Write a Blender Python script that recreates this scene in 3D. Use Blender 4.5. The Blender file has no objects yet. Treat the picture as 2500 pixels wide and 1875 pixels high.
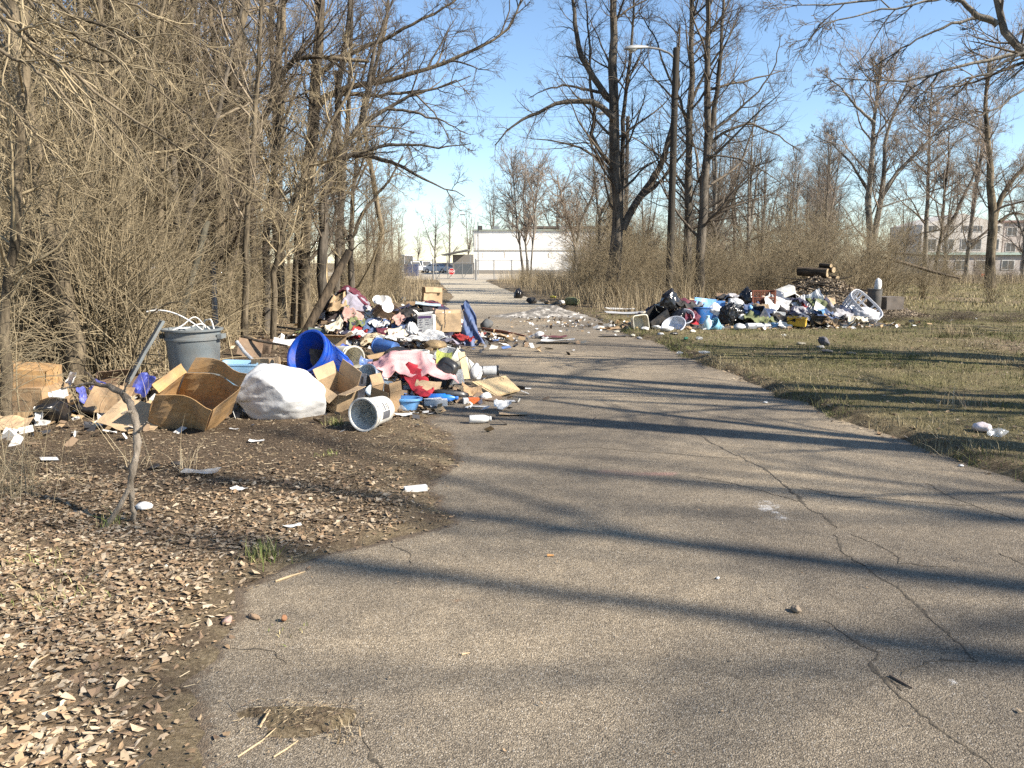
import bpy, math, random
import numpy as np
from mathutils import Vector, Matrix, Euler

scene = bpy.context.scene
# ---------------------------------------------------------------- camera
CAM_H, PITCH, FPX = 1.6, math.radians(8.6), 1962.0
cam_data = bpy.data.cameras.new("camera")
cam_data.sensor_width = 36.0
cam_data.lens = 36.0 * FPX / 2500.0
cam_data.clip_start = 0.05
cam_data.clip_end = 3000.0
camera = bpy.data.objects.new("camera", cam_data)
scene.collection.objects.link(camera)
camera.location = (0, 0, CAM_H)
camera.rotation_euler = (math.pi / 2 - PITCH, 0, 0)
scene.camera = camera
# ---------------------------------------------------------------- sky and sun
SUN_EL, SUN_BACK = math.radians(36), math.radians(24)
SUN_DIR = Vector((math.cos(SUN_EL) * math.cos(SUN_BACK), -math.cos(SUN_EL) * math.sin(SUN_BACK), math.sin(SUN_EL)))
world = bpy.data.worlds.new("World")
scene.world = world
world.use_nodes = True
wn = world.node_tree
sky = wn.nodes.new("ShaderNodeTexSky")
sky.sky_type = 'NISHITA'
sky.sun_disc = False
sky.sun_elevation = SUN_EL
sky.sun_rotation = math.atan2(SUN_DIR.x, SUN_DIR.y)
sky.air_density = 1.0
sky.dust_density = 0.08
sky.ozone_density = 3.4
wn.links.new(sky.outputs[0], wn.nodes["Background"].inputs[0])
wn.nodes["Background"].inputs[1].default_value = 0.092
sun_data = bpy.data.lights.new("sun", 'SUN')
sun_data.energy = 5.0
sun_data.angle = math.radians(0.55)
sun_data.color = (1.0, 0.925, 0.81)
sun = bpy.data.objects.new("sun", sun_data)
scene.collection.objects.link(sun)
sun.location = (30, -20, 40)
sun.rotation_euler = (-SUN_DIR).to_track_quat('-Z', 'Y').to_euler()
vs = scene.view_settings
vs.view_transform = 'Standard'
vs.look = 'None'
vs.exposure = 1.24
vs.gamma = 1.0
vs.use_curve_mapping = False
scene.cycles.max_bounces = 5
scene.cycles.diffuse_bounces = 3
scene.cycles.glossy_bounces = 2
scene.cycles.transmission_bounces = 4
scene.cycles.transparent_max_bounces = 6
scene.cycles.use_denoising = False

# ---------------------------------------------------------------- pixel <-> place helpers (photo measured at 2500 x 1875)
cp, sp = math.cos(PITCH), math.sin(PITCH)
def ray(u, v):
    rx, ry = (u - 1250.0) / FPX, -(v - 937.5) / FPX
    return (rx, cp + ry * sp, -sp + ry * cp)
def P(u, v, Y):
    d = ray(u, v); t = Y / d[1]
    return (d[0] * t, Y, CAM_H + d[2] * t)
def G(u, v, z=0.0):
    d = ray(u, v); t = (z - CAM_H) / d[2]
    return (d[0] * t, d[1] * t, z)
def XU(u, Y):                      # sideways metres of picture column u at depth Y near the ground
    return (u - 1250.0) / FPX * Y * 1.02
def norm(a):
    return a / np.maximum(np.linalg.norm(a, axis=-1, keepdims=True), 1e-9)

def _hash(ix, iy, seed):
    h = (ix.astype(np.int64) * 374761393 + iy.astype(np.int64) * 668265263 + seed * 974711) & 0x7fffffff
    h = ((h ^ (h >> 13)) * 1274126177) & 0x7fffffff
    return ((h ^ (h >> 16)) & 0xffff) / 65535.0
def vnoise(x, y, seed=0):
    x = np.asarray(x, float); y = np.asarray(y, float)
    ix, iy = np.floor(x), np.floor(y)
    fx, fy = x - ix, y - iy
    fx, fy = fx * fx * (3 - 2 * fx), fy * fy * (3 - 2 * fy)
    a = _hash(ix, iy, seed); b = _hash(ix + 1, iy, seed); c = _hash(ix, iy + 1, seed); d = _hash(ix + 1, iy + 1, seed)
    return (a * (1 - fx) + b * fx) * (1 - fy) + (c * (1 - fx) + d * fx) * fy
def fbm(x, y, scale=1.0, octaves=4, seed=0):
    s, amp, tot = 0.0, 1.0, 0.0
    for k in range(octaves):
        s = s + amp * vnoise(np.asarray(x) * scale + 17.3 * k, np.asarray(y) * scale - 9.1 * k, seed + k)
        tot += amp; amp *= 0.5; scale *= 2.03
    return s / tot                 # 0..1
def sstep(a, b, x):
    t = np.clip((np.asarray(x, float) - a) / (b - a), 0, 1)
    return t * t * (3 - 2 * t)

# ---------------------------------------------------------------- objects
COL = scene.collection
def tag(o, label=None, cat=None, group=None, kind=None):
    if label: o["label"] = label
    if cat: o["category"] = cat
    if group: o["group"] = group
    if kind: o["kind"] = kind
    return o
def empty(name, loc=(0, 0, 0), rot=(0, 0, 0)):
    o = bpy.data.objects.new(name, None)
    o.empty_display_size = 0.1
    COL.objects.link(o)
    o.location = loc; o.rotation_euler = rot
    return o
def mesh_np(name, V, F, smooth=False, col=None, attrs=None):
    """V (n,3), F list of arrays (m,k) of equal k per array"""
    me = bpy.data.meshes.new(name)
    V = np.ascontiguousarray(V, dtype=np.float32)
    if isinstance(F, np.ndarray): F = [F]
    F = [np.asarray(f, dtype=np.int32) for f in F if len(f)]
    me.vertices.add(len(V)); me.vertices.foreach_set("co", V.ravel())
    nl = sum(f.size for f in F); npoly = sum(len(f) for f in F)
    me.loops.add(nl); me.loops.foreach_set("vertex_index", np.concatenate([f.ravel() for f in F]))
    tot = np.concatenate([np.full(len(f), f.shape[1], np.int32) for f in F])
    start = np.concatenate([[0], np.cumsum(tot)[:-1]]).astype(np.int32)
    me.polygons.add(npoly)
    me.polygons.foreach_set("loop_start", start)
    me.polygons.foreach_set("loop_total", tot)
    me.polygons.foreach_set("use_smooth", np.full(npoly, bool(smooth)))
    me.update(calc_edges=True)
    if col is not None:
        a = me.color_attributes.new("tint", 'FLOAT_COLOR', 'POINT')
        c4 = np.ones((len(V), 4), np.float32); c4[:, :3] = col
        a.data.foreach_set("color", c4.ravel())
    for k, val in (attrs or {}).items():
        a = me.attributes.new(k, 'FLOAT', 'POINT')
        a.data.foreach_set("value", np.ascontiguousarray(val, np.float32))
    return me
def link(name, me, mat=None, parent=None, loc=None, rot=None):
    o = bpy.data.objects.new(name, me)
    COL.objects.link(o)
    if mat is not None:
        for m in (mat if isinstance(mat, (list, tuple)) else [mat]): me.materials.append(m)
    if parent is not None: o.parent = parent
    if loc is not None: o.location = loc
    if rot is not None: o.rotation_euler = rot
    return o
def copy_tree(o, parent=None):
    c = o.copy(); COL.objects.link(c); c.parent = parent
    for ch in o.children: copy_tree(ch, c)
    return c

# ---------------------------------------------------------------- materials
def new_mat(name):
    m = bpy.data.materials.new(name); m.use_nodes = True
    nt = m.node_tree
    return m, nt, nt.nodes["Principled BSDF"]
def N(nt, t, **kw):
    n = nt.nodes.new(t)
    for k, v in kw.items():
        if k.startswith("i_"):
            key = k[2:]; n.inputs[int(key) if key.isdigit() else key].default_value = v
        else: setattr(n, k, v)
    return n
def ramp(nt, stops):
    r = nt.nodes.new("ShaderNodeValToRGB")
    el = r.color_ramp.elements
    while len(el) < len(stops): el.new(0.5)
    for e, (p, c) in zip(el, stops):
        e.position = p
        e.color = (c[0], c[1], c[2], 1) if hasattr(c, '__len__') else (c, c, c, 1)
    return r
_MATS = {}
def M(col, rough=0.7, var=0.22, scale=9.0, bump=0.0, bscale=30.0, dirt=0.25, metal=0.0, spec=0.5, trans=0.0, alpha=1.0, coat=0.0, sub=0.0):
    """everyday stuff: a colour, faded and soiled unevenly"""
    key = (tuple(col), rough, var, scale, bump, bscale, dirt, metal, spec, trans, alpha, coat, sub)
    if key in _MATS: return _MATS[key]
    m, nt, b = new_mat("surface")
    L = nt.links.new
    tc = N(nt, "ShaderNodeTexCoord")
    n1 = N(nt, "ShaderNodeTexNoise", i_Scale=scale, i_Detail=5.0, i_Roughness=0.62)
    L(tc.outputs["Object"], n1.inputs["Vector"])
    r = ramp(nt, [(0.3, [c * (1 - var) for c in col]), (0.72, [min(c * (1 + var * 0.55), 0.95) for c in col])])
    L(n1.outputs[0], r.inputs[0])
    out = r.outputs[0]
    if dirt > 0:
        n2 = N(nt, "ShaderNodeTexNoise", i_Scale=scale * 0.9, i_Detail=8.0, i_Roughness=0.7)
        mp = N(nt, "ShaderNodeMapping"); mp.inputs[1].default_value = (3.1, 7.7, 1.3)
        L(tc.outputs["Object"], mp.inputs[0]); L(mp.outputs[0], n2.inputs["Vector"])
        r2 = ramp(nt, [(0.46, 0.0), (0.66, min(1.0, dirt * 1.6))])
        L(n2.outputs[0], r2.inputs[0])
        mx = N(nt, "ShaderNodeMixRGB"); mx.inputs[2].default_value = (0.20, 0.155, 0.11, 1)
        L(r2.outputs[0], mx.inputs[0]); L(out, mx.inputs[1]); out = mx.outputs[0]
    L(out, b.inputs["Base Color"])
    b.inputs["Roughness"].default_value = rough
    b.inputs["Metallic"].default_value = metal
    b.inputs["Specular IOR Level"].default_value = spec
    b.inputs["Transmission Weight"].default_value = trans
    b.inputs["Alpha"].default_value = alpha
    b.inputs["Coat Weight"].default_value = coat
    if bump > 0:
        n3 = N(nt, "ShaderNodeTexNoise", i_Scale=bscale, i_Detail=4.0)
        L(tc.outputs["Object"], n3.inputs["Vector"])
        bp = N(nt, "ShaderNodeBump", i_Strength=bump, i_Distance=0.02)
        L(n3.outputs[0], bp.inputs["Height"]); L(bp.outputs[0], b.inputs["Normal"])
    _MATS[key] = m
    return m
def tint_mat(name, rough=0.85, mul=1.0):
    m, nt, b = new_mat(name)
    a = N(nt, "ShaderNodeAttribute", attribute_name="tint")
    nt.links.new(a.outputs[0], b.inputs["Base Color"])
    b.inputs["Roughness"].default_value = rough
    b.inputs["Specular IOR Level"].default_value = 0.25
    return m
def bark(name, dark, light, scale=14.0):
    m, nt, b = new_mat(name)
    L = nt.links.new
    tc = N(nt, "ShaderNodeTexCoord")
    mp = N(nt, "ShaderNodeMapping"); mp.inputs[3].default_value = (1, 1, 0.18)
    L(tc.outputs["Object"], mp.inputs[0])
    n1 = N(nt, "ShaderNodeTexNoise", i_Scale=scale, i_Detail=6.0, i_Roughness=0.65)
    L(mp.outputs[0], n1.inputs["Vector"])
    n2 = N(nt, "ShaderNodeTexNoise", i_Scale=0.9, i_Detail=3.0)
    L(tc.outputs["Object"], n2.inputs["Vector"])
    ad = N(nt, "ShaderNodeMath", operation='ADD'); L(n1.outputs[0], ad.inputs[0]); L(n2.outputs[0], ad.inputs[1])
    r = ramp(nt, [(0.72, dark), (1.25 / 2 + 0.4, light)])
    mu = N(nt, "ShaderNodeMath", operation='MULTIPLY'); mu.inputs[1].default_value = 0.85
    L(ad.outputs[0], mu.inputs[0]); L(mu.outputs[0], r.inputs[0])
    L(r.outputs[0], b.inputs["Base Color"])
    b.inputs["Roughness"].default_value = 0.9
    b.inputs["Specular IOR Level"].default_value = 0.2
    bp = N(nt, "ShaderNodeBump", i_Strength=0.8, i_Distance=0.03)
    L(n1.outputs[0], bp.inputs["Height"]); L(bp.outputs[0], b.inputs["Normal"])
    return m

# ---------------------------------------------------------------- small mesh builder
class MB:
    def __init__(s): s.V, s.F, s.n = [], [], 0
    def add(s, V, F, mtx=None):
        V = np.asarray(V, float)
        if mtx is not None:
            m = np.array(mtx); V = V @ m[:3, :3].T + m[:3, 3]
        s.V.append(V)
        if isinstance(F, np.ndarray): F = [F]
        groups = {}
        for f in F:
            f = np.asarray(f, int)
            if f.ndim == 1: groups.setdefault(len(f), []).append(f[None])
            elif len(f): groups.setdefault(f.shape[1], []).append(f)
        for g in groups.values(): s.F.append(np.concatenate(g) + s.n)
        s.n += len(V); return s
    def box(s, c, d, mtx=None, taper=1.0):
        x, y, z = [k / 2 for k in d]
        V = np.array([[-x, -y, -z], [x, -y, -z], [x, y, -z], [-x, y, -z], [-x * taper, -y * taper, z], [x * taper, -y * taper, z], [x * taper, y * taper, z], [-x * taper, y * taper, z]]) + np.array(c)
        return s.add(V, np.array([[0, 3, 2, 1], [4, 5, 6, 7], [0, 1, 5, 4], [1, 2, 6, 5], [2, 3, 7, 6], [3, 0, 4, 7]]), mtx)
    def sheet(s, w, h, nx=8, ny=8, t=0.004, fn=None, mtx=None, warp=None):
        x, y = np.meshgrid(np.linspace(-w / 2, w / 2, nx + 1), np.linspace(-h / 2, h / 2, ny + 1))
        x, y = x.ravel(), y.ravel()
        z = fn(x, y) if fn else np.zeros_like(x)
        X, Y = warp(x, y) if warp else (x, y)
        top = np.stack([X, Y, z + t], 1); bot = np.stack([X, Y, z], 1)
        n = len(x)
        i = (np.arange(ny)[:, None] * (nx + 1) + np.arange(nx)[None]).ravel()
        q = np.stack([i, i + 1, i + nx + 2, i + nx + 1], 1)
        F = [q, q[:, ::-1] + n]
        b = list(range(nx)) + [(nx + 1) * k + nx for k in range(ny)] + [(nx + 1) * ny + nx - k for k in range(nx)] + [(nx + 1) * (ny - k) for k in range(ny)]
        b = np.array(b); b2 = np.roll(b, -1)
        F.append(np.stack([b, b + n, b2 + n, b2], 1))
        return s.add(np.concatenate([top, bot]), F, mtx)
    def lathe(s, prof, seg=28, sx=1.0, sy=1.0, sq=2.0, mtx=None, wob=0.0, cap=True, seed=0):
        a = np.linspace(0, 2 * np.pi, seg, endpoint=False)
        c, d = np.cos(a), np.sin(a)
        ex = 2.0 / sq
        cx, cy = np.sign(c) * np.abs(c) ** ex * sx, np.sign(d) * np.abs(d) ** ex * sy
        V = []
        for k, (r, z) in enumerate(prof):
            rr = r * (1 + wob * np.sin(2 * a + seed + 0.25 * k) + wob * 0.5 * np.sin(3 * a + seed * 2))
            V.append(np.stack([cx * rr, cy * rr, np.full(seg, z)], 1))
        V = np.concatenate(V)
        i = np.arange(seg); j = (i + 1) % seg
        F = [np.concatenate([np.stack([k * seg + i, k * seg + j, (k + 1) * seg + j, (k + 1) * seg + i], 1) for k in range(len(prof) - 1)])]
        if cap:
            V = np.concatenate([V, [[0, 0, prof[0][1]], [0, 0, prof[-1][1]]]])
            m = len(prof) * seg
            F.append(np.stack([np.full(seg, m), j, i], 1))
            F.append(np.stack([np.full(seg, m + 1), (len(prof) - 1) * seg + i, (len(prof) - 1) * seg + j], 1))
        return s.add(V, F, mtx)
    def tube(s, pts, r, k=6, mtx=None):
        pts = np.asarray(pts, float)
        rr = np.full(len(pts), r) if np.isscalar(r) else np.asarray(r, float)
        V, q = tubes(pts[None], rr[None], k)
        n = len(pts)
        F = [q, np.arange(k)[None, ::-1], (np.arange(k) + (n - 1) * k)[None]]
        return s.add(V, F, mtx)
    def build(s, name, mat, parent=None, smooth=False, loc=None, rot=None):
        byk = {}
        for f in s.F: byk.setdefault(f.shape[1], []).append(f)
        me = mesh_np(name, np.concatenate(s.V), [np.concatenate(v) for v in byk.values()])
        if smooth:
            me.polygons.foreach_set("use_smooth", np.ones(len(me.polygons), bool))
            try: me.set_sharp_from_angle(angle=math.radians(42))
            except Exception: pass
        return link(name, me, mat, parent, loc, rot)
def tubes(Pt, R, k):
    Mn, Nn, _ = Pt.shape
    T = norm(np.gradient(Pt, axis=1)) if Nn > 2 else norm(np.repeat(Pt[:, 1:] - Pt[:, :1], 2, axis=1))
    mt = T.mean(1)
    a = np.where(np.abs(mt[:, 2:3]) < 0.75, np.array([[0, 0, 1.0]]), np.array([[1.0, 0.13, 0]]))
    B = norm(np.cross(T, a[:, None, :])); C = np.cross(T, B)
    th = np.linspace(0, 2 * np.pi, k, endpoint=False)
    V = Pt[:, :, None, :] + R[:, :, None, None] * (np.cos(th)[None, None, :, None] * B[:, :, None, :] + np.sin(th)[None, None, :, None] * C[:, :, None, :])
    m = (np.arange(Mn) * Nn * k)[:, None, None]; n = (np.arange(Nn - 1) * k)[None, :, None]
    j = np.arange(k)[None, None, :]; j2 = (j + 1) % k
    q = np.stack([m + n + j, m + n + j2, m + n + k + j2, m + n + k + j], -1).reshape(-1, 4)
    return V.reshape(-1, 3), q
def RX(a): return Matrix.Rotation(a, 4, 'X')
def RY(a): return Matrix.Rotation(a, 4, 'Y')
def RZ(a): return Matrix.Rotation(a, 4, 'Z')
def TR(x, y, z): return Matrix.Translation((x, y, z))
def lean_to(o, loc, yaw, rx, ry):      # yaw in degrees, then tips towards the viewer (rx) and to the right (ry)
    o.rotation_euler = (RX(math.radians(rx)) @ RY(math.radians(ry)) @ RZ(math.radians(yaw))).to_euler(); o.location = loc; return o
# ================================================================ ground, road, yard
rng = np.random.default_rng(7)
LEDGE = [(-40, -2.2), (0.5, -1.45), (2.38, -1.0), (2.84, -1.26), (3.05, -1.32), (3.48, -1.39), (3.79, -1.44), (4.01, -1.23), (4.33, -0.95), (4.62, -0.6), (4.81, -0.41), (5.14, -0.48), (5.46, -0.59), (5.77, -0.6), (6.32, -0.45), (6.67, -0.43), (7.28, -0.65), (8.17, -0.87), (9.46, -0.86), (12, -1.7), (15, -1.9), (19, -2.2), (24, -2.4), (38, -2.8), (53, -4.5), (72, -6.6), (90, -8)]
REDGE = [(-40, 3.2), (1.0, 3.9), (5.39, 3.83), (5.77, 3.78), (6.17, 3.7), (7.59, 3.49), (8.7, 3.38), (10.17, 3.22), (11.96, 3.15), (13.76, 2.98), (16.0, 3.0), (17.5, 2.7), (20, 2.6), (23, 2.4), (27, 2.0), (30, 1.7), (36, 0.9), (44, 0.0), (53, -0.8), (70, -2.3), (90, -2.4)]
def xl(y): return np.interp(y, *zip(*LEDGE))
def xr(y): return np.interp(y, *zip(*REDGE))
def edge_d(x, y):
    x = np.asarray(x, float); y = np.asarray(y, float)
    dl, dr = xl(y) - x, x - xr(y)
    nl = (fbm(x, y, 2.4, 4, 3) - 0.5) * 0.34; nr = (fbm(x, y, 2.2, 4, 5) - 0.5) * 0.32
    return dl + nl, dr + nr
def in_yard(x, y):
    return sstep(74, 76, y) * sstep(-32, -30, x) * (1 - sstep(9, 11, x))
def gz(x, y):
    x = np.asarray(x, float); y = np.asarray(y, float)
    dl, dr = edge_d(x, y)
    hl = np.clip(dl * 0.16, -0.05, 0.035) + sstep(0, 4, dl) * ((fbm(x, y, 0.5, 3, 11) - 0.45) * 0.25)
    hr = np.clip(dr * 0.55, -0.05, 0.075) + sstep(0, 5, dr) * ((fbm(x, y, 0.45, 3, 12) - 0.45) * 0.28) * (1 - 0.5 * sstep(25, 60, y))
    # a soil tongue and a tuft island lying on the asphalt
    isl = 0.028 - 0.20 * np.maximum(np.hypot((x + 0.74) / 0.30, (y - 2.62) / 0.15) - 0.55 + (fbm(x, y, 7, 3, 21) - 0.5) * 0.9, 0)
    h = np.maximum(np.maximum(hl, hr), np.clip(isl, -0.05, 0.02))
    h = h + np.where(h > -0.04, (fbm(x, y, 9, 3, 14) - 0.5) * 0.022, 0)
    return h * (1 - in_yard(x, y)) - 0.05 * in_yard(x, y)
def axis(dense0, dense1, step, lo, hi, growth=1.06):
    a = list(np.arange(dense0, dense1, step)); s = step
    v = a[-1]
    while v < hi: s *= growth; v += s; a.append(v)
    s, v = step, a[0]; pre = []
    while v > lo: s *= growth; v -= s; pre.append(v)
    return np.array(pre[::-1] + a)
ax = axis(-4.0, 5.5, 0.06, -900, 900, 1.065)
ay = axis(1.7, 11.0, 0.065, -300, 1500, 1.06)
gx, gy = np.meshgrid(ax, ay)
zz = gz(gx, gy)
nx, ny = len(ax), len(ay)
i = (np.arange(ny - 1)[:, None] * nx + np.arange(nx - 1)[None]).ravel()
quads = np.stack([i, i + 1, i + nx + 1, i + nx], 1)
dl, dr = edge_d(gx, gy)
lawn = sstep(-0.1, 0.5, dr) * (1 - sstep(60, 110, gy)) * sstep(0.35, 0.55, fbm(gx, gy, 0.35, 3, 31) + 0.14)
lawn = np.where(gy > 23 - (gx - 3) * 0.05, lawn * sstep(9, 12, gx), lawn)
litter = sstep(-0.3, 1.2, dl) * (1 - sstep(14, 22, gy))
gm = mesh_np("ground", np.stack([gx.ravel(), gy.ravel(), zz.ravel()], 1), quads, True, attrs={"lawn": lawn.ravel(), "litter": litter.ravel(), "leafy": (sstep(-.05, .5, dl) * (1 - sstep(3.9, 6.4, gy + 1.2 * (fbm(gx, gy, 1.3, 3, 33) - .5)))).ravel()})
def ground_mat():
    m, nt, b = new_mat("soil_and_turf"); L = nt.links.new
    geo = N(nt, "ShaderNodeNewGeometry")
    def nz(s, d=6.0, r=0.65):
        n = N(nt, "ShaderNodeTexNoise", i_Scale=s, i_Detail=d, i_Roughness=r); L(geo.outputs["Position"], n.inputs["Vector"]); return n.outputs[0]
    fine, mid, big = nz(55.0, 6, 0.75), nz(4.0), nz(0.6, 4)
    soil = ramp(nt, [(0.30, (0.035, 0.025, 0.016)), (0.50, (0.095, 0.068, 0.044)), (0.64, (0.20, 0.15, 0.10)), (0.8, (0.34, 0.27, 0.19))]); L(fine, soil.inputs[0])
    dry = ramp(nt, [(0.3, (0.11, 0.085, 0.05)), (0.5, (0.22, 0.17, 0.10)), (0.72, (0.36, 0.29, 0.19))]); L(fine, dry.inputs[0])
    turf = ramp(nt, [(0.28, (0.05, 0.048, 0.02)), (0.48, (0.12, 0.105, 0.045)), (0.62, (0.21, 0.17, 0.085)), (0.8, (0.34, 0.275, 0.165))]); L(fine, turf.inputs[0])
    la = N(nt, "ShaderNodeAttribute", attribute_name="lawn"); li = N(nt, "ShaderNodeAttribute", attribute_name="litter")
    pm = ramp(nt, [(0.40, 0.0), (0.60, 1.0)]); L(mid, pm.inputs[0])
    m1 = N(nt, "ShaderNodeMixRGB"); L(pm.outputs[0], m1.inputs[0]); L(dry.outputs[0], m1.inputs[1]); L(soil.outputs[0], m1.inputs[2])
    m2 = N(nt, "ShaderNodeMixRGB"); L(li.outputs["Fac"], m2.inputs[0]); L(m1.outputs[0], m2.inputs[1]); L(soil.outputs[0], m2.inputs[2])
    lf = N(nt, "ShaderNodeAttribute", attribute_name="leafy"); mat_ = ramp(nt, [(0.28, (0.06, 0.04, 0.025)), (0.46, (0.17, 0.12, 0.073)), (0.6, (0.29, 0.215, 0.135)), (0.78, (0.42, 0.33, 0.225))]); L(nz(38.0, 7, .8), mat_.inputs[0])
    m2b = N(nt, "ShaderNodeMixRGB"); L(lf.outputs["Fac"], m2b.inputs[0]); L(m2.outputs[0], m2b.inputs[1]); L(mat_.outputs[0], m2b.inputs[2]); m2 = m2b
    bm = ramp(nt, [(0.35, 0.45), (0.6, 1.0)]); L(big, bm.inputs[0])
    mm = N(nt, "ShaderNodeMath", operation='MULTIPLY'); L(bm.outputs[0], mm.inputs[0]); L(la.outputs["Fac"], mm.inputs[1])
    m3 = N(nt, "ShaderNodeMixRGB"); L(mm.outputs[0], m3.inputs[0]); L(m2.outputs[0], m3.inputs[1]); L(turf.outputs[0], m3.inputs[2])
    L(m3.outputs[0], b.inputs["Base Color"]); b.inputs["Roughness"].default_value = 0.95; b.inputs["Specular IOR Level"].default_value = 0.15
    bp = N(nt, "ShaderNodeBump", i_Strength=0.9, i_Distance=0.03); L(fine, bp.inputs["Height"]); L(bp.outputs[0], b.inputs["Normal"])
    return m
ground = link("ground", gm, ground_mat()); tag(ground, "bare soil, leaf litter and winter turf either side of the road", kind="structure")

# ---- road
ry = axis(1.4, 13.0, 0.075, -40, 76, 1.05)
ry = ry[ry < 78]
rows = []
NX = 90
for y in ry:
    rows.append(np.stack([np.linspace(xl(y) - 0.9, xr(y) + 0.6, NX), np.full(NX, y)], 1))
rp = np.concatenate(rows)
def seg_d(p, a, b):
    a, b = np.array(a), np.array(b); ab = b - a
    t = np.clip(((p - a) @ ab) / (ab @ ab), 0, 1)
    return np.linalg.norm(p - a - t[:, None] * ab, axis=1)
def gpt(u, v): q = G(u, v); return (q[0], q[1])
spill = np.zeros(len(rp))
for (u, v, w, s) in [(1880, 1240, 0.16, 1.0), (1900, 1262, 0.12, .9), (2155, 1130, 0.16, .55), (2230, 1165, 0.18, .5), (2300, 1200, .15, .5), (2420, 1225, .12, .45), (1900, 1015, .3, .6), (1830, 985, .3, .5), (1960, 1035, .25, .6),
                     (1740, 1215, .10, .5), (2265, 1612, .04, 1), (2330, 1662, .035, 1), (2295, 1685, .03, 1), (1975, 1520, .03, 1), (1690, 1030, .3, .35), (1990, 1370, .12, .4), (1640, 930, .4, .5), (1560, 900, .5, .4), (1500, 870, .6, .4), (1700, 900, .4, .35)]:
    q = np.array(gpt(u, v)); spill = np.maximum(spill, s * np.exp(-((rp - q) ** 2 @ np.array([1, 0.35])) / w ** 2))
for a, b, w, s in [((1300, 770), (1560, 800), .8, .55), ((1200, 770), (1450, 775), .9, .8), ((1250, 800), (1560, 830), .5, .35), ((1400, 850), (1650, 880), .5, .3)]:
    spill = np.maximum(spill, s * np.exp(-(seg_d(rp, gpt(*a), gpt(*b)) / w) ** 2))
pink = 0.55 * np.exp(-(seg_d(rp, gpt(1465, 1153), gpt(1635, 1157)) / 0.03) ** 2)
rust = np.zeros(len(rp))
for (u, v, w) in [(1335, 1780, .05), (2030, 1742, .04), (1180, 830 + 5, .5), (1010, 1240, .06), (1120, 1465, .03)]:
    q = np.array(gpt(u, v)); rust = np.maximum(rust, np.exp(-((rp - q) ** 2).sum(1) / w ** 2))
ash = np.maximum(0.9 * np.exp(-(seg_d(rp, gpt(1260, 775), gpt(1430, 778)) / 1.0) ** 2), 0.6 * np.exp(-(seg_d(rp, gpt(1230, 800), gpt(1480, 800)) / 1.5) ** 2))
dust = sstep(22, 34, rp[:, 1])
dl, dr = edge_d(rp[:, 0], rp[:, 1])
soilm = np.clip(np.exp(-np.maximum(-dl, 0) / 0.13), 0, 1) * .85 + np.clip(np.exp(-np.maximum(-dr, 0) / 0.07), 0, 1) * .6
wear = fbm(rp[:, 0], rp[:, 1], 0.5, 4, 61)
k = len(ry); i = (np.arange(k - 1)[:, None] * NX + np.arange(NX - 1)[None]).ravel()
rq = np.stack([i, i + 1, i + NX + 1, i + NX], 1)
road_me = mesh_np("road", np.column_stack([rp, np.zeros(len(rp))]), rq, True, attrs=dict(spill=spill, pink=pink, rust=rust, ash=ash, dust=dust, soil=soilm, wear=wear))
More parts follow.
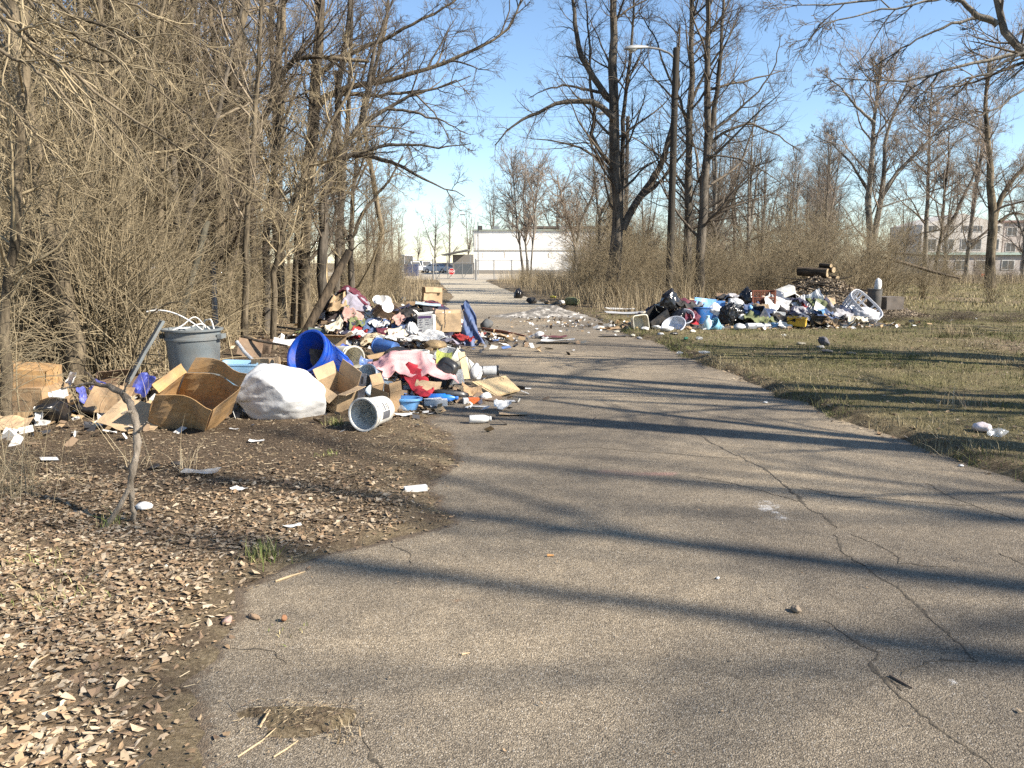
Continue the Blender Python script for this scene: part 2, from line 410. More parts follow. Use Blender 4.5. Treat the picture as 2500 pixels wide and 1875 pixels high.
def road_mat():
    m, nt, b = new_mat("old_asphalt"); L = nt.links.new
    geo = N(nt, "ShaderNodeNewGeometry")
    def nz(s, d=5.0, r=0.6):
        n = N(nt, "ShaderNodeTexNoise", i_Scale=s, i_Detail=d, i_Roughness=r); L(geo.outputs["Position"], n.inputs["Vector"]); return n.outputs[0]
    def at(nm): return N(nt, "ShaderNodeAttribute", attribute_name=nm).outputs["Fac"]
    def mix(f, a, c):
        x = N(nt, "ShaderNodeMixRGB"); L(f, x.inputs[0]); L(a, x.inputs[1])
        if hasattr(c, 'links'): L(c, x.inputs[2])
        else: x.inputs[2].default_value = (*c, 1)
        return x.outputs[0]
    def mul(a, c):
        x = N(nt, "ShaderNodeMath", operation='MULTIPLY'); L(a, x.inputs[0])
        if hasattr(c, 'links'): L(c, x.inputs[1])
        else: x.inputs[1].default_value = c
        return x.outputs[0]
    vo = N(nt, "ShaderNodeTexVoronoi", i_Scale=165.0); vo.feature = 'F1'; L(geo.outputs["Position"], vo.inputs["Vector"])
    vbw = N(nt, "ShaderNodeSeparateColor"); L(vo.outputs["Color"], vbw.inputs[0])
    st = ramp(nt, [(0.0, (0.145, 0.119, 0.087)), (0.35, (0.25, 0.208, 0.154)), (0.75, (0.335, 0.28, 0.208)), (0.93, (0.42, 0.356, 0.27)), (1.0, (0.46, 0.42, 0.36))]); L(vbw.outputs[0], st.inputs[0])
    big = nz(0.6, 7, .62); med = nz(7.0, 6, 0.7); fin = nz(190.0, 3)
    c = st.outputs[0]
    sh = ramp(nt, [(0.32, (0.66, 0.66, 0.67)), (0.66, (1.2, 1.17, 1.12))]); L(big, sh.inputs[0])
    x = N(nt, "ShaderNodeMixRGB", blend_type='MULTIPLY'); x.inputs[0].default_value = 1; L(c, x.inputs[1]); L(sh.outputs[0], x.inputs[2]); c = x.outputs[0]
    sh2 = ramp(nt, [(0.35, (0.80, 0.80, 0.80)), (0.7, (1.14, 1.13, 1.10))]); L(med, sh2.inputs[0])
    x = N(nt, "ShaderNodeMixRGB", blend_type='MULTIPLY'); x.inputs[0].default_value = 1; L(c, x.inputs[1]); L(sh2.outputs[0], x.inputs[2]); c = x.outputs[0]
    wr_ = ramp(nt, [(0.36, (0.80, 0.80, 0.81)), (0.5, (1.0, 1.0, 1.0)), (0.64, (1.2, 1.18, 1.14))]); L(at("wear"), wr_.inputs[0])
    x = N(nt, "ShaderNodeMixRGB", blend_type='MULTIPLY'); x.inputs[0].default_value = 1; L(c, x.inputs[1]); L(wr_.outputs[0], x.inputs[2]); c = x.outputs[0]
    stn = ramp(nt, [(0.60, (1, 1, 1)), (0.70, (0.70, 0.69, 0.68))]); L(nz(2.3, 8, .68), stn.inputs[0])
    x = N(nt, "ShaderNodeMixRGB", blend_type='MULTIPLY'); x.inputs[0].default_value = 0.8; L(c, x.inputs[1]); L(stn.outputs[0], x.inputs[2]); c = x.outputs[0]
    gap = ramp(nt, [(0.25, (1, 1, 1)), (0.75, (0.45, 0.44, 0.43))]); L(vo.outputs["Distance"], gap.inputs[0])
    mg = N(nt, "ShaderNodeMath", operation='MULTIPLY'); mg.inputs[1].default_value = 1.0; L(vo.outputs["Distance"], mg.inputs[0])
    x = N(nt, "ShaderNodeMixRGB", blend_type='MULTIPLY'); x.inputs[0].default_value = 0.75; L(c, x.inputs[1]); L(gap.outputs[0], x.inputs[2]); c = x.outputs[0]
    dr_ = ramp(nt, [(0.3, (0.30, 0.26, 0.19)), (0.7, (0.50, 0.43, 0.32))]); L(nz(2.5, 7, .7), dr_.inputs[0])
    c = mix(mul(at("dust"), 0.85), c, dr_.outputs[0])
    so = ramp(nt, [(0.3, (0.05, 0.036, 0.024)), (0.7, (0.20, 0.15, 0.10))]); L(nz(45.0, 5, .75), so.inputs[0])
    sof = N(nt, "ShaderNodeMath", operation='GREATER_THAN'); 
    am = N(nt, "ShaderNodeMath", operation='ADD'); L(at("soil"), am.inputs[0]); L(nz(28.0, 6, .75), am.inputs[1])
    so2 = ramp(nt, [(0.60, 0.0), (0.70, 1.0)]); hm = N(nt, "ShaderNodeMath", operation='MULTIPLY'); hm.inputs[1].default_value = 0.6; L(am.outputs[0], hm.inputs[0]); L(hm.outputs[0], so2.inputs[0])
    c = mix(so2.outputs[0], c, so.outputs[0])
    asr = ramp(nt, [(0.35, (0.05, 0.047, 0.043)), (0.6, (0.18, 0.165, 0.145)), (0.75, (0.46, 0.43, 0.38))]); L(nz(3.0, 7, .75), asr.inputs[0])
    c = mix(mul(at("ash"), 0.55), c, asr.outputs[0])
    def speck(attr, nscale, lo, hi):
        a2 = N(nt, "ShaderNodeMath", operation='ADD'); L(at(attr), a2.inputs[0]); L(nz(nscale, 6, .8), a2.inputs[1])
        h = N(nt, "ShaderNodeMath", operation='MULTIPLY'); h.inputs[1].default_value = 0.5; L(a2.outputs[0], h.inputs[0])
        r = ramp(nt, [(lo, 0.0), (hi, 1.0)]); L(h.outputs[0], r.inputs[0]); return r.outputs[0]
    sm = ramp(nt, [(0.20, 0.0), (0.30, 1.0)]); L(mul(mul(at("spill"), nz(60.0, 5, .85)), nz(13.0, 4, .7)), sm.inputs[0])
    c = mix(mul(sm.outputs[0], 0.8), c, (0.62, 0.60, 0.57))
    c = mix(mul(at("pink"), 0.5), c, (0.55, 0.20, 0.19))
    c = mix(mul(speck("rust", 30.0, 0.56, 0.75), 0.6), c, (0.16, 0.075, 0.035))
    L(c, b.inputs["Base Color"]); b.inputs["Roughness"].default_value = 0.88; b.inputs["Specular IOR Level"].default_value = 0.3
    hs = N(nt, "ShaderNodeMath", operation='SUBTRACT'); L(fin, hs.inputs[0]); L(vo.outputs["Distance"], hs.inputs[1])
    bp = N(nt, "ShaderNodeBump", i_Strength=0.8, i_Distance=0.006); L(hs.outputs[0], bp.inputs["Height"]); L(bp.outputs[0], b.inputs["Normal"])
    return m
road = link("road", road_me, road_mat()); tag(road, "old cracked asphalt road running to the gate", kind="structure")

# ---- dirt-filled cracks in the asphalt: thin raised ridges of soil and moss, parts of the road
crack_mat = M((0.085, 0.068, 0.046), 0.95, 0.5, 40, 0.6, 60, 0.0)
def crack(pix, w=0.012, seed=0):
    r = np.random.default_rng(seed)
    pts = np.array([gpt(*p) for p in pix])
    n = max(12, int(np.sum(np.linalg.norm(np.diff(pts, axis=0), axis=1)) / 0.025))
    t = np.linspace(0, len(pts) - 1, n)
    xy = np.stack([np.interp(t, range(len(pts)), pts[:, q]) for q in (0, 1)], 1)
    wob = np.cumsum(r.normal(0, 0.006, (n, 2)), axis=0); wob -= np.linspace(0, 1, n)[:, None] * wob[-1]
    xy += wob + r.normal(0, 0.003, (n, 2))
    tan = np.gradient(xy, axis=0); nn = np.stack([-tan[:, 1], tan[:, 0]], 1); nn /= np.linalg.norm(nn, axis=1, keepdims=True) + 1e-9
    ww = w * (0.15 + 1.25 * r.random(n) ** 1.8 + .5 * np.maximum(np.sin(np.arange(n) * .21 + seed), 0) ** 4) * np.minimum(1, np.minimum(np.arange(n), np.arange(n)[::-1]) / 6 + .15)
    a, c, d = xy + nn * ww[:, None], xy, xy - nn * ww[:, None]
    V = np.concatenate([np.column_stack([a, np.full(n, 0.0006)]), np.column_stack([c, np.full(n, 0.003)]), np.column_stack([d, np.full(n, 0.0006)])])
    i = np.arange(n - 1)
    F = np.concatenate([np.stack([i, i + n, i + n + 1, i + 1], 1), np.stack([i + n, i + 2 * n, i + 2 * n + 1, i + n + 1], 1)])
    link("crack", mesh_np("crack", V, F, True), crack_mat, road)
CR = [([(1700, 1060), (1790, 1105), (1850, 1140), (1925, 1200), (1960, 1235), (2000, 1260), (2045, 1290)], .012), ([(2038, 1307), (2056, 1350), (2110, 1380), (2140, 1405), (2195, 1440), (2240, 1478), (2300, 1535), (2330, 1560), (2385, 1615)], .011),
      ([(2075, 1303), (2140, 1330), (2175, 1350), (2187, 1372), (2320, 1385)], .007), ([(2000, 1510), (2060, 1545), (2110, 1578), (2143, 1595), (2135, 1625), (2165, 1660), (2200, 1705), (2280, 1755), (2360, 1815), (2420, 1868), (2450, 1900)], .010),
      ([(2385, 1618), (2310, 1613), (2270, 1636), (2200, 1650)], .006), ([(2160, 1650), (2200, 1685)], .006), ([(1150, 1106), (1250, 1104), (1400, 1096), (1500, 1097), (1620, 1106), (1800, 1120)], .010),
      ([(955, 1330), (990, 1350), (1000, 1380)], .006), ([(500, 1560), (590, 1585), (670, 1590), (700, 1620)], .006), ([(890, 1800), (915, 1850), (940, 1890)], .012), ([(1955, 1190), (2050, 1212), (2200, 1222), (2380, 1235)], .006),
      ([(1700, 1165), (1830, 1190), (1950, 1225)], .005), ([(2260, 1180), (2330, 1215), (2480, 1270)], .006), ([(2430, 1350), (2480, 1370), (2530, 1385)], .007)]
for q, (pp, w) in enumerate(CR): crack(pp, w, q)

# ---- yard beyond the gate
yard = MB(); yard.sheet(40, 90, 40, 60, 0.02, lambda x, y: 0.02 * np.sin(x * .3) + 0.0 * y, TR(-11, 120.5, -0.012))
yo = yard.build("yard", M((0.42, 0.36, 0.27), 0.95, 0.35, 0.7, 0.3, 4, 0.15)); tag(yo, "pale gravel yard behind the gate", kind="structure")
# ================================================================ buildings, fence, gate, lamps, cars
WHITE = M((0.80, 0.78, 0.73), 0.8, 0.10, 0.6, 0.1, 3, 0.12)
STEEL = M((0.30, 0.30, 0.295), 0.5, 0.2, 5, 0, 1, 0.25, metal=0.6)
DARKW = M((0.05, 0.048, 0.045), 0.7, 0.3, 2)
GLASS = M((0.07, 0.075, 0.075), 0.35, 0.3, 1, 0, 1, 0.2)
def part(name, mat, parent, *boxes, smooth=False):
    m = MB()
    for b in boxes: m.box(*b)
    return m.build(name, mat, parent, smooth)
# ---- white warehouse
wx0, wx1, wy = XU(1159, 114), XU(1480, 114), 114.0
wh = empty("warehouse", ((wx0 + wx1) / 2, wy + 7, 0)); W = wx1 - wx0
tag(wh, "long white two-band warehouse with green roof edge beyond the gate", "building")
part("wall", WHITE, wh, ((0, 0, 1.65), (W, 14, 3.3)), ((0, 0.06, 4.65), (W, 13.9, 2.7)))
part("band", M((0.42, 0.40, 0.36), .7), wh, ((0, -7.04, 3.3), (W + .1, .16, .12)))
part("roof_edge", M((0.30, 0.34, 0.28), .6), wh, ((0, 0, 6.08), (W + .3, 14.3, .18)))
part("base_course", M((0.25, 0.23, 0.20), .9), wh, ((0, -7.05, .25), (W + .02, .12, .5)))
part("side_door", DARKW, wh, ((-W / 2 - .03, -4.6, 1.1), (.06, 1.3, 2.2)))
part("side_window", GLASS, wh, ((-W / 2 - .03, -5.6, 4.6), (.06, .9, 1.3)))
part("downpipe", M((0.3, .3, .29), .6), wh, ((-W / 2 + .25, -7.07, 4.6), (.1, .1, 2.6)))
for k in range(7):
    part("wall_panel", WHITE, wh, ((-W / 2 + W * (k + .5) / 7, -7.025, 1.75), (W / 7 - .03, .05, 2.4)))
for k in range(7):
    part("wall_panel", WHITE, wh, ((-W / 2 + W * (k + .5) / 7, -6.905, 4.72), (W / 7 - .03, .05, 2.4)))
STN = M((0.50, 0.46, 0.40), .85, .4, 3, 0, 1, .6)
for k in range(6): part("gutter_stain", STN, wh, ((-W / 2 + 1.3 + k * W / 6.2, -7.053, 2.55 + .1 * (k % 3)), (.12 + .05 * (k % 2), .004, .7 + .25 * (k % 3))))
for k in (1, 4): part("roof_vent", STEEL, wh, ((-W / 2 + W * k / 6, -3, 6.45), (.9, .9, .6)))
part("loading_door", M((.55, .54, .51), .7), wh, ((W * .22, -7.06, 1.3), (2.6, .03, 2.6)))
bk = empty("factory_block", (XU(1400, 150), 150, 0)); tag(bk, "dark brown flat factory block behind the warehouse roof", "building")
part("wall", M((0.11, 0.10, 0.09), .85), bk, ((0, 0, 3.8), (19, 12, 7.6)))
part("parapet", M((0.08, 0.07, 0.065), .85), bk, ((0, 0, 7.75), (19.4, 12.4, .35)))
sh = empty("lean_to", (XU(1128, 113), 112.5, 0)); tag(sh, "low dark open shed against the warehouse end", "shed")
part("roof", M((.10, .10, .10), .6), sh, ((0, 0, 3.0), (3.6, 6, .16)))
sh.children[0].rotation_euler = (0, math.radians(-11), 0)
part("wall", M((.19, .18, .165), .8), sh, ((.3, 1.5, 1.35), (2.9, .15, 2.7)))
for dx in (-1.6, 1.55): part("post", STEEL, sh, ((dx, -2.7, 1.35), (.12, .12, 2.7)))
part("dumpster", M((0.07, .085, .095), .6), sh, ((.6, -2.2, .7), (2.4, 1.6, 1.4)))
# ---- gate with STOP sign
gy_ = 73.0
gate = empty("swing_gate", (XU(1116, gy_), gy_, 0)); tag(gate, "galvanized chain-link swing gate closing the road, stop sign on it", "gate")
gl, gr_ = XU(1070, gy_) - gate.location.x, XU(1160, gy_) - gate.location.x
def rod(name, a, b, r, parent, mat=STEEL, k=7):
    m = MB(); m.tube([a, b], r, k); return m.build(name, mat, parent, True)
ht = 1.55
for z in (0.16, ht): rod("rail", (gl, 0, z), (gr_, 0, z), .035, gate)
for t in (0, .31, .69, 1.0): rod("upright", (gl + (gr_ - gl) * t, 0, .1), (gl + (gr_ - gl) * t, 0, ht + .22 * (t in (0, .31, .69))), .032, gate)
for t0, t1 in ((.02, .30), (.33, .68), (.71, .98)): rod("brace", (gl + (gr_ - gl) * t0, .02, .2), (gl + (gr_ - gl) * t1, .02, ht - .05), .025, gate)
wm = MB()
for k in range(-12, 40):
    x = gl + k * .13
    for sgn in (1, -1):
        a = [x, z0 := .2]; xa, xb = x, x + sgn * (ht - .25)
        if xb < gl or xb > gr_ or xa < gl or xa > gr_: continue
        wm.tube([(xa, .0, .2), (xb, .0, ht - .05)], .0035, 3)
wm.build("wire_mesh", STEEL, gate)
sg = empty("stop_sign", (XU(1107, gy_), gy_ - .08, 0)); tag(sg, "red octagonal stop sign hung on the gate", "sign")
zc = P(1107, 663, gy_)[2]
def octo(r, y0, y1):
    m = MB(); a = np.arange(8) * np.pi / 4 + np.pi / 8
    V = np.concatenate([np.stack([np.cos(a) * r, np.full(8, y), np.sin(a) * r + zc], 1) for y in (y0, y1)])
    i = np.arange(8); m.add(V, [np.stack([i, (i + 1) % 8, (i + 1) % 8 + 8, i + 8], 1), np.arange(8)[None], (np.arange(8)[::-1] + 8)[None]]); return m
octo(.31, -.004, .004).build("border", M((.75, .73, .7), .5, dirt=.1), sg)
octo(.28, -.009, -.005).build("face", M((.50, .02, .025), .5, dirt=.1), sg)
fc = bpy.data.curves.new("lettering", 'FONT'); fc.body = "STOP"; fc.size = .24; fc.extrude = .002; fc.align_x = 'CENTER'; fc.align_y = 'CENTER'; fc.offset = .006
ft = bpy.data.objects.new("lettering_curve", fc); COL.objects.link(ft); bpy.context.view_layer.update()
lm = bpy.data.meshes.new_from_object(ft.evaluated_get(bpy.context.evaluated_depsgraph_get())); bpy.data.objects.remove(ft); lm.materials.clear()
link("lettering", lm, M((.8, .78, .75), .5, dirt=0), sg, (0, -.014, zc), (math.pi / 2, 0, 0))
# ---- chain-link fence runs beside the gate
def fence(name, label, x0, x1, y, n, h=1.75, lean=0):
    f = empty(name, ((x0 + x1) / 2, y, 0)); tag(f, label, "fence")
    a, b = x0 - f.location.x, x1 - f.location.x
    for t in np.linspace(0, 1, n): rod("post", (a + (b - a) * t, 0, 0), (a + (b - a) * t + lean, 0, h + .1), .04, f)
    rod("top_rail", (a, 0, h), (b, 0, h), .025, f)
    m = MB()
    for k in range(int((b - a) / .16)):
        x = a + k * .16
        for s_ in (1, -1):
            if a <= x + s_ * h <= b: m.tube([(x, .0, .05), (x + s_ * h, .0, h - .03)], .0035, 3)
    if m.V: m.build("wire_mesh", STEEL, f)
    return f
fence("chain_fence", "chain-link fence running left from the gate into the brush", XU(870, gy_), XU(1062, gy_), gy_ + .1, 5)
fence("chain_fence", "chain-link fence running right from the gate along the warehouse", XU(1166, gy_), XU(1290, gy_), gy_ + .1, 4)
for u in (1063, 1164):
    g = MB(); g.lathe([(.07, 0), (.07, 1.9), (.075, 1.9), (.05, 1.96)], 12)
    o = g.build("gate_post", STEEL, None, True, (XU(u, gy_), gy_ + .02, 0)); tag(o, "steel gate post at the %s end of the gate" % ("left" if u < 1100 else "right"), "post")
# ---- lamp posts
def lamp(name, label, base, h, arm, head, r=.15, wood=True, tint=(.10, .085, .065)):
    """arm: end offset of the luminaire from the pole top"""
    p = empty(name, base); tag(p, label, "lamp post")
    pl = MB(); pl.lathe([(r, -.1), (r * .95, h * .3), (r * .8, h * .97), (r * .77, h), (r * .5, h + .03)], 14)
    pl.build("pole", bark("post_wood", (.045, .038, .03), tint, 20) if wood else STEEL, p, True)
    ax_, ay_, az_ = arm
    am = MB(); am.tube([(0, 0, h - .35), (ax_ * .25, ay_ * .25, h - .35 + (az_ + .35) * .62), (ax_ * .6, ay_ * .6, h - .35 + (az_ + .35) * .95), (ax_, ay_, h + az_)], .035, 8)
    am.build("arm", M((.12, .12, .118), .7, .2, 5), p, True)
    L = head; dirv = Vector((ax_, ay_, 0)).normalized(); rz = math.atan2(dirv.y, dirv.x)
    hd = MB(); mt = TR(ax_, ay_, h + az_) @ RZ(rz) @ RY(math.radians(8))
    # cobra head: flattened shell
    n = 10; prof = [(0.0, .05, .04), (.10, .075, .055), (.28, .11, .075), (.50, .16, .09), (.72, .17, .085), (.88, .12, .06), (.95, .03, .02)]
    V = []
    a = np.linspace(0, 2 * np.pi, 16, endpoint=False)
    for (x, w, hh) in prof: V.append(np.stack([np.full(16, x * L), np.cos(a) * w * L, np.maximum(np.sin(a), -.25) * hh * L * 1.3], 1))
    V = np.concatenate(V); i = np.arange(16); j = (i + 1) % 16
    hd.add(V, [np.concatenate([np.stack([k * 16 + i, k * 16 + j, (k + 1) * 16 + j, (k + 1) * 16 + i], 1) for k in range(len(prof) - 1)]), i[None, ::-1], (i + 96)[None]], mt)
    ho = hd.build("luminaire", M((.26, .265, .26), .55, .15, 3), p, True)
    gls = MB(); gls.lathe([(.13 * L, 0), (.125 * L, -.04 * L), (.08 * L, -.085 * L), (.01, -.10 * L)], 16, 1.5, 1.0, mtx=mt @ TR(.64 * L, 0, -.02 * L))
    gls.build("lens", M((.62, .64, .62), .15, .1, 3, trans=.3), ho, True)
    return p
tp = P(1651, 118, 27.5); hp = P(1556, 116, 26.6)
lamp("lamp_post", "dark wooden lamp post with cobra-head lamp by the right dump", (tp[0], 27.5, 0), tp[2], (hp[0] - tp[0] + .42, -.35, -.06), .88, .13, True, (.055, .048, .038))
tp = P(875, 175, 31); lamp("lamp_post", "lamp post almost hidden in the left thicket", (tp[0] - .8, 31, 0), tp[2], (.65, -.3, .15), .7, .12)
tp = P(1462, 285, 46); lamp("lamp_post", "far lamp post showing its head behind the arching tree", (tp[0] + 1.6, 46, 0), tp[2], (-1.1, -.4, .15), .8, .13)
wa, wb = P(875, 268, 31), P(1512, 276, 46)
wr = MB(); wr.tube([tuple(np.array(wa) * (1 - t) + np.array(wb) * t - np.array([0, 0, .5 * t * (1 - t) * 2])) for t in np.linspace(0, 1, 14)], .008, 4)
tag(wr.build("overhead_wire", DARKW), "thin overhead wire strung across the road between lamp posts", "wire")
fp = empty("floodlight_pole", (XU(1170, 106), 106, 0)); tag(fp, "tall thin pole with a floodlight before the warehouse corner", "pole")
zt = P(1170, 541, 106)[2]; rod("pole", (0, 0, 0), (0, 0, zt), .075, fp)
part("floodlight", DARKW, fp, ((.32, -.05, zt - .8), (.5, .35, .55))); rod("bracket", (0, 0, zt - .5), (.35, 0, zt - .55), .03, fp)
q = P(1134, 526, 106); rod("lamp_arm", (0, 0, zt - 1.9), (q[0] - fp.location.x, 0, q[2]), .03, fp); part("lamp_head", STEEL, fp, ((q[0] - fp.location.x - .25, 0, q[2] + .1), (.7, .2, .14)))
# ---- parked vehicles in the yard
TYRE = M((.02, .02, .02), .8); RIM = M((.4, .4, .4), .4, metal=.6)
def car(name, label, cat, x, y, rz, Lc, H, col, cab, hood):
    c = empty(name, (x, y, 0), (0, 0, rz)); tag(c, label, cat, "vehicles parked in the yard")
    w = 1.75
    prof = [(-Lc / 2, .45), (-Lc / 2, .85), (-Lc / 2 + .08, .98), (hood, 1.0), (hood + .05, .98), (Lc / 2 - .1, .88), (Lc / 2, .75), (Lc / 2, .42), (Lc / 2 - .2, .3), (-Lc / 2 + .15, .3)]
    prof = [(cab[0], .95)] if False else prof
    def extr(pr, ww, inset=0.0, y0=None):
        n = len(pr); V = np.array([[a, s * (ww / 2 - inset * (b > .9)), b] for s in (-1, 1) for a, b in pr]); i = np.arange(n); j = (i + 1) % n
        return V, [np.stack([i, j, j + n, i + n], 1), np.arange(n)[None, ::-1], (np.arange(n) + n)[None]]
    m = MB(); m.add(*extr(prof, w)); m.build("body", M(col, .5, .05, 1, dirt=.10), c)
    a, b, d, e = cab
    m = MB(); V = []
    for s in (-1, 1): V += [[a, s * w / 2 * .97, .97], [b, s * w / 2 * .82, H], [d, s * w / 2 * .82, H], [e, s * w / 2 * .97, .97]]
    m.add(np.array(V), [np.array([[0, 1, 2, 3], [7, 6, 5, 4], [1, 5, 6, 2], [0, 4, 5, 1], [3, 2, 6, 7]])]); cb = m.build("cabin", M(col, .5, .05, 1, dirt=.10), c)
    m = MB(); z0, z1 = 1.03, H - .09
    for s in (-1, 1):
        f0 = (z0 - .97) / (H - .97); f1 = (z1 - .97) / (H - .97)
        def at_(f, t): xa = a + (b - a) * f; xe = e + (d - e) * f; return [xa + (xe - xa) * t, s * (w / 2 * (.97 - .15 * f) + .006), .97 + (H - .97) * f]
        for t0, t1 in ((.07, .34), (.38, .64), (.68, .93)): m.add(np.array([at_(f0, t0), at_(f0, t1), at_(f1, t1), at_(f1, t0)]), np.array([[0, 1, 2, 3]] if s < 0 else [[3, 2, 1, 0]]))
    for (xa, xb, sg_) in ((a, b, -1), (e, d, 1)):
        f0, f1 = .1, .9; V = [[xa + (xb - xa) * f + sg_ * .008, t * w / 2 * (.97 - .15 * f), .97 + (H - .97) * f] for f, t in ((f0, -.9), (f0, .9), (f1, .9), (f1, -.9))]
        m.add(np.array(V), np.array([[0, 1, 2, 3]] if sg_ > 0 else [[3, 2, 1, 0]]))
    m.build("windows", GLASS, cb)
    for sx in (-1, 1):
        for sy in (-1, 1):
            t = MB(); t.lathe([(.33, -.1), (.34, -.08), (.34, .08), (.33, .1)], 18, mtx=TR(sx * Lc * .31, sy * (w / 2 - .06), .34) @ RX(math.pi / 2)); wo = t.build("wheel", TYRE, c, True)
            t = MB(); t.lathe([(.2, -.012), (.17, .012)], 14, mtx=TR(sx * Lc * .31, sy * (w / 2 + .05), .34) @ RX(math.pi / 2)); t.build("rim", RIM, wo, True)
    for sy in (-1, 1):
        part("headlight", M((.7, .7, .68), .2), c, ((Lc / 2 - .0, sy * .62, .72), (.05, .3, .14)))
        part("tail_light", M((.4, .02, .02), .3), c, ((-Lc / 2, sy * .7, .82), (.05, .2, .2)))
WC = (.72, .72, .70)
car("parked_car", "white sport utility vehicle parked second from the blue bin", "car", XU(1018, 128), 128, math.radians(-62), 4.6, 1.75, WC, (-2.25, -2.0, .55, 1.15), 1.1)
car("parked_van", "white van parked beside the white sport utility vehicle", "van", XU(1043, 130), 130, math.radians(-62), 4.7, 1.85, (.75, .75, .74), (-2.3, -2.15, .75, 1.4), 1.4)
car("parked_car", "silver sedan parked nearest the warehouse shed", "car", XU(1074, 126), 126, math.radians(-28), 4.6, 1.42, (.50, .52, .54), (-1.7, -1.0, .35, 1.15), 1.1)
car("parked_car", "dark car almost hidden behind the gate braces", "car", XU(1103, 132), 132, math.radians(-30), 4.5, 1.45, (.06, .06, .065), (-1.7, -1.0, .35, 1.15), 1.1)
car("parked_truck", "tall white box truck half hidden at the thicket edge", "truck", XU(1003, 136), 136, math.radians(-70), 6.0, 2.9, (.72, .71, .69), (-2.95, -2.9, .9, 1.2), 1.2)
bb = MB(); bb.box((0, 0, .65), (1.5, 1.1, 1.3), None, 1.08); bo = empty("blue_bin", (XU(1012, 96), 96, 0)); bb.build("body", M((.03, .06, .16), .5), bo)
part("lid", M((.04, .08, .2), .5), bo, ((0, 0, 1.36), (1.66, 1.25, .09))); tag(bo, "dark blue refuse bin left of the gate", "bin")
# ---- beige apartment block far right
def house(name, label, x0, x1, y, z1, mats, rows, cols, roof=None, d=10):
    h = empty(name, ((x0 + x1) / 2, y, 0)); tag(h, label, "building"); w = x1 - x0
    part("wall", mats[0], h, ((0, d / 2, z1 / 2), (w, d, z1)))
    for (za, zb) in rows:
        for t in cols:
            f = part("window", mats[1], h, ((-w / 2 + w * t, -.03, (za + zb) / 2), (1.6, .08, zb - za)))
            part("pane", GLASS, f, ((-w / 2 + w * t - .36, -.075, (za + zb) / 2), (.62, .03, zb - za - .2)), ((-w / 2 + w * t + .36, -.075, (za + zb) / 2), (.62, .03, zb - za - .2)))
    if roof: part("roof", mats[2], h, ((0, d / 2, z1 + .15), (w + .7, d + .7, .3)))
    return h, w
BEI = M((.58, .53, .47), .85, .12, .5); FRM = M((.5, .49, .46), .7)
hb, w = house("apartment_block", "beige gabled apartment block with two window rows across the lawn", XU(2215, 118), XU(2405, 118), 118, 7.0, (BEI, FRM, M((.30, .22, .18), .8)), [(3.4, 5.0), (6.0, 6.9)], [.12, .34, .56, .68, .9])
gm_ = MB(); gm_.add(np.array([[-w / 2, 0, 7.0], [0, 0, 8.6], [w / 2, 0, 7.0], [-w / 2, 10, 7.0], [0, 10, 8.6], [w / 2, 10, 7.0]]), [np.array([[0, 2, 1], [3, 4, 5]]), np.array([[0, 1, 4, 3], [1, 2, 5, 4]])]); gm_.build("gable", BEI, hb)
part("dark_storey", M((.16, .13, .115), .85), hb, ((0, -.05, 1.35), (w - .1, .1, 2.2)))
house("apartment_block", "flat-roofed grey-beige block at the far right edge", XU(2408, 124), XU(2640, 124), 124, 7.6, (M((.42, .37, .33), .85, .12, .5), FRM, M((.24, .15, .13), .8)), [(3.2, 4.6), (5.6, 6.9)], [.08, .25, .42, .59, .76, .93], True)
lo, w = house("low_building", "long low building with pale green eave before the apartments", XU(2228, 98), XU(2620, 98), 98, 2.5, (M((.40, .36, .33), .85, .2, .6), FRM, M((.33, .42, .36), .7)), [(.7, 1.9)], [.1, .22, .34, .5, .62, .74, .9], True, 7)
# ================================================================ the dumped things
CARD = M((0.36, 0.235, 0.125), 0.9, 0.22, 5, 0.15, 60, 0.35)
CARD2 = M((0.44, 0.31, 0.18), 0.9, 0.2, 6, 0.15, 60, 0.3)
CARDO = M((0.42, 0.25, 0.105), 0.85, 0.3, 5, 0.1, 50, 0.4)
CARDD = M((0.20, 0.13, 0.08), 0.9, 0.25, 6, 0.15, 50, 0.3)
PAPER = M((0.62, 0.61, 0.58), 0.8, 0.08, 12, 0.1, 30, 0.18)
CREAM = M((0.70, 0.66, 0.54), 0.5, 0.12, 7, 0, 1, 0.3)
BUCK = M((0.74, 0.72, 0.66), 0.45, 0.12, 8, 0, 1, 0.4)
BLUE = M((0.012, 0.085, 0.50), 0.42, 0.2, 5, 0, 1, 0.30)
LBLUE = M((0.13, 0.36, 0.70), 0.45, 0.15, 6, 0, 1, 0.28)
SKYB = M((0.30, 0.52, 0.72), 0.5, 0.15, 6, 0, 1, 0.2)
GREYP = M((0.16, 0.18, 0.185), 0.5, 0.15, 4, 0, 1, 0.25)
BLACKP = M((0.018, 0.019, 0.021), 0.38, 0.2, 6, 0.1, 20, 0.15)
BAGB = M((0.012, 0.012, 0.013), 0.22, 0.2, 6, 0.25, 25, 0.05)
BAGW = M((0.62, 0.615, 0.60), 0.40, 0.10, 3, 0.5, 8, 0.12)
CLEAR = M((0.72, 0.74, 0.74), 0.2, 0.1, 8, 0, 1, 0.15, trans=.55, alpha=.55)
WOOD = M((0.52, 0.38, 0.20), 0.7, 0.15, 6, 0.1, 40, 0.2)
RED = M((0.36, 0.012, 0.025), 0.9, 0.2, 9, 0.3, 120, 0.08)
PINK = M((0.62, 0.33, 0.32), 0.9, 0.12, 9, 0.3, 120, 0.12)
WIRE = M((0.06, 0.05, 0.045), 0.6)
def base_xy(u, v): x, y, _ = G(u, v); return x, y, float(gz(x, y))
def gnd(u, v, dz=0.0):
    x, y, z = base_xy(u, v); return (x, y, max(z, 0.0) + dz)
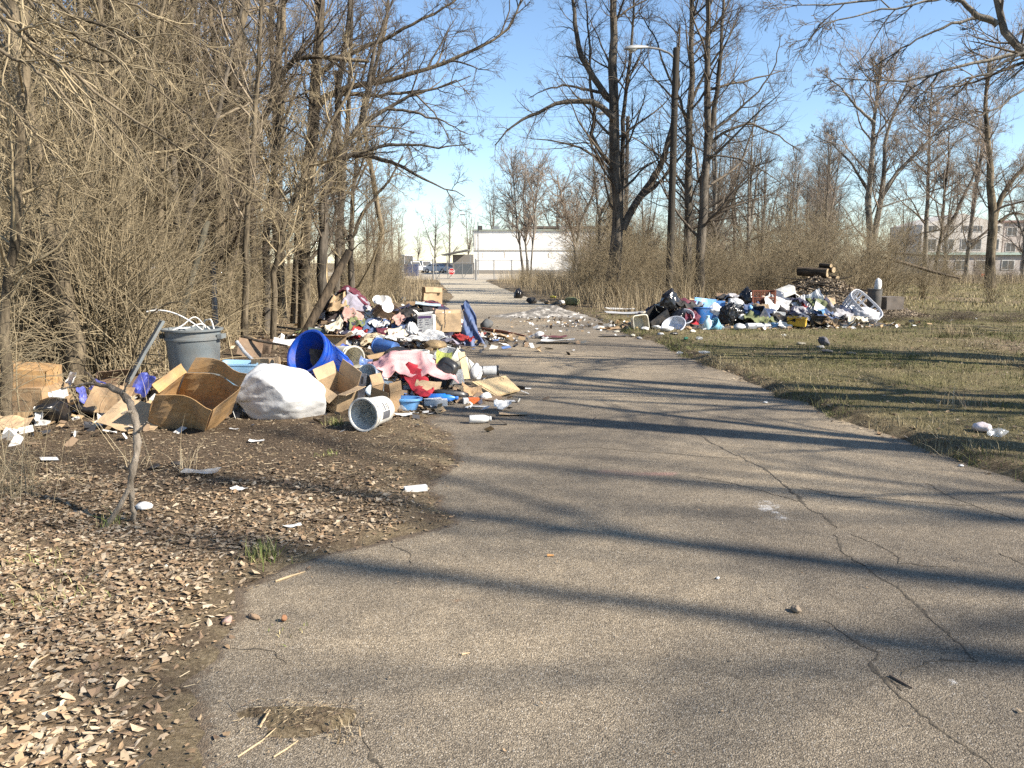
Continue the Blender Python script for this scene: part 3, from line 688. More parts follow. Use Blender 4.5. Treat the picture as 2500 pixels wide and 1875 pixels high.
def aim(o, p, d, roll=0.0):
    o.location = p; o.rotation_euler = (Vector(d).to_track_quat('Z', 'X') @ Matrix.Rotation(roll, 4, 'Z').to_quaternion()).to_euler(); return o
def rumple(seed, amp, s=6.0):
    def f(x, y): return amp * (2 * fbm(x + 31.7 * seed, y - 11.3 * seed, s, 3, seed) - 1)
    return f
def carton(name, label, w, d, h, loc, rot, mat=CARD, flaps=(), t=.006, seed=0, closed=False, group=None, cat="carton", cr=.014):
    """flaps: (side 0 front -y, 1 right, 2 back, 3 left, length, angle deg: 0 straight up, 90 outwards flat, -90 closed)"""
    r = empty(name, loc, rot); tag(r, label, cat, group)
    f = rumple(seed, .008, 5)
    m = MB()
    m.sheet(w, d, 6, 6, t, f, TR(0, 0, .002))
    m.build("bottom", mat, r)
    for k, (L, off, a) in enumerate(((w, d / 2, 0), (d, w / 2, 90), (w, d / 2, 180), (d, w / 2, 270))):
        mm = MB(); mm.sheet(L - .002, h, 8, 6, t, rumple(seed + k + 1, cr, 4), RZ(math.radians(a)) @ TR(0, -off, h / 2) @ RX(math.pi / 2))
        mm.build("side_panel", mat, r)
    for (k, fl, ang) in flaps:
        L, off, a = ((w, d / 2, 0), (d, w / 2, 90), (w, d / 2, 180), (d, w / 2, 270))[k]
        mm = MB(); mm.sheet(L - .012, fl, 8, 4, t, rumple(seed + 9 + k, cr * 1.3, 4), RZ(math.radians(a)) @ TR(0, -off + .002, h + .002) @ RX(math.pi / 2 + math.radians(ang)) @ TR(0, fl / 2, 0))
        mm.build("flap", mat, r)
    if closed:
        mm = MB(); mm.sheet(w, d, 6, 6, t, f, TR(0, 0, h)); mm.build("top_panel", mat, r)
    return r
def flat(name, label, w, h, loc, rot, mat, bend=.01, t=.005, seed=0, cat="cardboard", group=None, nx=10, ny=8, warp=.04):
    m = MB()
    def wp(x, y): return x + warp * w * (2 * fbm(x, y, 3 / max(w, .05), 2, seed) - 1), y + warp * h * (2 * fbm(x, y, 3 / max(w, .05), 2, seed + 5) - 1)
    zs = 3.0 / max(w, h)
    m.sheet(w, h, nx, ny, t, lambda x, y: bend * (2 * fbm(x, y, zs, 3, seed) - 1) + bend * .6 * ((2 * x / w) ** 2), None, wp)
    o = m.build(name, mat, None, False, loc, rot); return tag(o, label, cat, group)
def bucket(name, label, rb, rt, h, mat, ribs=True, sx=1, sy=1, sq=2.0, cat="bucket", handle=True, wall=.006, lip=.012, group=None, inner=None):
    r = empty(name); tag(r, label, cat, group)
    pr = [(rb * .97, 0), (rb, .008)]
    if ribs: pr += [(rb + (rt - rb) * .80, h * .80), (rb + (rt - rb) * .80 + lip, h * .80), (rb + (rt - rb) * .82 + lip, h * .83), (rb + (rt - rb) * .83 + .002, h * .835), (rb + (rt - rb) * .9, h * .90), (rb + (rt - rb) * .9 + lip * .8, h * .905), (rb + (rt - rb) * .92 + lip * .8, h * .925), (rt, h * .93)]
    pr += [(rt, h - .03), (rt + lip, h - .025), (rt + lip * 1.1, h - .004), (rt + lip * .6, h), (rt - wall, h - .002), (rb - wall, .014), (rb * .5, .012)]
    m = MB(); m.lathe(pr, 36 if sq == 2 else 48, sx, sy, sq); m.build("shell", mat, r, True)
    if handle:
        a = np.linspace(0, np.pi, 14); hm = MB()
        hm.tube(np.stack([np.cos(a) * (rt + lip) * sx, -.35 * np.sin(a) * rt - 0, h * .86 - np.sin(a) * rt * .9], 1), .0035, 5); hm.build("wire_handle", STEEL, r)
        for s in (-1, 1): part("handle_lug", mat, r, ((s * (rt + lip * .5) * sx, 0, h * .86), (.02, .03, .03)))
    return r
def lump(name, label, size, loc, rot, mat, seed=0, sub=4, amp=.10, cuts=10, crease=.03, cs=3.0, cat="bag", group=None, knot=False, squash=.0, parent=None, dr=(.55, .92)):
    import bmesh
    bm = bmesh.new(); bmesh.ops.create_icosphere(bm, subdivisions=sub, radius=1.0)
    V = np.array([v.co[:] for v in bm.verts]); F = np.array([[v.index for v in f.verts] for f in bm.faces]); bm.free()
    rg_ = np.random.default_rng(seed); U = V.copy()
    for k in range(cuts):
        n = norm(rg_.normal(size=3)); d = rg_.uniform(*dr); e = V @ n - d
        V = V - np.where(e > 0, e * .85, 0)[:, None] * n
    th = np.arctan2(U[:, 1], U[:, 0])
    nz_ = fbm(U[:, 0] * cs + seed, U[:, 1] * cs + U[:, 2] * 2.3 * cs, 1, 4, seed) - .5
    rd = np.abs(2 * fbm(U[:, 0] * cs * 2 + 9 + seed, (U[:, 1] - U[:, 2]) * cs * 2.2, 1, 3, seed + 3) - 1)
    rd2 = np.abs(2 * fbm(U[:, 0] * cs * 4.5 - seed, (U[:, 1] * .7 + U[:, 2]) * cs * 4.1, 1, 2, seed + 6) - 1)
    V = V * (1 + amp * 2 * nz_ - crease * 3 * (1 - rd) ** 3 - (.02 if sub in (4, 5) else .012) * (1 - rd2) ** 2)[:, None]
    V[:, 2] = np.where(V[:, 2] < -.62, -.62 + (V[:, 2] + .62) * .1, V[:, 2]) + .65
    if knot:
        pull = np.exp(-((U[:, 0]) ** 2 + (U[:, 1]) ** 2) * 9) * (U[:, 2] > 0)
        V[:, 2] += pull * .28; V[:, :2] *= (1 - .0 * pull)[:, None]
        V *= (1 + .05 * np.cos(th * 11 + 3 * nz_) * np.exp(-(U[:, 2] - .75) ** 2 * 7))[:, None]
    V = V * (np.array(size) / np.array([2, 2, 1.65]))
    me = mesh_np(name, V, F, True)
    if parent is not None: return link(name, me, mat, parent, loc, rot)
    o = link(name, me, mat, None, loc, rot)
    return tag(o, label, cat, group)
def cloth(name, label, cx, cy, w, h, rz, H, mat, seed, amp=.05, fold=7.0, n=34, t=.006, cat="garment", group=None, lift=.01, ragged=.16, sag=0.0):
    c, s = math.cos(rz), math.sin(rz)
    m = MB()
    x, y = np.meshgrid(np.linspace(-w / 2, w / 2, n), np.linspace(-h / 2, h / 2, n)); x, y = x.ravel(), y.ravel()
    wx = x + ragged * w * (2 * fbm(x, y, 2.2 / w, 3, seed) - 1); wy = y + ragged * h * (2 * fbm(x, y, 2.2 / h, 3, seed + 4) - 1)
    X, Y = wx * c - wy * s, wx * s + wy * c
    a = fbm(wx + seed, wy, fold, 2, seed + 7); rid = 1 - np.abs(2 * a - 1)
    a2 = fbm(wx * .6 + seed, wy * 1.7, fold * 1.9, 2, seed + 8); rid2 = 1 - np.abs(2 * a2 - 1)
    z = np.asarray(H(X + cx, Y + cy)) + lift + amp * rid ** 2 + amp * .45 * rid2 ** 2
    edge = np.maximum(np.abs(2 * x / w), np.abs(2 * y / h)); z = z - sag * sstep(.75, 1.0, edge)
    g0 = np.maximum(gz(X + cx, Y + cy), 0) + .008
    z = np.maximum(z, g0)
    nn = n * n; z0 = float(np.min(z))
    V = np.concatenate([np.stack([X, Y, z - z0 + t], 1), np.stack([X, Y, z - z0], 1)])
    i = (np.arange(n - 1)[:, None] * n + np.arange(n - 1)[None]).ravel(); q = np.stack([i, i + 1, i + n + 1, i + n], 1)
    b = np.array(list(range(n - 1)) + [n * k + n - 1 for k in range(n - 1)] + [n * n - 1 - k for k in range(n - 1)] + [n * (n - 1 - k) for k in range(n - 1)]); b2 = np.roll(b, -1)
    m.add(V, [q, q[:, ::-1] + nn, np.stack([b, b + nn, b2 + nn, b2], 1)])
    o = m.build(name, mat, None, False, (cx, cy, z0)); o.data.polygons.foreach_set("use_smooth", np.ones(len(o.data.polygons), bool))
    return tag(o, label, cat, group)
def gauss(x, y, cx, cy, sx, sy, h): return h * np.exp(-((x - cx) / sx) ** 2 - ((y - cy) / sy) ** 2)
def bottle(name, label, r, h, mat, capmat, loc, d, cat="bottle", neck=.35, group=None):
    b = empty(name); tag(b, label, cat, group)
    m = MB(); m.lathe([(r * .9, 0), (r, r * .15), (r, h * .62), (r * .92, h * .72), (r * neck * 1.2, h * .88), (r * neck, h * .9), (r * neck, h * .95)], 24); m.build("body", mat, b, True)
    c = MB(); c.lathe([(r * neck * 1.25, h * .93), (r * neck * 1.25, h), (r * neck * 1.1, h * 1.01)], 16); c.build("cap", capmat, b, True)
    return aim(b, loc, d)

# ---------------------------------------------------------------- near heap, left of the road
def H1(x, y):
    x, y = np.asarray(x, float), np.asarray(y, float)
    return np.maximum(gauss(x, y, -1.75, 9.7, .55, .6, .30), np.maximum(gauss(x, y, -2.6, 9.7, .6, .5, .22), gauss(x, y, -1.0, 10.2, .4, .6, .30)))
# grey trash can with cables
gc = bucket("trash_can", "tall dark grey plastic trash can standing among the brush", .24, .30, .85, GREYP, False, cat="trash can", handle=False, lip=.03)
p = P(481, 990, 9.1); gc.location = (p[0], 9.1, gnd(481, 990)[2] - .01)
hm = MB(); hm.lathe([(.295, .72), (.308, .725), (.308, .75), (.295, .755)], 40, cap=False); hm.build("rib", GREYP, gc, True)
for s in (-1, 1): part("handle", GREYP, gc, ((s * .325, 0, .76), (.05, .16, .05)))
cb = MB(); rg_ = np.random.default_rng(3)
for k in range(3):
    a0, a1 = rg_.uniform(0, 6.28, 2); hh = rg_.uniform(.02, .22); t = np.linspace(0, 1, 14)
    cb.tube(np.stack([.24 * (np.cos(a0) * (1 - t) + np.cos(a1) * t), .24 * (np.sin(a0) * (1 - t) + np.sin(a1) * t), .78 + hh * np.sin(t * np.pi) + .03 * np.sin(t * 9 + k)], 1), .008, 6)
t = np.linspace(0, 1, 14); cb.tube(np.stack([.16 - .62 * t, -.1 * t, .78 + .62 * t - .36 * t ** 2.2], 1), .009, 6)
co = cb.build("white_cable", PAPER, None, True, gc.location); tag(co, "white cables looping out of the grey trash can", "cable")
flat("grey_plank", "grey plastic panel leaning against the grey trash can", .16, .78, (P(352, 850, 8.9)[0], 8.95, .02), (math.radians(62), 0, math.radians(-38)), GREYP, .01, .03, 2, "panel", warp=.02)
pn = bpy.data.objects["grey_plank"]; a, b = Vector(P(318, 930, 8.8)), Vector(P(397, 792, 9.0)); pn.location = (a + b) / 2; dv = (b - a).normalized()
pn.rotation_euler = Matrix((Vector((dv.y, -dv.x, 0)).normalized().cross(dv).cross(dv).normalized() * 1.0, dv, Vector((dv.y, -dv.x, 0)).normalized())).transposed().to_euler() if False else dv.to_track_quat('Y', 'Z').to_euler()
# big open carton, flap box
carton("large_carton", "largest open brown carton, tipped over beside the white bag", .62, .42, .40, gnd(452, 1066), (math.radians(-14), math.radians(24), math.radians(24)), CARDO, [(2, .15, 14), (3, .13, 40)], .007, 11, cr=.032)
lean_to(bpy.data.objects["large_carton"], Vector(P(465, 1030, 7.7)[:2] + (.10,)), -19, 24, 3)
for c_ in bpy.data.objects["large_carton"].children:
    for v_ in c_.data.vertices: v_.co.x += .52 * v_.co.z; v_.co.y += .05 * math.sin(v_.co.x * 9)
flat("cardboard_sheet", "flattened tan cardboard lying before the largest carton", .62, .42, Vector(gnd(335, 1048)) + Vector((0, 0, .10)), (math.radians(28), math.radians(8), math.radians(-16)), CARD2, .02, .006, 4)
carton("cardboard_slab", "orange-brown long carton lying at the left edge, uppermost", .74, .4, .20, P(40, 940, 8.4)[:2] + (.33,), (.06, .10, .12), CARDO, (), .006, 14, closed=True, cr=.022)
carton("cardboard_slab", "orange-brown flattened carton under the other at the left edge", .80, .45, .27, P(50, 980, 8.4)[:2] + (.04,), (0, -.03, -.08), CARD, (), .006, 15, closed=True, cr=.022)
flat("cardboard_sheet", "pale tan cardboard scrap on the soil below the left-edge cartons", .34, .22, P(25, 1040, 7.4)[:2] + (.10,), (.4, .1, .2), CARD2, .03, .006, 16)
flat("cardboard_sheet", "flattened brown cardboard leaning behind the vine stem", .46, .34, P(268, 980, 8.2)[:2] + (.20,), (.9, .1, -.2), CARD, .03, .006, 18)
for (nm, lab, u, v, Y, sz, mat, sd) in [
        ("black_bag", "crumpled black bag in the canes before the left-edge cartons", 130, 1010, 7.9, (.55, .4, .26), BAGB, 5), ("black_bag", "low black bag behind the vine stem", 215, 985, 8.3, (.6, .4, .22), BAGB, 6),
        ("plastic_scrap", "purple-blue plastic bundle beside the leaning grey panel", 352, 940, 8.6, (.22, .14, .20), M((.07, .09, .36), .5), 7), ("plastic_scrap", "small purple-blue plastic piece among the canes", 245, 945, 8.4, (.19, .1, .10), M((.07, .09, .36), .5), 8),
        ("plastic_scrap", "purple-blue plastic tub end beside the white paper", 198, 965, 8.2, (.10, .1, .14), M((.07, .09, .36), .5), 9), ("white_scrap", "crumpled white paper wedge on the far-left trash", 178, 925, 8.4, (.26, .14, .10), PAPER, 10),
        ("white_scrap", "small white carton corner at the far-left trash", 98, 1010, 7.7, (.07, .05, .11), PAPER, 11), ("white_scrap", "flat white wad beside the left-edge carton", 143, 965, 8.1, (.16, .08, .06), PAPER, 12)]:
    p = P(u, v, Y); z = max(p[2] - sz[2] * .5, float(gz(p[0], Y)))
    if 'scrap' in nm:
        flat(nm, lab, sz[0], sz[2] + .03, (p[0], Y, z + sz[2] * .5), (1.0, .3 * math.sin(sd), math.sin(sd * 2.3)), mat, .035, .004, sd, 'plastic' if 'plastic' in nm else 'paper', warp=.2); continue
    lump(nm, lab, sz, (p[0], Y, z if sz[2] < .2 else max(0.0, float(gz(p[0], Y)))), (0, 0, sd), mat, sd, 3, .12, 8, .05, cat="bag" if "bag" in nm else "plastic" if "plastic" in nm else "paper")
carton("brown_carton", "dull brown carton buried in the canes behind the large carton", .42, .34, .30, gnd(292, 985), (.05, 0, .5), CARDD, [(0, .15, 50)], .006, 17)
# white bag
lump("white_bag", "large full white plastic bag bulging beside the large carton", (1.08, .74, .62), Vector(gnd(664, 1036)) + Vector((0, .3, -.01)), (.06, .05, .2), BAGW, 29, 5, .05, 22, .006, 1.3, "trash bag", dr=(.66, .93))
wbo = bpy.data.objects["white_bag"]; nv = len(wbo.data.vertices); co_ = np.empty(nv * 3, np.float32); wbo.data.vertices.foreach_get('co', co_); co_ = co_.reshape(-1, 3)
xn = co_[:, 0] / .54; ph = np.arctan2(co_[:, 2] - .28, co_[:, 1]); lft = sstep(.55, -.9, xn); nn_ = fbm(xn * 2 + 4, ph * 1.3, 1, 2, 5)
pl = np.abs(np.sin(ph * 6.5 + 5 * nn_ + xn * 1.5)) ** .6; sq_ = 1 - .34 * sstep(-.15, -1.05, xn) - .055 * (1 - pl) * (.25 + lft) * 1.6
co_[:, 1] *= sq_; co_[:, 2] = .28 + (co_[:, 2] - .28) * np.where(co_[:, 2] > .28, sq_, 1); co_[:, 2] -= .06 * sstep(-.2, -1, xn) * (co_[:, 2] > .2)
wbo.data.vertices.foreach_set('co', co_.ravel()); wbo.data.update()
# light blue bin, shipping carton, pieces behind
lb = bucket("storage_bin", "light blue rectangular bin behind the white bag", .14, .17, .30, SKYB, False, 1.15, .8, 6, "bin", False); lb.location = P(587, 965, 9.6)[:2] + (.12,); lb.rotation_euler = (.05, .06, .25)
sc_ = carton("shipping_carton", "closed brown shipping carton with white labels behind the white bag", .26, .22, .25, P(655, 960, 9.7)[:2] + (.20,), (0, -.06, -.35), CARD2, (), .005, 22, closed=True)
for (x, z, w, h) in ((.05, .17, .10, .065), (.075, .06, .07, .07)): part("label", PAPER, sc_, ((x - .0, -.118, z), (w, .004, h)))
carton("open_carton", "low open carton with flap behind the shipping carton", .30, .22, .16, P(700, 935, 10.3)[:2] + (.16,), (.1, .1, .4), CARD2, [(0, .12, 60), (1, .12, 70)], .005, 23)
flat("cardboard_scrap", "grey-brown bent board behind the light blue bin", .30, .24, P(610, 850, 10.2), (math.radians(58), .2, .3), CARDD, .02, .005, 24)
flat("cardboard_scrap", "dark board leaning behind the shipping carton", .24, .2, P(645, 846, 10.4), (math.radians(66), 0, -.3), CARDD, .02, .005, 25)
br = MB(); br.tube([P(596, 822, 10.3), P(630, 832, 10.2), P(665, 838, 10.1), P(700, 844, 10.0), P(712, 868, 10.0)], [.018, .018, .016, .014, .006], 6)
tag(br.build("fallen_branch", BARK_X := bark("wet_bark", (.03, .024, .018), (.10, .08, .06)), None, True), "dark fallen branch lying behind the blue barrel", "branch")
ptb = MB(); ptb.tube([P(578, 834, 10.0), P(597, 860, 9.9), P(618, 880, 9.8)], .022, 8); tag(ptb.build("white_tube", PAPER, None, True), "short white plastic tube stuck behind the light blue bin", "tube")
flat("white_sheet", "pale torn sheet lying behind the blue barrel rim", .42, .3, P(705, 835, 11.2), (.2, .05, .2), PAPER, .03, .003, 26, "paper")
# blue barrel
a, b = Vector(P(747, 858, 9.25)), Vector(P(833, 911, 9.75)); d = (a - b)
bl = bucket("blue_barrel", "bright blue plastic barrel lying open-mouthed on the heap", .195, .262, d.length, BLUE, False, cat="barrel", handle=False, lip=.02, wall=.008)
aim(bl, b, d, .3)
hm = MB(); L_ = d.length
hm.lathe([(.252, L_ * .86), (.272, L_ * .865), (.272, L_ * .885), (.255, L_ * .89)], 40, cap=False); hm.lathe([(.246, L_ * .77), (.262, L_ * .775), (.262, L_ * .79), (.248, L_ * .795)], 40, cap=False); hm.build("hoop", BLUE, bl, True)
for k in range(2): m = MB(); m.box((0, 0, 0), (.004, .10, .07)); m.build("sticker", M((.5, .5, .48), .6), bl, False, (math.cos(3.5 + k * 1.9) * .243, math.sin(3.5 + k * 1.9) * .243, L_ * .68), (0, math.atan(.067 / L_), 3.5 + k * 1.9))
for k in range(12):
    an = k * math.pi / 6; m = MB(); m.box((0, 0, 0), (.012, .055, L_ * .42)); m.build("fluting", BLUE, bl, False, (math.cos(an) * .224, math.sin(an) * .224, L_ * .38), (0, math.atan(.067 / L_), an))
flat("barrel_lining", "brown cardboard curled inside the blue barrel", .34, .40, (0, 0, 0), (0, 0, 0), CARDD, .05, .005, 27, "cardboard")
bo_ = bpy.data.objects["barrel_lining"]; bo_.matrix_world = Matrix.Translation(b + d * .45) @ d.to_track_quat('Z', 'X').to_matrix().to_4x4() @ RZ(.6) @ RX(math.radians(70))
# cream bucket behind
b0, b1 = Vector(P(826, 868, 10.5)), Vector(P(892, 880, 10.0)); d = b1 - b0
cbk = bucket("cream_bucket", "cream pail lying on its side right behind the blue barrel", .13, .15, .40, CREAM, True, cat="bucket"); aim(cbk, b0, d, 1.0)
flat("crumpled_wrapper", "blue and grey wrapper stuffed in the cream pail", .16, .12, P(892, 886, 10.05), (.6, .3, .2), M((.12, .2, .42), .4), .05, .002, 28, "wrapper")
# small blue bin lying
b0, b1 = Vector(P(905, 842, 12.0)), Vector(P(966, 850, 11.6)); bb_ = bucket("blue_waste_bin", "dusty blue waste bin lying near the leopard cloth", .085, .115, .42, M((.07, .19, .50), .5), False, cat="bin", handle=False); aim(bb_, b1, b0 - b1)
carton("torn_carton", "small torn tan carton beside the fallen waste bin", .30, .24, .16, P(925, 885, 10.9)[:2] + (.18,), (.2, -.15, .5), CARD2, [(0, .12, 55), (3, .12, 30)], .005, 29)
carton("torn_carton", "tan carton below the clothes heap beside the blue barrel rim", .42, .3, .28, gnd(812, 868), (.05, .05, .3), CARD2, [(0, .16, 70), (1, .14, 60)], .005, 30)
flat("blue_scoop", "bright blue curved plastic shard beside the tan carton", .3, .22, P(843, 835, 13.2)[:2] + (.16,), (.7, .2, -.6), BLUE, .06, .008, 31, "plastic")
carton("woven_basket", "straw-coloured rough basket behind the cream pail", .40, .3, .20, P(868, 880, 11.8)[:2] + (.06,), (.1, .05, .3), M((.42, .33, .19), .95, .4, 30, .9, 90), (), .01, 32, cat="basket")
flat("magenta_cloth", "small magenta cloth scrap beside the dusty blue bin", .32, .22, P(893, 850, 12.3)[:2] + (.1,), (.3, .1, .2), M((.30, .05, .16), .9), .05, .004, 33, "cloth")
# black shells
def shell(name, label, L, W_, Hh, loc, rot, mat, cat):
    r = empty(name, loc, rot); tag(r, label, cat)
    m = MB(); m.lathe([(.42, 0), (.5, .02), (.5, Hh * .5), (.47, Hh * .85), (.40, Hh), (.2, Hh * 1.02)], 44, L, W_, 4.0); m.build("shell", mat, r, True)
    m = MB(); m.lathe([(.505, Hh * .42), (.52, Hh * .44), (.52, Hh * .5), (.505, Hh * .52)], 44, L, W_, 4.0, cap=False); m.build("seam", mat, r, True)
    m = MB(); m.lathe([(.40, Hh * 1.005), (.385, Hh * 1.03), (.36, Hh * 1.03), (.34, Hh * 1.005)], 44, L, W_, 4.0, cap=False); m.build("ridge", mat, r, True)
    m = MB(); m.tube([(-.08, -W_ / 2 - .0, Hh * .3), (-.07, -W_ / 2 - .04, Hh * .3), (.07, -W_ / 2 - .04, Hh * .3), (.08, -W_ / 2, Hh * .3)], .012, 6); m.build("handle", mat, r, True)
    return r
shell("black_case", "rounded black hard case lying tilted behind the pink cloth", .55, .36, .16, P(985, 878, 10.8)[:2] + (.24,), (math.radians(16), math.radians(14), math.radians(-22)), BLACKP, "case")
shell("black_case", "black hard case standing on edge right of the red cloth", .46, .26, .14, P(1082, 950, 9.75)[:2] + (.22,), (math.radians(74), math.radians(-58), math.radians(8)), BLACKP, "case")
shell("black_case", "black dish-shaped shell lying under the clear plastic box", .42, .34, .08, P(1098, 985, 9.3)[:2] + (.03,), (math.radians(-12), math.radians(8), .2), BLACKP, "case")
w1 = bucket("white_bucket", "white pail standing upright behind the pink cloth", .125, .15, .36, BUCK, True, cat="bucket"); w1.location = P(1021, 900, 11.2)[:2] + (.02,)
w2 = bucket("white_bucket", "white pail tilted open upward near the cream jug", .125, .155, .36, BUCK, True, cat="bucket"); aim(w2, P(1098, 900, 11.0)[:2] + (.05,), (-.12, -.30, 1), .5)
cj = bucket("cream_jug", "cream plastic jug leaning at the right end of the heap", .085, .125, .34, CREAM, False, cat="jug", handle=False); aim(cj, P(1152, 893, 10.8)[:2] + (.16,), (-.75, -.1, .55), 0)
flat("green_net", "yellow-green mesh bag draped on the black case", .2, .3, P(1080, 884, 10.0), (.9, .3, .3), M((.30, .34, .08), .9, .4, 30, .6, 60), .06, .004, 34, "mesh bag")
flat("clear_sheet", "clear plastic sheet slumped before the tilted white pail", .32, .26, P(1072, 884, 10.3), (.75, 0, .2), CLEAR, .04, .003, 35, "plastic")
flat("wood_strip", "tan wooden strip leaning by the cream jug", .09, .36, P(1132, 893, 10.1), (math.radians(65), 0, math.radians(30)), WOOD, .004, .014, 36, "wood", warp=.01)
lump("white_crumple", "crumpled white plastic between the wire and canister", (.26, .2, .26), P(1160, 915, 10.5)[:2] + (.05,), (0, 0, 1), BAGW, 37, 3, .15, 10, .07, cat="plastic")
# canister with black lid
cn = empty("canister"); tag(cn, "white cylindrical canister with black ends lying on the road edge", "canister")
m = MB(); m.lathe([(.065, 0), (.068, .01), (.068, .2), (.065, .21)], 24); m.build("body", PAPER, cn, True)
for z in (-.012, .205): m = MB(); m.lathe([(.071, 0), (.073, .008), (.073, .022), (.069, .03)], 24, mtx=TR(0, 0, z)); m.build("cap", BLACKP, cn, True)
aim(cn, P(1176, 901, 10.9)[:2] + (.13,), (1, .1, .02))
# wires
def wiry(label, pts, r=.004, seed=0, mat=WIRE):
    pts = np.array(pts, float); t = np.linspace(0, len(pts) - 1, 26); rg2 = np.random.default_rng(seed)
    q = np.stack([np.interp(t, range(len(pts)), pts[:, k]) for k in range(3)], 1) + rg2.normal(0, .006, (26, 3))
    m = MB(); m.tube(q, r, 5); tag(m.build("loose_wire", mat, None, True), label, "wire")
wiry("black twisted wire looping over the cream jug", [P(1085, 892, 9.9), P(1118, 882, 9.9), P(1140, 868, 9.9), P(1150, 900, 9.9), P(1148, 925, 9.8), P(1120, 930, 9.7)], .0045, 1)
wiry("thin wire arcing up from the white plastic to the pail", [P(983, 785, 13.5), P(988, 815, 12.5), P(1000, 850, 11.8), P(1022, 868, 11)], .004, 2)
wiry("tangled black wire behind the tan board", [P(1155, 930, 9.9), P(1175, 905, 10), P(1190, 920, 10), P(1215, 915, 10.2), P(1230, 925, 10)], .004, 3)
# clear box
cbx = carton("clear_box", "clear plastic clamshell box leaning on the heap front", .22, .09, .17, P(1112, 948, 9.7)[:2] + (.13,), (-.25, -.12, .1), CLEAR, (), .003, 38, closed=True, cat="plastic box")
# tan board
c4 = [Vector(P(1152, 932, 9.6)), Vector(P(1234, 917, 10.3)), Vector(P(1270, 951, 9.85)), Vector(P(1209, 966, 9.35))]
n_ = (c4[1] - c4[0]).cross(c4[3] - c4[0]).normalized(); n_ = n_ if n_.z > 0 else -n_
m = MB(); V = np.array([list(c) for c in c4] + [list(c - n_ * .022) for c in c4]); o0 = np.array([V[:, 0].mean(), V[:, 1].mean(), 0])
m.add(V - o0, np.array([[3, 2, 1, 0], [4, 5, 6, 7], [0, 1, 5, 4], [1, 2, 6, 5], [2, 3, 7, 6], [3, 0, 4, 7]]))
tb = m.build("tan_board", WOOD, None, False, o0); tag(tb, "pale tan cabinet board lying slanted on the road edge", "board")
m = MB(); e0, e1 = c4[0] + (c4[1] - c4[0]) * .06, c4[3] + (c4[2] - c4[3]) * .06
m.tube([e0 - Vector(o0) + n_ * .002, e1 - Vector(o0) + n_ * .002], .003, 4); m.build("groove", CARDD, tb)
flat("brown_paper", "crumpled brown paper bag beside the tan board", .26, .2, P(1150, 958, 9.4)[:2] + (.08,), (.5, .25, .4), CARD, .06, .004, 39, "paper")
flat("dark_sheet", "dark brown panel propping the tan board", .32, .14, P(1190, 968, 9.3)[:2] + (.03,), (.25, .1, -.35), CARDD, .01, .012, 40, "board")
# cloths
cloth("pink_blanket", "dusty pink blanket draped over the heap", -1.22, 9.75, .95, .72, .25, lambda x, y: np.maximum(H1(x, y), gauss(x, y, -1.3, 9.8, .55, .5, .42)) , PINK, 50, .09, 3.2, 46, .01, "blanket", lift=.02, ragged=.10)
cloth("red_cloth", "deep red trousers hanging from under the pink blanket", -1.08, 9.32, .26, .62, .5, lambda x, y: gauss(x, y, -1.2, 9.65, .30, .36, .34), RED, 51, .07, 4.0, 34, .012, "trousers", lift=.01, ragged=.10)
flat("cardboard_scrap", "torn tan cardboard scrap lying on the red trousers", .30, .19, P(1044, 945, 9.3), (math.radians(38), .1, -.1), CARD2, .015, .005, 52)
bottle("blue_bottle", "bright blue plastic bottle lying at the heap's foot", .052, .34, M((.02, .20, .70), .35), M((.02, .15, .55), .4), Vector(P(1046, 972, 9.1)[:2] + (.06,)), (1, .05, 0))
bk_ = empty("white_box", gnd(1064, 990), (0, 0, .12)); tag(bk_, "flat white box with loose papers before the blue bottle", "box")
part("box_body", PAPER, bk_, ((0, 0, .035), (.26, .14, .065))); flat_o = MB(); flat_o.sheet(.2, .12, 6, 5, .002, rumple(4, .01), TR(-.03, .02, .075) @ RZ(.2)); flat_o.build("loose_paper", PAPER, bk_)
oc = empty("orange_carton", gnd(1150, 984), (0, 0, .2)); tag(oc, "small orange and white carton lying on the asphalt", "carton")
part("printed_half", M((.75, .16, .03), .6), oc, ((.03, 0, .03), (.12, .10, .06))); part("white_half", PAPER, oc, ((-.06, 0, .029), (.06, .098, .058)))
lump("white_crumple", "crumpled white carton beside the orange carton", (.16, .12, .10), gnd(1186, 977), (0, 0, .3), PAPER, 53, 3, .12, 8, .06, cat="paper")
flat("printed_strip", "long cream printed strip behind the orange carton", .34, .06, gnd(1140, 970, .05), (.1, .02, .25), M((.66, .62, .5), .8, .3, 25), .006, .004, 54, "paper")
bs = bucket("washbasin", "light blue oval washbasin at the front of the heap", .115, .155, .13, LBLUE, False, 1.05, 1, 2.2, "basin", False, lip=.018); bs.location = gnd(990, 1006); bs.rotation_euler = (-.05, .03, 0)
carton("half_carton", "brown carton half standing open behind the white bucket", .24, .20, .26, gnd(938, 1012), (.05, .22, -.55), CARD, [(1, .10, -20), (3, .12, 30)], .006, 55)
cwb = bucket("white_bowl", "shallow white bowl wedged behind the half carton", .10, .17, .12, M((.66, .72, .72), .4), False, cat="bowl", handle=False, lip=.008); aim(cwb, P(935, 985, 8.9)[:2] + (.10,), (-.1, -.35, 1))
cw2 = bucket("white_bowl", "white tub leaning upright above the shallow bowl", .12, .16, .20, M((.66, .72, .72), .4), False, cat="bowl", handle=False, lip=.008); aim(cw2, P(920, 950, 9.2)[:2] + (.22,), (-.55, -.75, .45))
flat("folded_carton", "brown folded cardboard standing like a roof below the pink blanket", .34, .26, P(908, 925, 9.25), (math.radians(74), .1, -.75), CARD, .02, .006, 56)
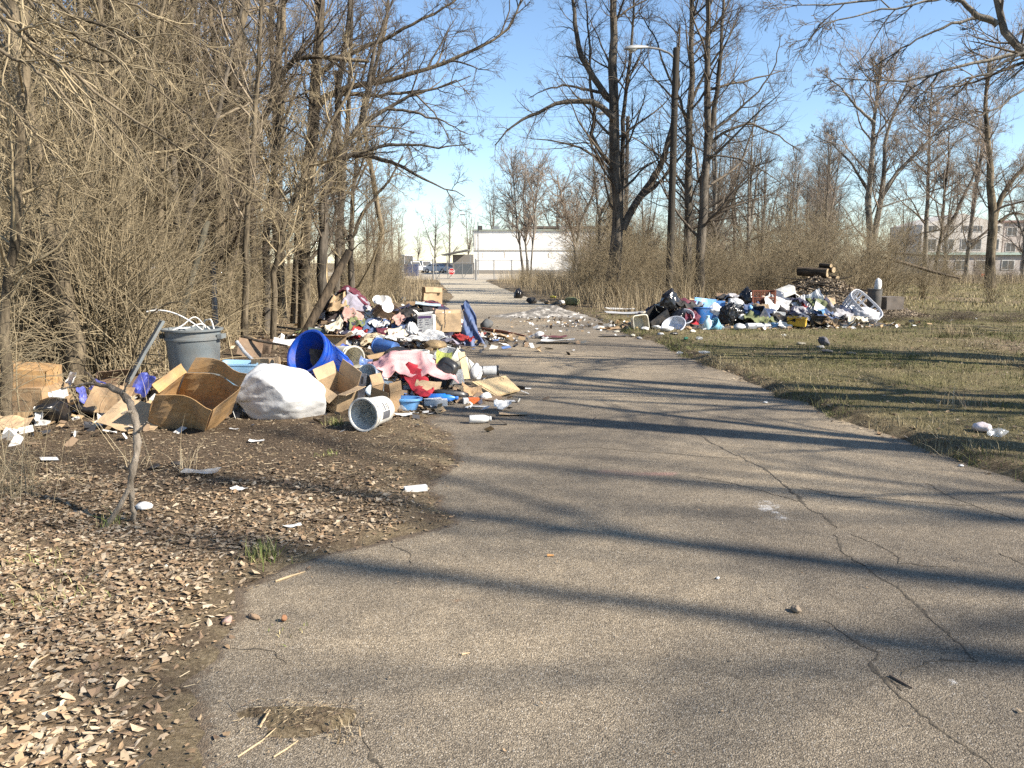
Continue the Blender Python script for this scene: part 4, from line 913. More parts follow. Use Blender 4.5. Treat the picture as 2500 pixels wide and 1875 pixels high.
flat("folded_carton", "dark inside half of the folded cardboard below the pink blanket", .26, .25, P(888, 922, 9.2), (math.radians(76), -.1, .9), CARDD, .02, .006, 57)
gb = flat("grey_board", "grey printed board with a hand slot leaning on the cartons", .26, .30, P(866, 942, 8.8), (math.radians(76), .06, -.22), M((.40, .38, .36), .8, .12, 8), .012, .006, 58, "board", warp=.01)
part("hand_slot", DARKW, gb, ((.085, .07, .012), (.022, .08, .006))); part("print_mark", M((.3, .07, .07), .8), gb, ((-.03, .0, .012), (.07, .02, .005)))
part("print_mark", M((.12, .13, .2), .8), gb, ((-.02, -.035, .0125), (.09, .008, .005)))
flat("grey_slab", "pale grey plastic slab under the grey board", .2, .14, P(872, 985, 8.6)[:2] + (.07,), (.35, .05, -.1), M((.5, .55, .58), .5), .008, .01, 59, "plastic")
hc = carton("handled_carton", "open tan carton with hand hole in front of the blue barrel", .31, .29, .26, Vector(gnd(818, 1020)) + Vector((0, .12, .02)), (math.radians(6), math.radians(-14), math.radians(32)), CARD2, [(0, .12, 115), (2, .16, 10), (1, .13, 60), (3, .13, 40)], .006, 60)
lean_to(hc, Vector(gnd(812, 1016)) + Vector((0, .18, .07)), -38, 27, 12)
part("print_mark", M((.16, .10, .06), .9), hc, ((.06, -.149, .10), (.10, .005, .012)), ((.06, -.149, .075), (.07, .005, .012)))
part("hand_hole", DARKW, hc, ((-.02, -.149, .17), (.07, .006, .026)))
# white bucket in front
opn, bck = Vector(gnd(890, 1064)), None
wb = bucket("white_bucket", "white five-gallon bucket lying in front, mouth to the viewer", .130, .148, .37, BUCK, True, cat="bucket")
axis_ = Vector((-.36, -.93, .02)); ctr = Vector((opn.x, opn.y + .03, .163 + max(0, float(gz(opn.x, opn.y)))))
aim(wb, ctr - axis_.normalized() * .34, axis_, 2.2)
# printed label on the bucket: dark print blocks wrapped on the wall
for k, (z0_, z1_, a0, a1) in enumerate([(.10, .24, -.5, .05), (.12, .13, .12, .6), (.15, .16, .12, .55), (.18, .2, .12, .65), (.22, .23, .12, .5)]):
    an = np.linspace(a0, a1, 6) + 2.6; V = []
    for z in (z0_, z1_):
        rr = .130 + .018 * z / .37 + .0022
        V.append(np.stack([np.cos(an) * rr, np.sin(an) * rr, np.full(6, z)], 1))
    m = MB(); i_ = np.arange(5); m.add(np.concatenate(V), np.stack([i_, i_ + 1, i_ + 7, i_ + 6], 1)); m.build("print", M((.10, .10, .11), .6, dirt=0), wb)
# small things on soil and road
def crumple(name, label, u, v, sz, mat, sd, cat): lump(name, label, sz, gnd(u, v, .002), (0, 0, sd * 1.3), mat, sd, 3, .16, 9, .07, cat=cat)
def leafpaper(name, label, u, v, w, h, rz, mat, sd, bend=.012, cat="paper", tilt=.0): flat(name, label, w, h, gnd(u, v, .006 + bend), (tilt, .03, rz), mat, bend, .002, sd, cat, nx=8, ny=6)
crumple("drink_cup", "clear plastic cup lying beside the washbasin", 980, 1012, (.14, .09, .07), CLEAR, 70, "cup")
leafpaper("paper_sheet", "white paper flat on the soil before the half carton", 985, 1025, .19, .12, .2, PAPER, 71)
leafpaper("paper_sheet", "white paper slip right of the clear cup", 1012, 1018, .10, .06, .1, PAPER, 72)
leafpaper("paper_sheet", "small white card with a black mark on the asphalt", 1245, 981, .12, .10, .15, PAPER, 73, .004)
leafpaper("folded_paper", "folded white paper tent standing on the asphalt", 1227, 1001, .19, .12, .1, PAPER, 74, .05, tilt=.35)
leafpaper("cardboard_sheet", "flat tan cardboard piece on the asphalt below the folded paper", 1252, 1014, .30, .12, .1, CARD2, 75, .01, "cardboard")
leafpaper("paper_sheet", "white slip off the corner of the tan board", 1282, 950, .15, .08, .1, PAPER, 76, .004)
leafpaper("paper_sheet", "grey paper flat on the asphalt beneath the orange carton", 1173, 995, .17, .08, .2, M((.45, .44, .42), .8), 77, .006)
bottle("white_bottle", "white plastic bottle lying alone on the asphalt", .042, .22, PAPER, PAPER, Vector(gnd(1146, 1034, .044)), (1, .14, 0), neck=.5)
wr_ = MB(); wr_.box((0, 0, .018), (.16, .05, .036)); tag(wr_.build("foam_block", PAPER, None, False, gnd(1015, 1206), (0, 0, .38)), "white foam block at the edge of the soil", "foam")
leafpaper("paper_sheet", "folded white card on the leaf litter", 584, 1209, .10, .07, -.4, PAPER, 78, .012)
crumple("crumpled_tissue", "crumpled white tissue at the foot of the vine stem", 353, 1250, (.17, .12, .05), PAPER, 79, "tissue")
leafpaper("plastic_film", "milky plastic film lying on the leaf litter", 492, 1172, .26, .13, .1, CLEAR, 80, .02, "plastic")
crumple("black_scrap", "left black plastic scrap on the leaf litter", 380, 1152, (.11, .08, .05), BLACKP, 81, "plastic"); crumple("black_scrap", "right black plastic scrap on the leaf litter", 432, 1145, (.12, .07, .035), BLACKP, 82, "plastic")
leafpaper("paper_sheet", "torn white strip on the soil before the handled carton", 627, 1092, .13, .05, .1, PAPER, 83, .012)
leafpaper("paper_sheet", "white torn strip near the grass tuft on the soil edge", 714, 1306, .11, .035, .5, PAPER, 84, .014)
leafpaper("paper_sheet", "white chip lying before the white bag", 572, 1060, .09, .03, -.2, PAPER, 85, .008)
crumple("white_chip", "small white chip in the leaf litter", 407, 1401, (.03, .02, .012), PAPER, 86, "chip"); crumple("white_chip", "pale chip right of the white chip in the litter", 455, 1433, (.035, .02, .01), CREAM, 87, "chip")
crumple("stone_piece", "reddish stone chip on the asphalt by the litter edge", 557, 1521, (.075, .05, .035), M((.36, .24, .20), .9, .25, 20, .4), 88, "stone"); crumple("bark_piece", "curled bark piece on the asphalt by the litter edge", 622, 1510, (.10, .035, .02), M((.30, .2, .12), .9, .25, 20, .4), 89, "bark"); crumple("leaf_curl", "rust-brown curled leaf right of the bark piece", 693, 1518, (.035, .03, .035), M((.24, .11, .05), .9), 90, "leaf")
crumple("dry_leaf", "curled dry oak leaf alone on the asphalt", 1944, 1494, (.06, .05, .03), M((.22, .17, .12), .9, .4, 40), 91, "leaf")
def stick(label, uv, r, mat, sd):
    q = np.array([gnd(*p, r) for p in uv]); o = q.mean(0); m = MB(); m.tube(q - o, [r] * (len(q) - 1) + [r * .5], 6); tag(m.build("stick", mat, None, True, o), label, "stick")
STK = M((.46, .34, .20), .9, .3, 20)
stick("pale split stick lying at the asphalt edge", [(672, 1422), (706, 1410), (745, 1398)], .006, STK, 1); stick("dark twig on the asphalt by the long crack", [(2172, 1652), (2200, 1668), (2228, 1683)], .005, M((.10, .07, .05), .9), 2)
stick("tan twig lying across the tuft island", [(634, 1780), (660, 1752)], .005, STK, 3); stick("long tan straw below the tuft island", [(580, 1850), (640, 1810), (675, 1793)], .003, STK, 4); stick("forked tan straw below the tuft island", [(668, 1850), (700, 1830), (728, 1810)], .003, STK, 5)
stick("orange wood chip on the asphalt", [(1336, 1359), (1352, 1359)], .008, M((.55, .28, .10), .9), 6); stick("tan wood chip on the asphalt", [(1127, 1600), (1147, 1596)], .005, STK, 7); stick("long pale stalk lying on the leaf litter", [(85, 1640), (180, 1590), (240, 1583), (335, 1578)], .004, STK, 8)
# dead crooked vine stem in front
vb = G(282, 1290)
vm = MB(); Yv = vb[1]
vm.tube([P(256, 1292, Yv), P(290, 1240, Yv), P(316, 1190, Yv), P(318, 1170, Yv)], [.018, .015, .014, .013], 8)
def knobbly(pts, rad, k, sd):
    pts = np.array(pts, float); rr_ = np.random.default_rng(sd); t = np.linspace(0, len(pts) - 1, 46)
    q = np.stack([np.interp(t, range(len(pts)), pts[:, j]) for j in range(3)], 1)
    for j in range(3): q[1:-1, j] = (q[:-2, j] + 2 * q[1:-1, j] + q[2:, j]) / 4
    q += rr_.normal(0, .0025, q.shape); vm.tube(q, np.interp(t, range(len(pts)), rad) * (1 + .14 * np.sin(t * 5.1) + rr_.normal(0, .06, 46)), k)
for a_, b_ in (((334, 1060), (362, 1030)), ((325, 1005), (296, 1010)), ((300, 962), (318, 925)), ((236, 937), (205, 905)), ((318, 1150), (296, 1138))): knobbly([P(*a_, Yv + .08), P((a_[0] + b_[0]) / 2, (a_[1] + b_[1]) / 2 - 3, Yv + .04), P(*b_, Yv)], [.008, .006, .003], 5, a_[0])
knobbly([P(330, 1285, Yv + .1), P(322, 1235, Yv + .05), P(318, 1178, Yv), P(330, 1130, Yv), P(337, 1080, Yv + .05), P(332, 1030, Yv + .1), P(318, 985, Yv + .15), P(300, 960, Yv + .2), P(265, 943, Yv + .25), P(225, 935, Yv + .3), P(150, 950, Yv + .35)], [.016, .015, .019, .021, .022, .022, .023, .021, .016, .010, .005], 9, 3)
tag(vm.build("dead_vine", bark("vine_bark", (.12, .095, .07), (.36, .30, .23), 20), None, True), "crooked bare grey vine stem rising from the litter in front", "vine")

# ---------------------------------------------------------------- clothes heap in the middle distance
def H2(x, y):
    x, y = np.asarray(x, float), np.asarray(y, float)
    return gauss(x, y, -3.45, 16.6, .62, .75, .78) + gauss(x, y, -1.65, 16.6, .75, .7, .55) + gauss(x, y, -2.5, 16.2, 1.2, .9, .30)
xx, yy = np.meshgrid(np.linspace(-4.6, -.5, 70), np.linspace(14.9, 18.4, 60)); hz = H2(xx, yy) + (fbm(xx, yy, 5, 4, 90) - .5) * .16 * sstep(.05, .3, H2(xx, yy)) - .04
i_ = (np.arange(59)[:, None] * 70 + np.arange(69)[None]).ravel()
hp_ = link("rag_mass", mesh_np("rag_mass", np.stack([xx.ravel(), yy.ravel(), hz.ravel()], 1), np.stack([i_, i_ + 1, i_ + 71, i_ + 70], 1), True), M((.07, .05, .055), .95, .6, 6, .6, 20)); tag(hp_, "tangled mass of rags under the clothes heap", kind="stuff")
PAL = [("navy", (.018, .02, .05)), ("black", (.012, .012, .014)), ("maroon", (.10, .012, .03)), ("white", (.58, .57, .55)), ("grey", (.33, .32, .33)), ("tan", (.36, .25, .14)), ("dusty pink", (.42, .25, .21)), ("olive", (.13, .15, .06)), ("cream", (.58, .52, .40)), ("denim blue", (.06, .10, .20)), ("red", (.38, .03, .03)), ("lilac grey", (.27, .25, .30))]
SPEC = [  # u, v, Y, w, h, rot, colour index, label
    (812, 770, 16.6, .9, .5, 1.1, 1, "long black jacket arching over the left of the clothes heap"), (845, 748, 16.9, .6, .5, .3, 4, "grey shirt on top of the left clothes mound"), (825, 770, 16.2, .5, .55, .2, 5, "tan trousers hanging down the left clothes mound"),
    (870, 770, 16.2, .6, .5, -.2, 11, "lilac grey striped garment in the middle of the left mound"), (862, 785, 15.9, .5, .4, .1, 6, "dusty pink garment below the striped one"), (872, 795, 15.7, .4, .3, .3, 7, "green garment folded on the left mound"),
    (792, 760, 16.7, .4, .45, 0, 3, "white cloth hanging at the left flank of the clothes heap"), (865, 760, 16.4, .7, .3, -.3, 2, "maroon scarf across the top of the left mound"), (905, 800, 15.7, .5, .4, .5, 9, "blue denim crumpled below the left mound"),
    (925, 790, 15.7, .35, .4, .9, 3, "white trimmed garment hanging under the plate box"), (815, 800, 15.6, .4, .35, .5, 8, "cream ruffled cloth low on the left mound"), (872, 818, 15.2, .5, .3, -.4, 3, "white puffed cloth beside the leopard print"),
    (945, 810, 15.4, .5, .4, .2, 2, "maroon garment between the mounds"), (975, 760, 16.6, .5, .4, .4, 0, "navy bundle behind the black bag"), (985, 745, 17.0, .5, .4, .2, 10, "red patterned cloth at the back between the mounds"),
    (975, 790, 15.8, .3, .3, .8, 6, "bright pink knitted scrap under the plate box"), (1078, 740, 16.9, .85, .55, .1, 0, "dark navy jacket crowning the right mound"), (1115, 765, 16.2, .4, .5, -.3, 8, "cream crocheted cloth on the right mound"),
    (1060, 820, 15.3, .7, .4, .15, 3, "white and grey cloth heaped before the printed box"), (1130, 828, 15.2, .45, .35, -.5, 10, "red and white striped cloth at the right mound's foot"), (1100, 832, 15.1, .6, .25, -.25, 11, "purple-grey cloth strip at the right mound's foot"),
    (965, 815, 15.4, .45, .35, .6, 8, "cream crumpled cloth in front of the black bag"), (1000, 830, 15.0, .9, .35, .05, 3, "long white plastic sheeting along the heap's front edge"), (945, 832, 14.9, .5, .3, .1, 3, "white cushion cover at the front beside the leopard print")]
for k, (u, v, Y, w, h, rz, ci, lab) in enumerate(SPEC):
    x = P(u, v, Y)[0]
    cloth("garment", lab, x, Y, w * .8, h * .8, rz, H2, M(PAL[ci][1], .9, .2, 9, .3, 60, .15), 100 + k, .10, 4.5, 26, .012, group="clothes on the heap", lift=.012 + .022 * (k % 4), ragged=.18)
rg_ = np.random.default_rng(91)
for k in range(46):
    x, y = rg_.uniform(-4.2, -.8), rg_.uniform(15.0, 17.4); ci = [0, 1, 2, 5, 9, 1, 4, 0, 8, 6, 1, 3, 0, 10, 7, 11][k % 16]
    if H2(x, y) < .12: y = 16.2
    cloth("garment", "crumpled %s garment tangled low in the clothes heap" % PAL[ci][0], x, y, rg_.uniform(.28, .5), rg_.uniform(.25, .45), rg_.uniform(0, 3), H2, M(PAL[ci][1], .9, .2, 9, .3, 60, .15), 140 + k, .09, 5, 17, .01, group="clothes on the heap", lift=.004, ragged=.2)
leo = M((.50, .40, .24), .9, .2, 9); m_, nt_, b_ = new_mat("leopard"); vo_ = N(nt_, "ShaderNodeTexVoronoi", i_Scale=11.0); tc_ = N(nt_, "ShaderNodeTexCoord"); nt_.links.new(tc_.outputs["Object"], vo_.inputs["Vector"])
r_ = ramp(nt_, [(.10, (.40, .28, .14)), (.22, (.07, .04, .02)), (.34, (.10, .06, .03)), (.40, (.52, .42, .27))]); nt_.links.new(vo_.outputs["Distance"], r_.inputs[0]); nt_.links.new(r_.outputs[0], b_.inputs["Base Color"]); b_.inputs["Roughness"].default_value = .9
cloth("leopard_cloth", "tan leopard-spotted cloth at the front of the clothes heap", P(913, 825, 15.0)[0], 15.0, .55, .4, .3, lambda x, y: H2(x, y) + gauss(x, y, P(913, 825, 15.0)[0], 15.1, .25, .25, .14), m_, 190, .06, 4, 26, .014, "cloth")
lump("tan_pillow", "tan stained pillow lying before the right clothes mound", (.46, .34, .19), (P(1062, 836, 14.9)[0], 14.9, .0), (0, 0, .1), M((.30, .21, .11), .95, .3, 8), 191, 4, .05, 4, .02, cat="pillow")
pb = carton("plate_box", "dark brown box tipped forward spilling white plates", .46, .42, .40, (P(925, 770, 16.2)[0], 16.3, .42), (math.radians(24), math.radians(38), math.radians(16)), CARDD, [(1, .2, 60)], .01, 192)
for k, (dx, dy, dz, s) in enumerate([(.12, -.1, .50, .11), (.2, -.04, .47, .13), (.02, .02, .5, .10), (.26, -.14, .38, .12)]):
    pm = MB(); pm.lathe([(.3 * s, 0), (.55 * s, .004), (s, .02), (s, .026), (.5 * s, .010)], 22); o = pm.build("plate", M((.78, .76, .72), .35, .06, 4), None, True); tag(o, "white plate in the tipped brown box", "plate", "plates in the tipped box")
    o.matrix_world = Matrix.Translation((pb.location.x + dx * .9, 16.1 + dy - .12, .42 + dz - .06)) @ RX(math.radians(48 + 8 * k)) @ RY(.25 * k - .3)
lump("black_bag", "torn black bag spilling white film in the clothes heap", (.50, .4, .55), (P(1003, 790, 15.9)[0], 15.9, float(H2(P(1003, 790, 15.9)[0], 15.9)) * .35), (0, .1, .3), BAGB, 193, 4, .12, 10, .05, cat="trash bag")
lump("white_film", "crumpled translucent white film in the torn black bag", (.30, .22, .34), (P(1005, 805, 15.55)[0], 15.55, .16), (.2, 0, .3), M((.72, .73, .74), .3, .1, 9, .2, 20), 194, 4, .2, 10, .08, cat="plastic")
wpb = carton("printed_box", "white box with purple band and printed columns on the heap", .30, .2, .36, (P(1042, 806, 15.6)[0], 15.6, .24), (math.radians(-8), math.radians(-3), math.radians(-14)), PAPER, [(3, .14, 45), (0, .1, -60)], .005, 195)
part("purple_band", M((.10, .05, .16), .7), wpb, ((0, -.108, .305), (.27, .004, .045)))
for k in range(4):
    for j in range(2): part("print_row", M((.14, .13, .16), .7), wpb, ((-.085 + .13 * j, -.108, .25 - .045 * k), (.05 + .03 * ((k + j) % 2), .004, .012)))
part("print_block", M((.10, .09, .12), .7), wpb, ((-.09, -.108, .05), (.06, .004, .03)))
tcn = carton("tan_carton", "tan slotted carton full of white packing on the right mound", .50, .34, .36, (P(1094, 806, 15.8)[0], 15.85, .24), (math.radians(-6), 0, math.radians(4)), CARD2, [(0, .12, -50), (1, .1, 30)], .006, 196)
lump("white_packing", "crumpled white packing paper in the tan slotted carton", (.42, .28, .18), (P(1094, 775, 15.8)[0], 15.85, .50), (0, 0, .4), PAPER, 197, 4, .18, 10, .09, cat="paper")
wiry("dark strap tied round the tan slotted carton", [P(1085, 756, 15.6), P(1087, 775, 15.62), P(1086, 800, 15.64)], .010, 5)
m = MB(); m.sheet(.46, 1.02, 26, 30, .004, lambda x, y: .05 * np.sin(x * 26 + 5 * y + 2 * np.sin(y * 6)) * (.5 - y * .6) + .05 * (2 * fbm(x, y, 5, 3, 77) - 1), None, lambda x, y: (x * (.62 - .5 * y) + .10 * (.3 - y) + .03 * np.sin(y * 9), y + .05 * np.sin(x * 14)))
tag(m.build("blue_tarp", M((.05, .085, .19), .6, .15, 6, .2, 30, .1), None, True, (P(1143, 785, 15.75)[0], 15.75, .40), (math.radians(56), math.radians(-8), math.radians(-4))), "slate blue tarp hanging down the right end of the clothes heap", "tarp")
flat("pale_board", "pale blue folder lying on the navy jacket", .5, .2, (P(1045, 750, 16.3)[0], 16.3, .76), (.2, .1, .1), M((.4, .5, .58), .6), .015, .01, 199, "folder")
carton("green_tin", "dark green tin box left of the clothes heap", .34, .2, .22, (P(770, 800, 15.6)[0], 15.6, .10), (-.2, .15, .3), M((.06, .09, .06), .4, .2, 6), (), .006, 200, closed=True, cat="tin")
flat("cardboard_scrap", "flat tan cardboard left of the green tin", .55, .4, (P(735, 825, 15.2)[0], 15.2, .06), (.1, .04, .1), CARD2, .03, .006, 201)
lump("dark_stone", "dark grey lump beside the blue tarp", (.34, .3, .26), gnd(1188, 802), (0, 0, .2), M((.07, .075, .078), .8, .3, 6), 202, 3, .1, 12, .02, cat="rock")
leafpaper("cardboard_sheet", "long tan cardboard lying before the blue tarp", 1170, 832, .62, .36, .1, CARD2, 203, .04, "cardboard"); leafpaper("cardboard_sheet", "curled tan cardboard alone on the road past the heap", 1232, 829, .42, .3, .5, CARD2, 204, .07, "cardboard", tilt=.1)
leafpaper("paper_sheet", "white paper half under the long tan cardboard", 1165, 837, .4, .14, .1, PAPER, 205, .02)
stick("red-brown plank lying on the road beside the heap", [(1178, 806), (1230, 814), (1282, 824)], .035, M((.24, .09, .045), .8, .25, 8), 9); stick("thin dark lath on the road past the plank", [(1262, 818), (1286, 812)], .015, DARKW, 10)
flat("white_board", "white panel lying on the road, front edge lifted", .66, .42, gnd(1362, 838, .05), (-.06, -.04, -.1), PAPER, .03, .012, 206, "board", warp=.02)
flat("maroon_cloth", "flat maroon cloth behind the white road panel", .55, .2, gnd(1352, 826, .03), (.05, 0, .1), M((.12, .025, .035), .9), .03, .006, 207, "cloth")
crumple("white_ruffle", "crumpled white plastic ball left of the white road panel", 1317, 826, (.24, .2, .16), BAGW, 208, "plastic")
# things on the left verge farther on
carton("tall_carton", "tall tan carton standing open beside the road beyond the heap", .58, .46, .80, (P(1054, 740, 27)[0], 27, -.01), (0, .03, .3), CARD2, [(0, .2, 150), (1, .18, 120)], .008, 210)
carton("long_carton", "long low tan carton lying left of the tall carton", .62, .4, .34, (P(1016, 745, 26)[0], 26, 0), (0, 0, .1), CARD, (), .008, 211, closed=True)
flat("leaning_cardboard", "tan cardboard flap leaning against the tall carton", .4, .62, (P(1050, 740, 25.8)[0], 25.8, .33), (math.radians(68), .1, .2), CARD2, .02, .006, 212)
lump("silver_bundle", "silvery plastic-wrapped bundle standing behind the clothes heap", (.36, .3, .62), (P(884, 745, 20)[0], 20, -.02), (0, 0, 1), M((.52, .5, .48), .25, .3, 8, .3, 25), 213, 4, .12, 10, .07, cat="bundle")
carton("cream_carton", "small cream carton left of the silver bundle", .34, .3, .45, (P(853, 745, 20)[0], 20, 0), (0, 0, .2), M((.52, .45, .32), .9), (), .006, 214, closed=True)
for k, (u, v, s) in enumerate([(966, 722, .16), (972, 735, .12), (985, 737, .2), (955, 739, .14)]): crumple("pale_scrap", ["pale carton scrap on the verge, uppermost of four", "pale scrap right below the uppermost verge scrap", "widest pale scrap beside the long carton", "leftmost pale scrap on the verge"][k], u, v, (s * 1.5, s, s), CARD2 if k % 2 else CREAM, 215 + k, "scrap")
lump("black_bag", "lone black trash bag at the foot of the brush beyond the road", (.52, .4, .40), gnd(1266, 728), (0, 0, .6), BAGB, 220, 4, .1, 8, .04, cat="trash bag", knot=True)
for k, (u, v, w, mat, lab) in enumerate([(1300, 741, .6, DARKW, "dark boards lying before the brush"), (1335, 742, .45, CARD2, "tan torn cushion before the brush"), (1351, 733, .3, M((.45, .42, .05), .7), "yellow plastic bag caught in the brush"), (1372, 748, .4, PAPER, "white torn scrap right of the yellow bag"), (1395, 750, .7, M((.2, .22, .1), .9), "mossy green clump at the brush edge")]):
    crumple("verge_scrap", lab, u, v, (w, w * .6, w * .45), mat, 225 + k, "scrap")
# ash mound on the road
ax_, ay_, _ = G(1330, 772)
xx, yy = np.meshgrid(np.linspace(-1.9, 1.9, 60), np.linspace(-1.5, 1.5, 50)); hz = gauss(xx, yy, .2, .3, .8, .6, .30) * (.6 + .8 * fbm(xx, yy, 3, 4, 95)) + gauss(xx, yy, -.9, 0, .6, .5, .10) + (fbm(xx, yy, 7, 3, 96) - .5) * .05 - .03
i_ = (np.arange(49)[:, None] * 60 + np.arange(59)[None]).ravel(); am_, nt_, b_ = new_mat("ash"); n_1 = N(nt_, "ShaderNodeTexNoise", i_Scale=5.0, i_Detail=8.0, i_Roughness=.75); geo_ = N(nt_, "ShaderNodeNewGeometry"); nt_.links.new(geo_.outputs["Position"], n_1.inputs["Vector"])
r_ = ramp(nt_, [(.36, (.05, .046, .042)), (.50, (.17, .155, .135)), (.58, (.38, .35, .31)), (.66, (.60, .57, .52))]); nt_.links.new(n_1.outputs[0], r_.inputs[0]); nt_.links.new(r_.outputs[0], b_.inputs["Base Color"]); b_.inputs["Roughness"].default_value = .95
ao = link("ash_heap", mesh_np("ash_heap", np.stack([xx.ravel(), yy.ravel(), hz.ravel()], 1), np.stack([i_, i_ + 1, i_ + 61, i_ + 60], 1), True), am_, None, (ax_, ay_, 0)); tag(ao, "grey and white ash heap from a fire on the road", "ash heap")

# ---------------------------------------------------------------- right-hand dump on the grass
def H3(x, y):
    x, y = np.asarray(x, float), np.asarray(y, float)
    return gauss(x, y, 3.9, 19.6, .7, .6, .45) + gauss(x, y, 5.4, 20.0, .9, .8, .50) + gauss(x, y, 6.9, 20.2, 1.0, .9, .45) + gauss(x, y, 8.2, 20.3, .8, .7, .35)
xx, yy = np.meshgrid(np.linspace(2.6, 9.6, 90), np.linspace(18.2, 22, 50)); hz = H3(xx, yy) * .85 + (fbm(xx, yy, 5, 4, 97) - .5) * .14 * sstep(.05, .3, H3(xx, yy)) + gz(xx, yy) - .035
i_ = (np.arange(49)[:, None] * 90 + np.arange(89)[None]).ravel()
tag(link("rubbish_mass", mesh_np("rubbish_mass", np.stack([xx.ravel(), yy.ravel(), hz.ravel()], 1), np.stack([i_, i_ + 1, i_ + 91, i_ + 90], 1), True), M((.06, .055, .055), .9, .7, 5, .6, 20)), "mixed dark rubbish under the right-hand dump", kind="stuff")
def at3(u, v, Y, dz=0.0): p = P(u, v, Y); return (p[0], Y, max(p[2] + dz, float(gz(p[0], Y))))
tub = bucket("beige_tub", "beige rectangular tub standing on edge at the dump's left end", .20, .23, .24, M((.55, .51, .40), .5), False, 1.05, .8, 6, "tub", False, lip=.015); aim(tub, at3(1556, 797, 18.7, 0), (.25, -.95, .15), .1)
lump("black_bag", "shiny black bag on top of the dump's left end", (.60, .5, .46), at3(1637, 757, 19.4), (0, 0, .4), BAGB, 300, 4, .10, 9, .045, cat="trash bag", knot=True)
carton("black_crate", "black crate tipped over under the topmost black bag", .55, .4, .42, at3(1605, 808, 19.0), (.2, -.55, .5), BLACKP, (), .012, 301, cat="crate")
lump("black_bag", "slumped black bag between the crate and cardboard", (.55, .45, .5), at3(1655, 800, 19.0, -.02), (0, 0, 1.4), BAGB, 302, 4, .12, 9, .05, cat="trash bag")
flat("brown_board", "brown cardboard standing behind the white basin", .5, .42, at3(1672, 762, 19.3), (math.radians(58), .3, -.2), CARDD, .02, .008, 303)
b3 = bucket("white_basin", "white round basin tipped to the viewer at the dump front", .18, .27, .16, M((.62, .65, .72), .35), False, cat="basin", handle=False, lip=.012); aim(b3, at3(1648, 806, 18.6, 0), (-.35, -.55, .75))
b4 = bucket("white_pan", "white pan leaning above the tipped basin", .15, .22, .2, M((.6, .63, .7), .35), False, cat="pan", handle=False, lip=.01); aim(b4, at3(1672, 785, 19.0, 0), (-.2, -.6, .6))
flat("red_rag", "dark red rag hanging beside the blue tote", .22, .3, at3(1692, 780, 18.9), (.9, .1, .3), RED, .03, .006, 304, "cloth")
tote = bucket("blue_tote", "large blue storage tote full of white bags", .29, .32, .44, M((.03, .15, .42), .4), False, 1.0, .78, 6, "tote", False, lip=.02); tote.location = at3(1724, 803, 19.3); tote.rotation_euler = (-.08, .05, .15)
flat("tote_cover", "light blue tote lid standing open behind the blue tote", .56, .40, at3(1722, 748, 19.7), (math.radians(72), .1, .15), M((.14, .36, .68), .4), .015, .012, 305, "lid", warp=.01)
flat("tote_cover", "second blue lid panel right of the open lid", .3, .22, at3(1755, 745, 19.8), (math.radians(66), .0, -.2), M((.10, .28, .60), .4), .01, .012, 306, "lid", warp=.01)
lump("white_bag", "white grocery bag sagging out of the blue tote", (.44, .34, .36), at3(1740, 762, 19.2, -.1), (0, .3, .2), M((.66, .66, .68), .45, .1, 5, .15, 15), 307, 4, .12, 10, .05, cat="bag")
flat("orange_board", "orange-tan board piece left of the open lid", .34, .2, at3(1700, 740, 19.9), (.9, .2, .1), CARD2, .01, .01, 308, "board")
lump("white_bag", "grey-white bag bundle right of the blue tote", (.55, .4, .34), at3(1790, 752, 19.7, -.06), (0, .25, 0), BAGW, 309, 4, .16, 10, .07, cat="bag")
lump("black_bag", "big knotted black bag in the middle of the dump", (.68, .56, .56), at3(1775, 803, 19.2), (.35, .1, .2), BAGB, 310, 5, .08, 8, .05, cat="trash bag", knot=True)
bj = empty("blue_jug"); tag(bj, "pale blue detergent jug standing before the tote", "jug")
m = MB(); m.lathe([(.085, 0), (.10, .02), (.10, .14), (.085, .2), (.04, .25), (.035, .28), (.04, .285), (.04, .32), (.03, .325)], 22, 1.0, .7); m.build("body", M((.50, .72, .82), .4), bj, True)
m = MB(); m.tube([(.07, 0, .2), (.12, 0, .2), (.125, 0, .1), (.095, 0, .07)], .014, 7); m.build("handle", M((.50, .72, .82), .4), bj, True); bj.location = at3(1727, 812, 18.5)
pt = bucket("blue_pot", "teal blue plastic pot tipped beside the pale jug", .10, .15, .24, M((.22, .50, .66), .4), False, cat="pot", handle=False); aim(pt, at3(1755, 803, 18.6, -.03), (-.6, -.3, .5))
crumple("clear_cup", "clear plastic tub before the teal pot", 1760, 812, (.2, .16, .14), CLEAR, 311, "cup"); crumple("clear_cup", "small frosted tub beside the pale jug", 1714, 812, (.13, .12, .10), CLEAR, 312, "cup")
nt2 = bucket("navy_tote", "dark navy tote lying on its side behind the grey pipe", .26, .30, .42, M((.015, .022, .04), .4), False, 1, .8, 6, "tote", False); aim(nt2, at3(1858, 795, 19.2, -.05), (-.5, -.25, .55), .2)
stick("light grey gutter pipe lying along the front of the dump", [(1822, 812), (1890, 808), (1967, 801)], .075, M((.34, .36, .40), .5, .12, 3), 11)
lump("white_carton_wad", "crushed white carton left of the grey pipe", (.32, .2, .16), gnd(1805, 813), (0, 0, .1), M((.5, .5, .51), .7), 313, 3, .1, 10, .04, cat="carton")
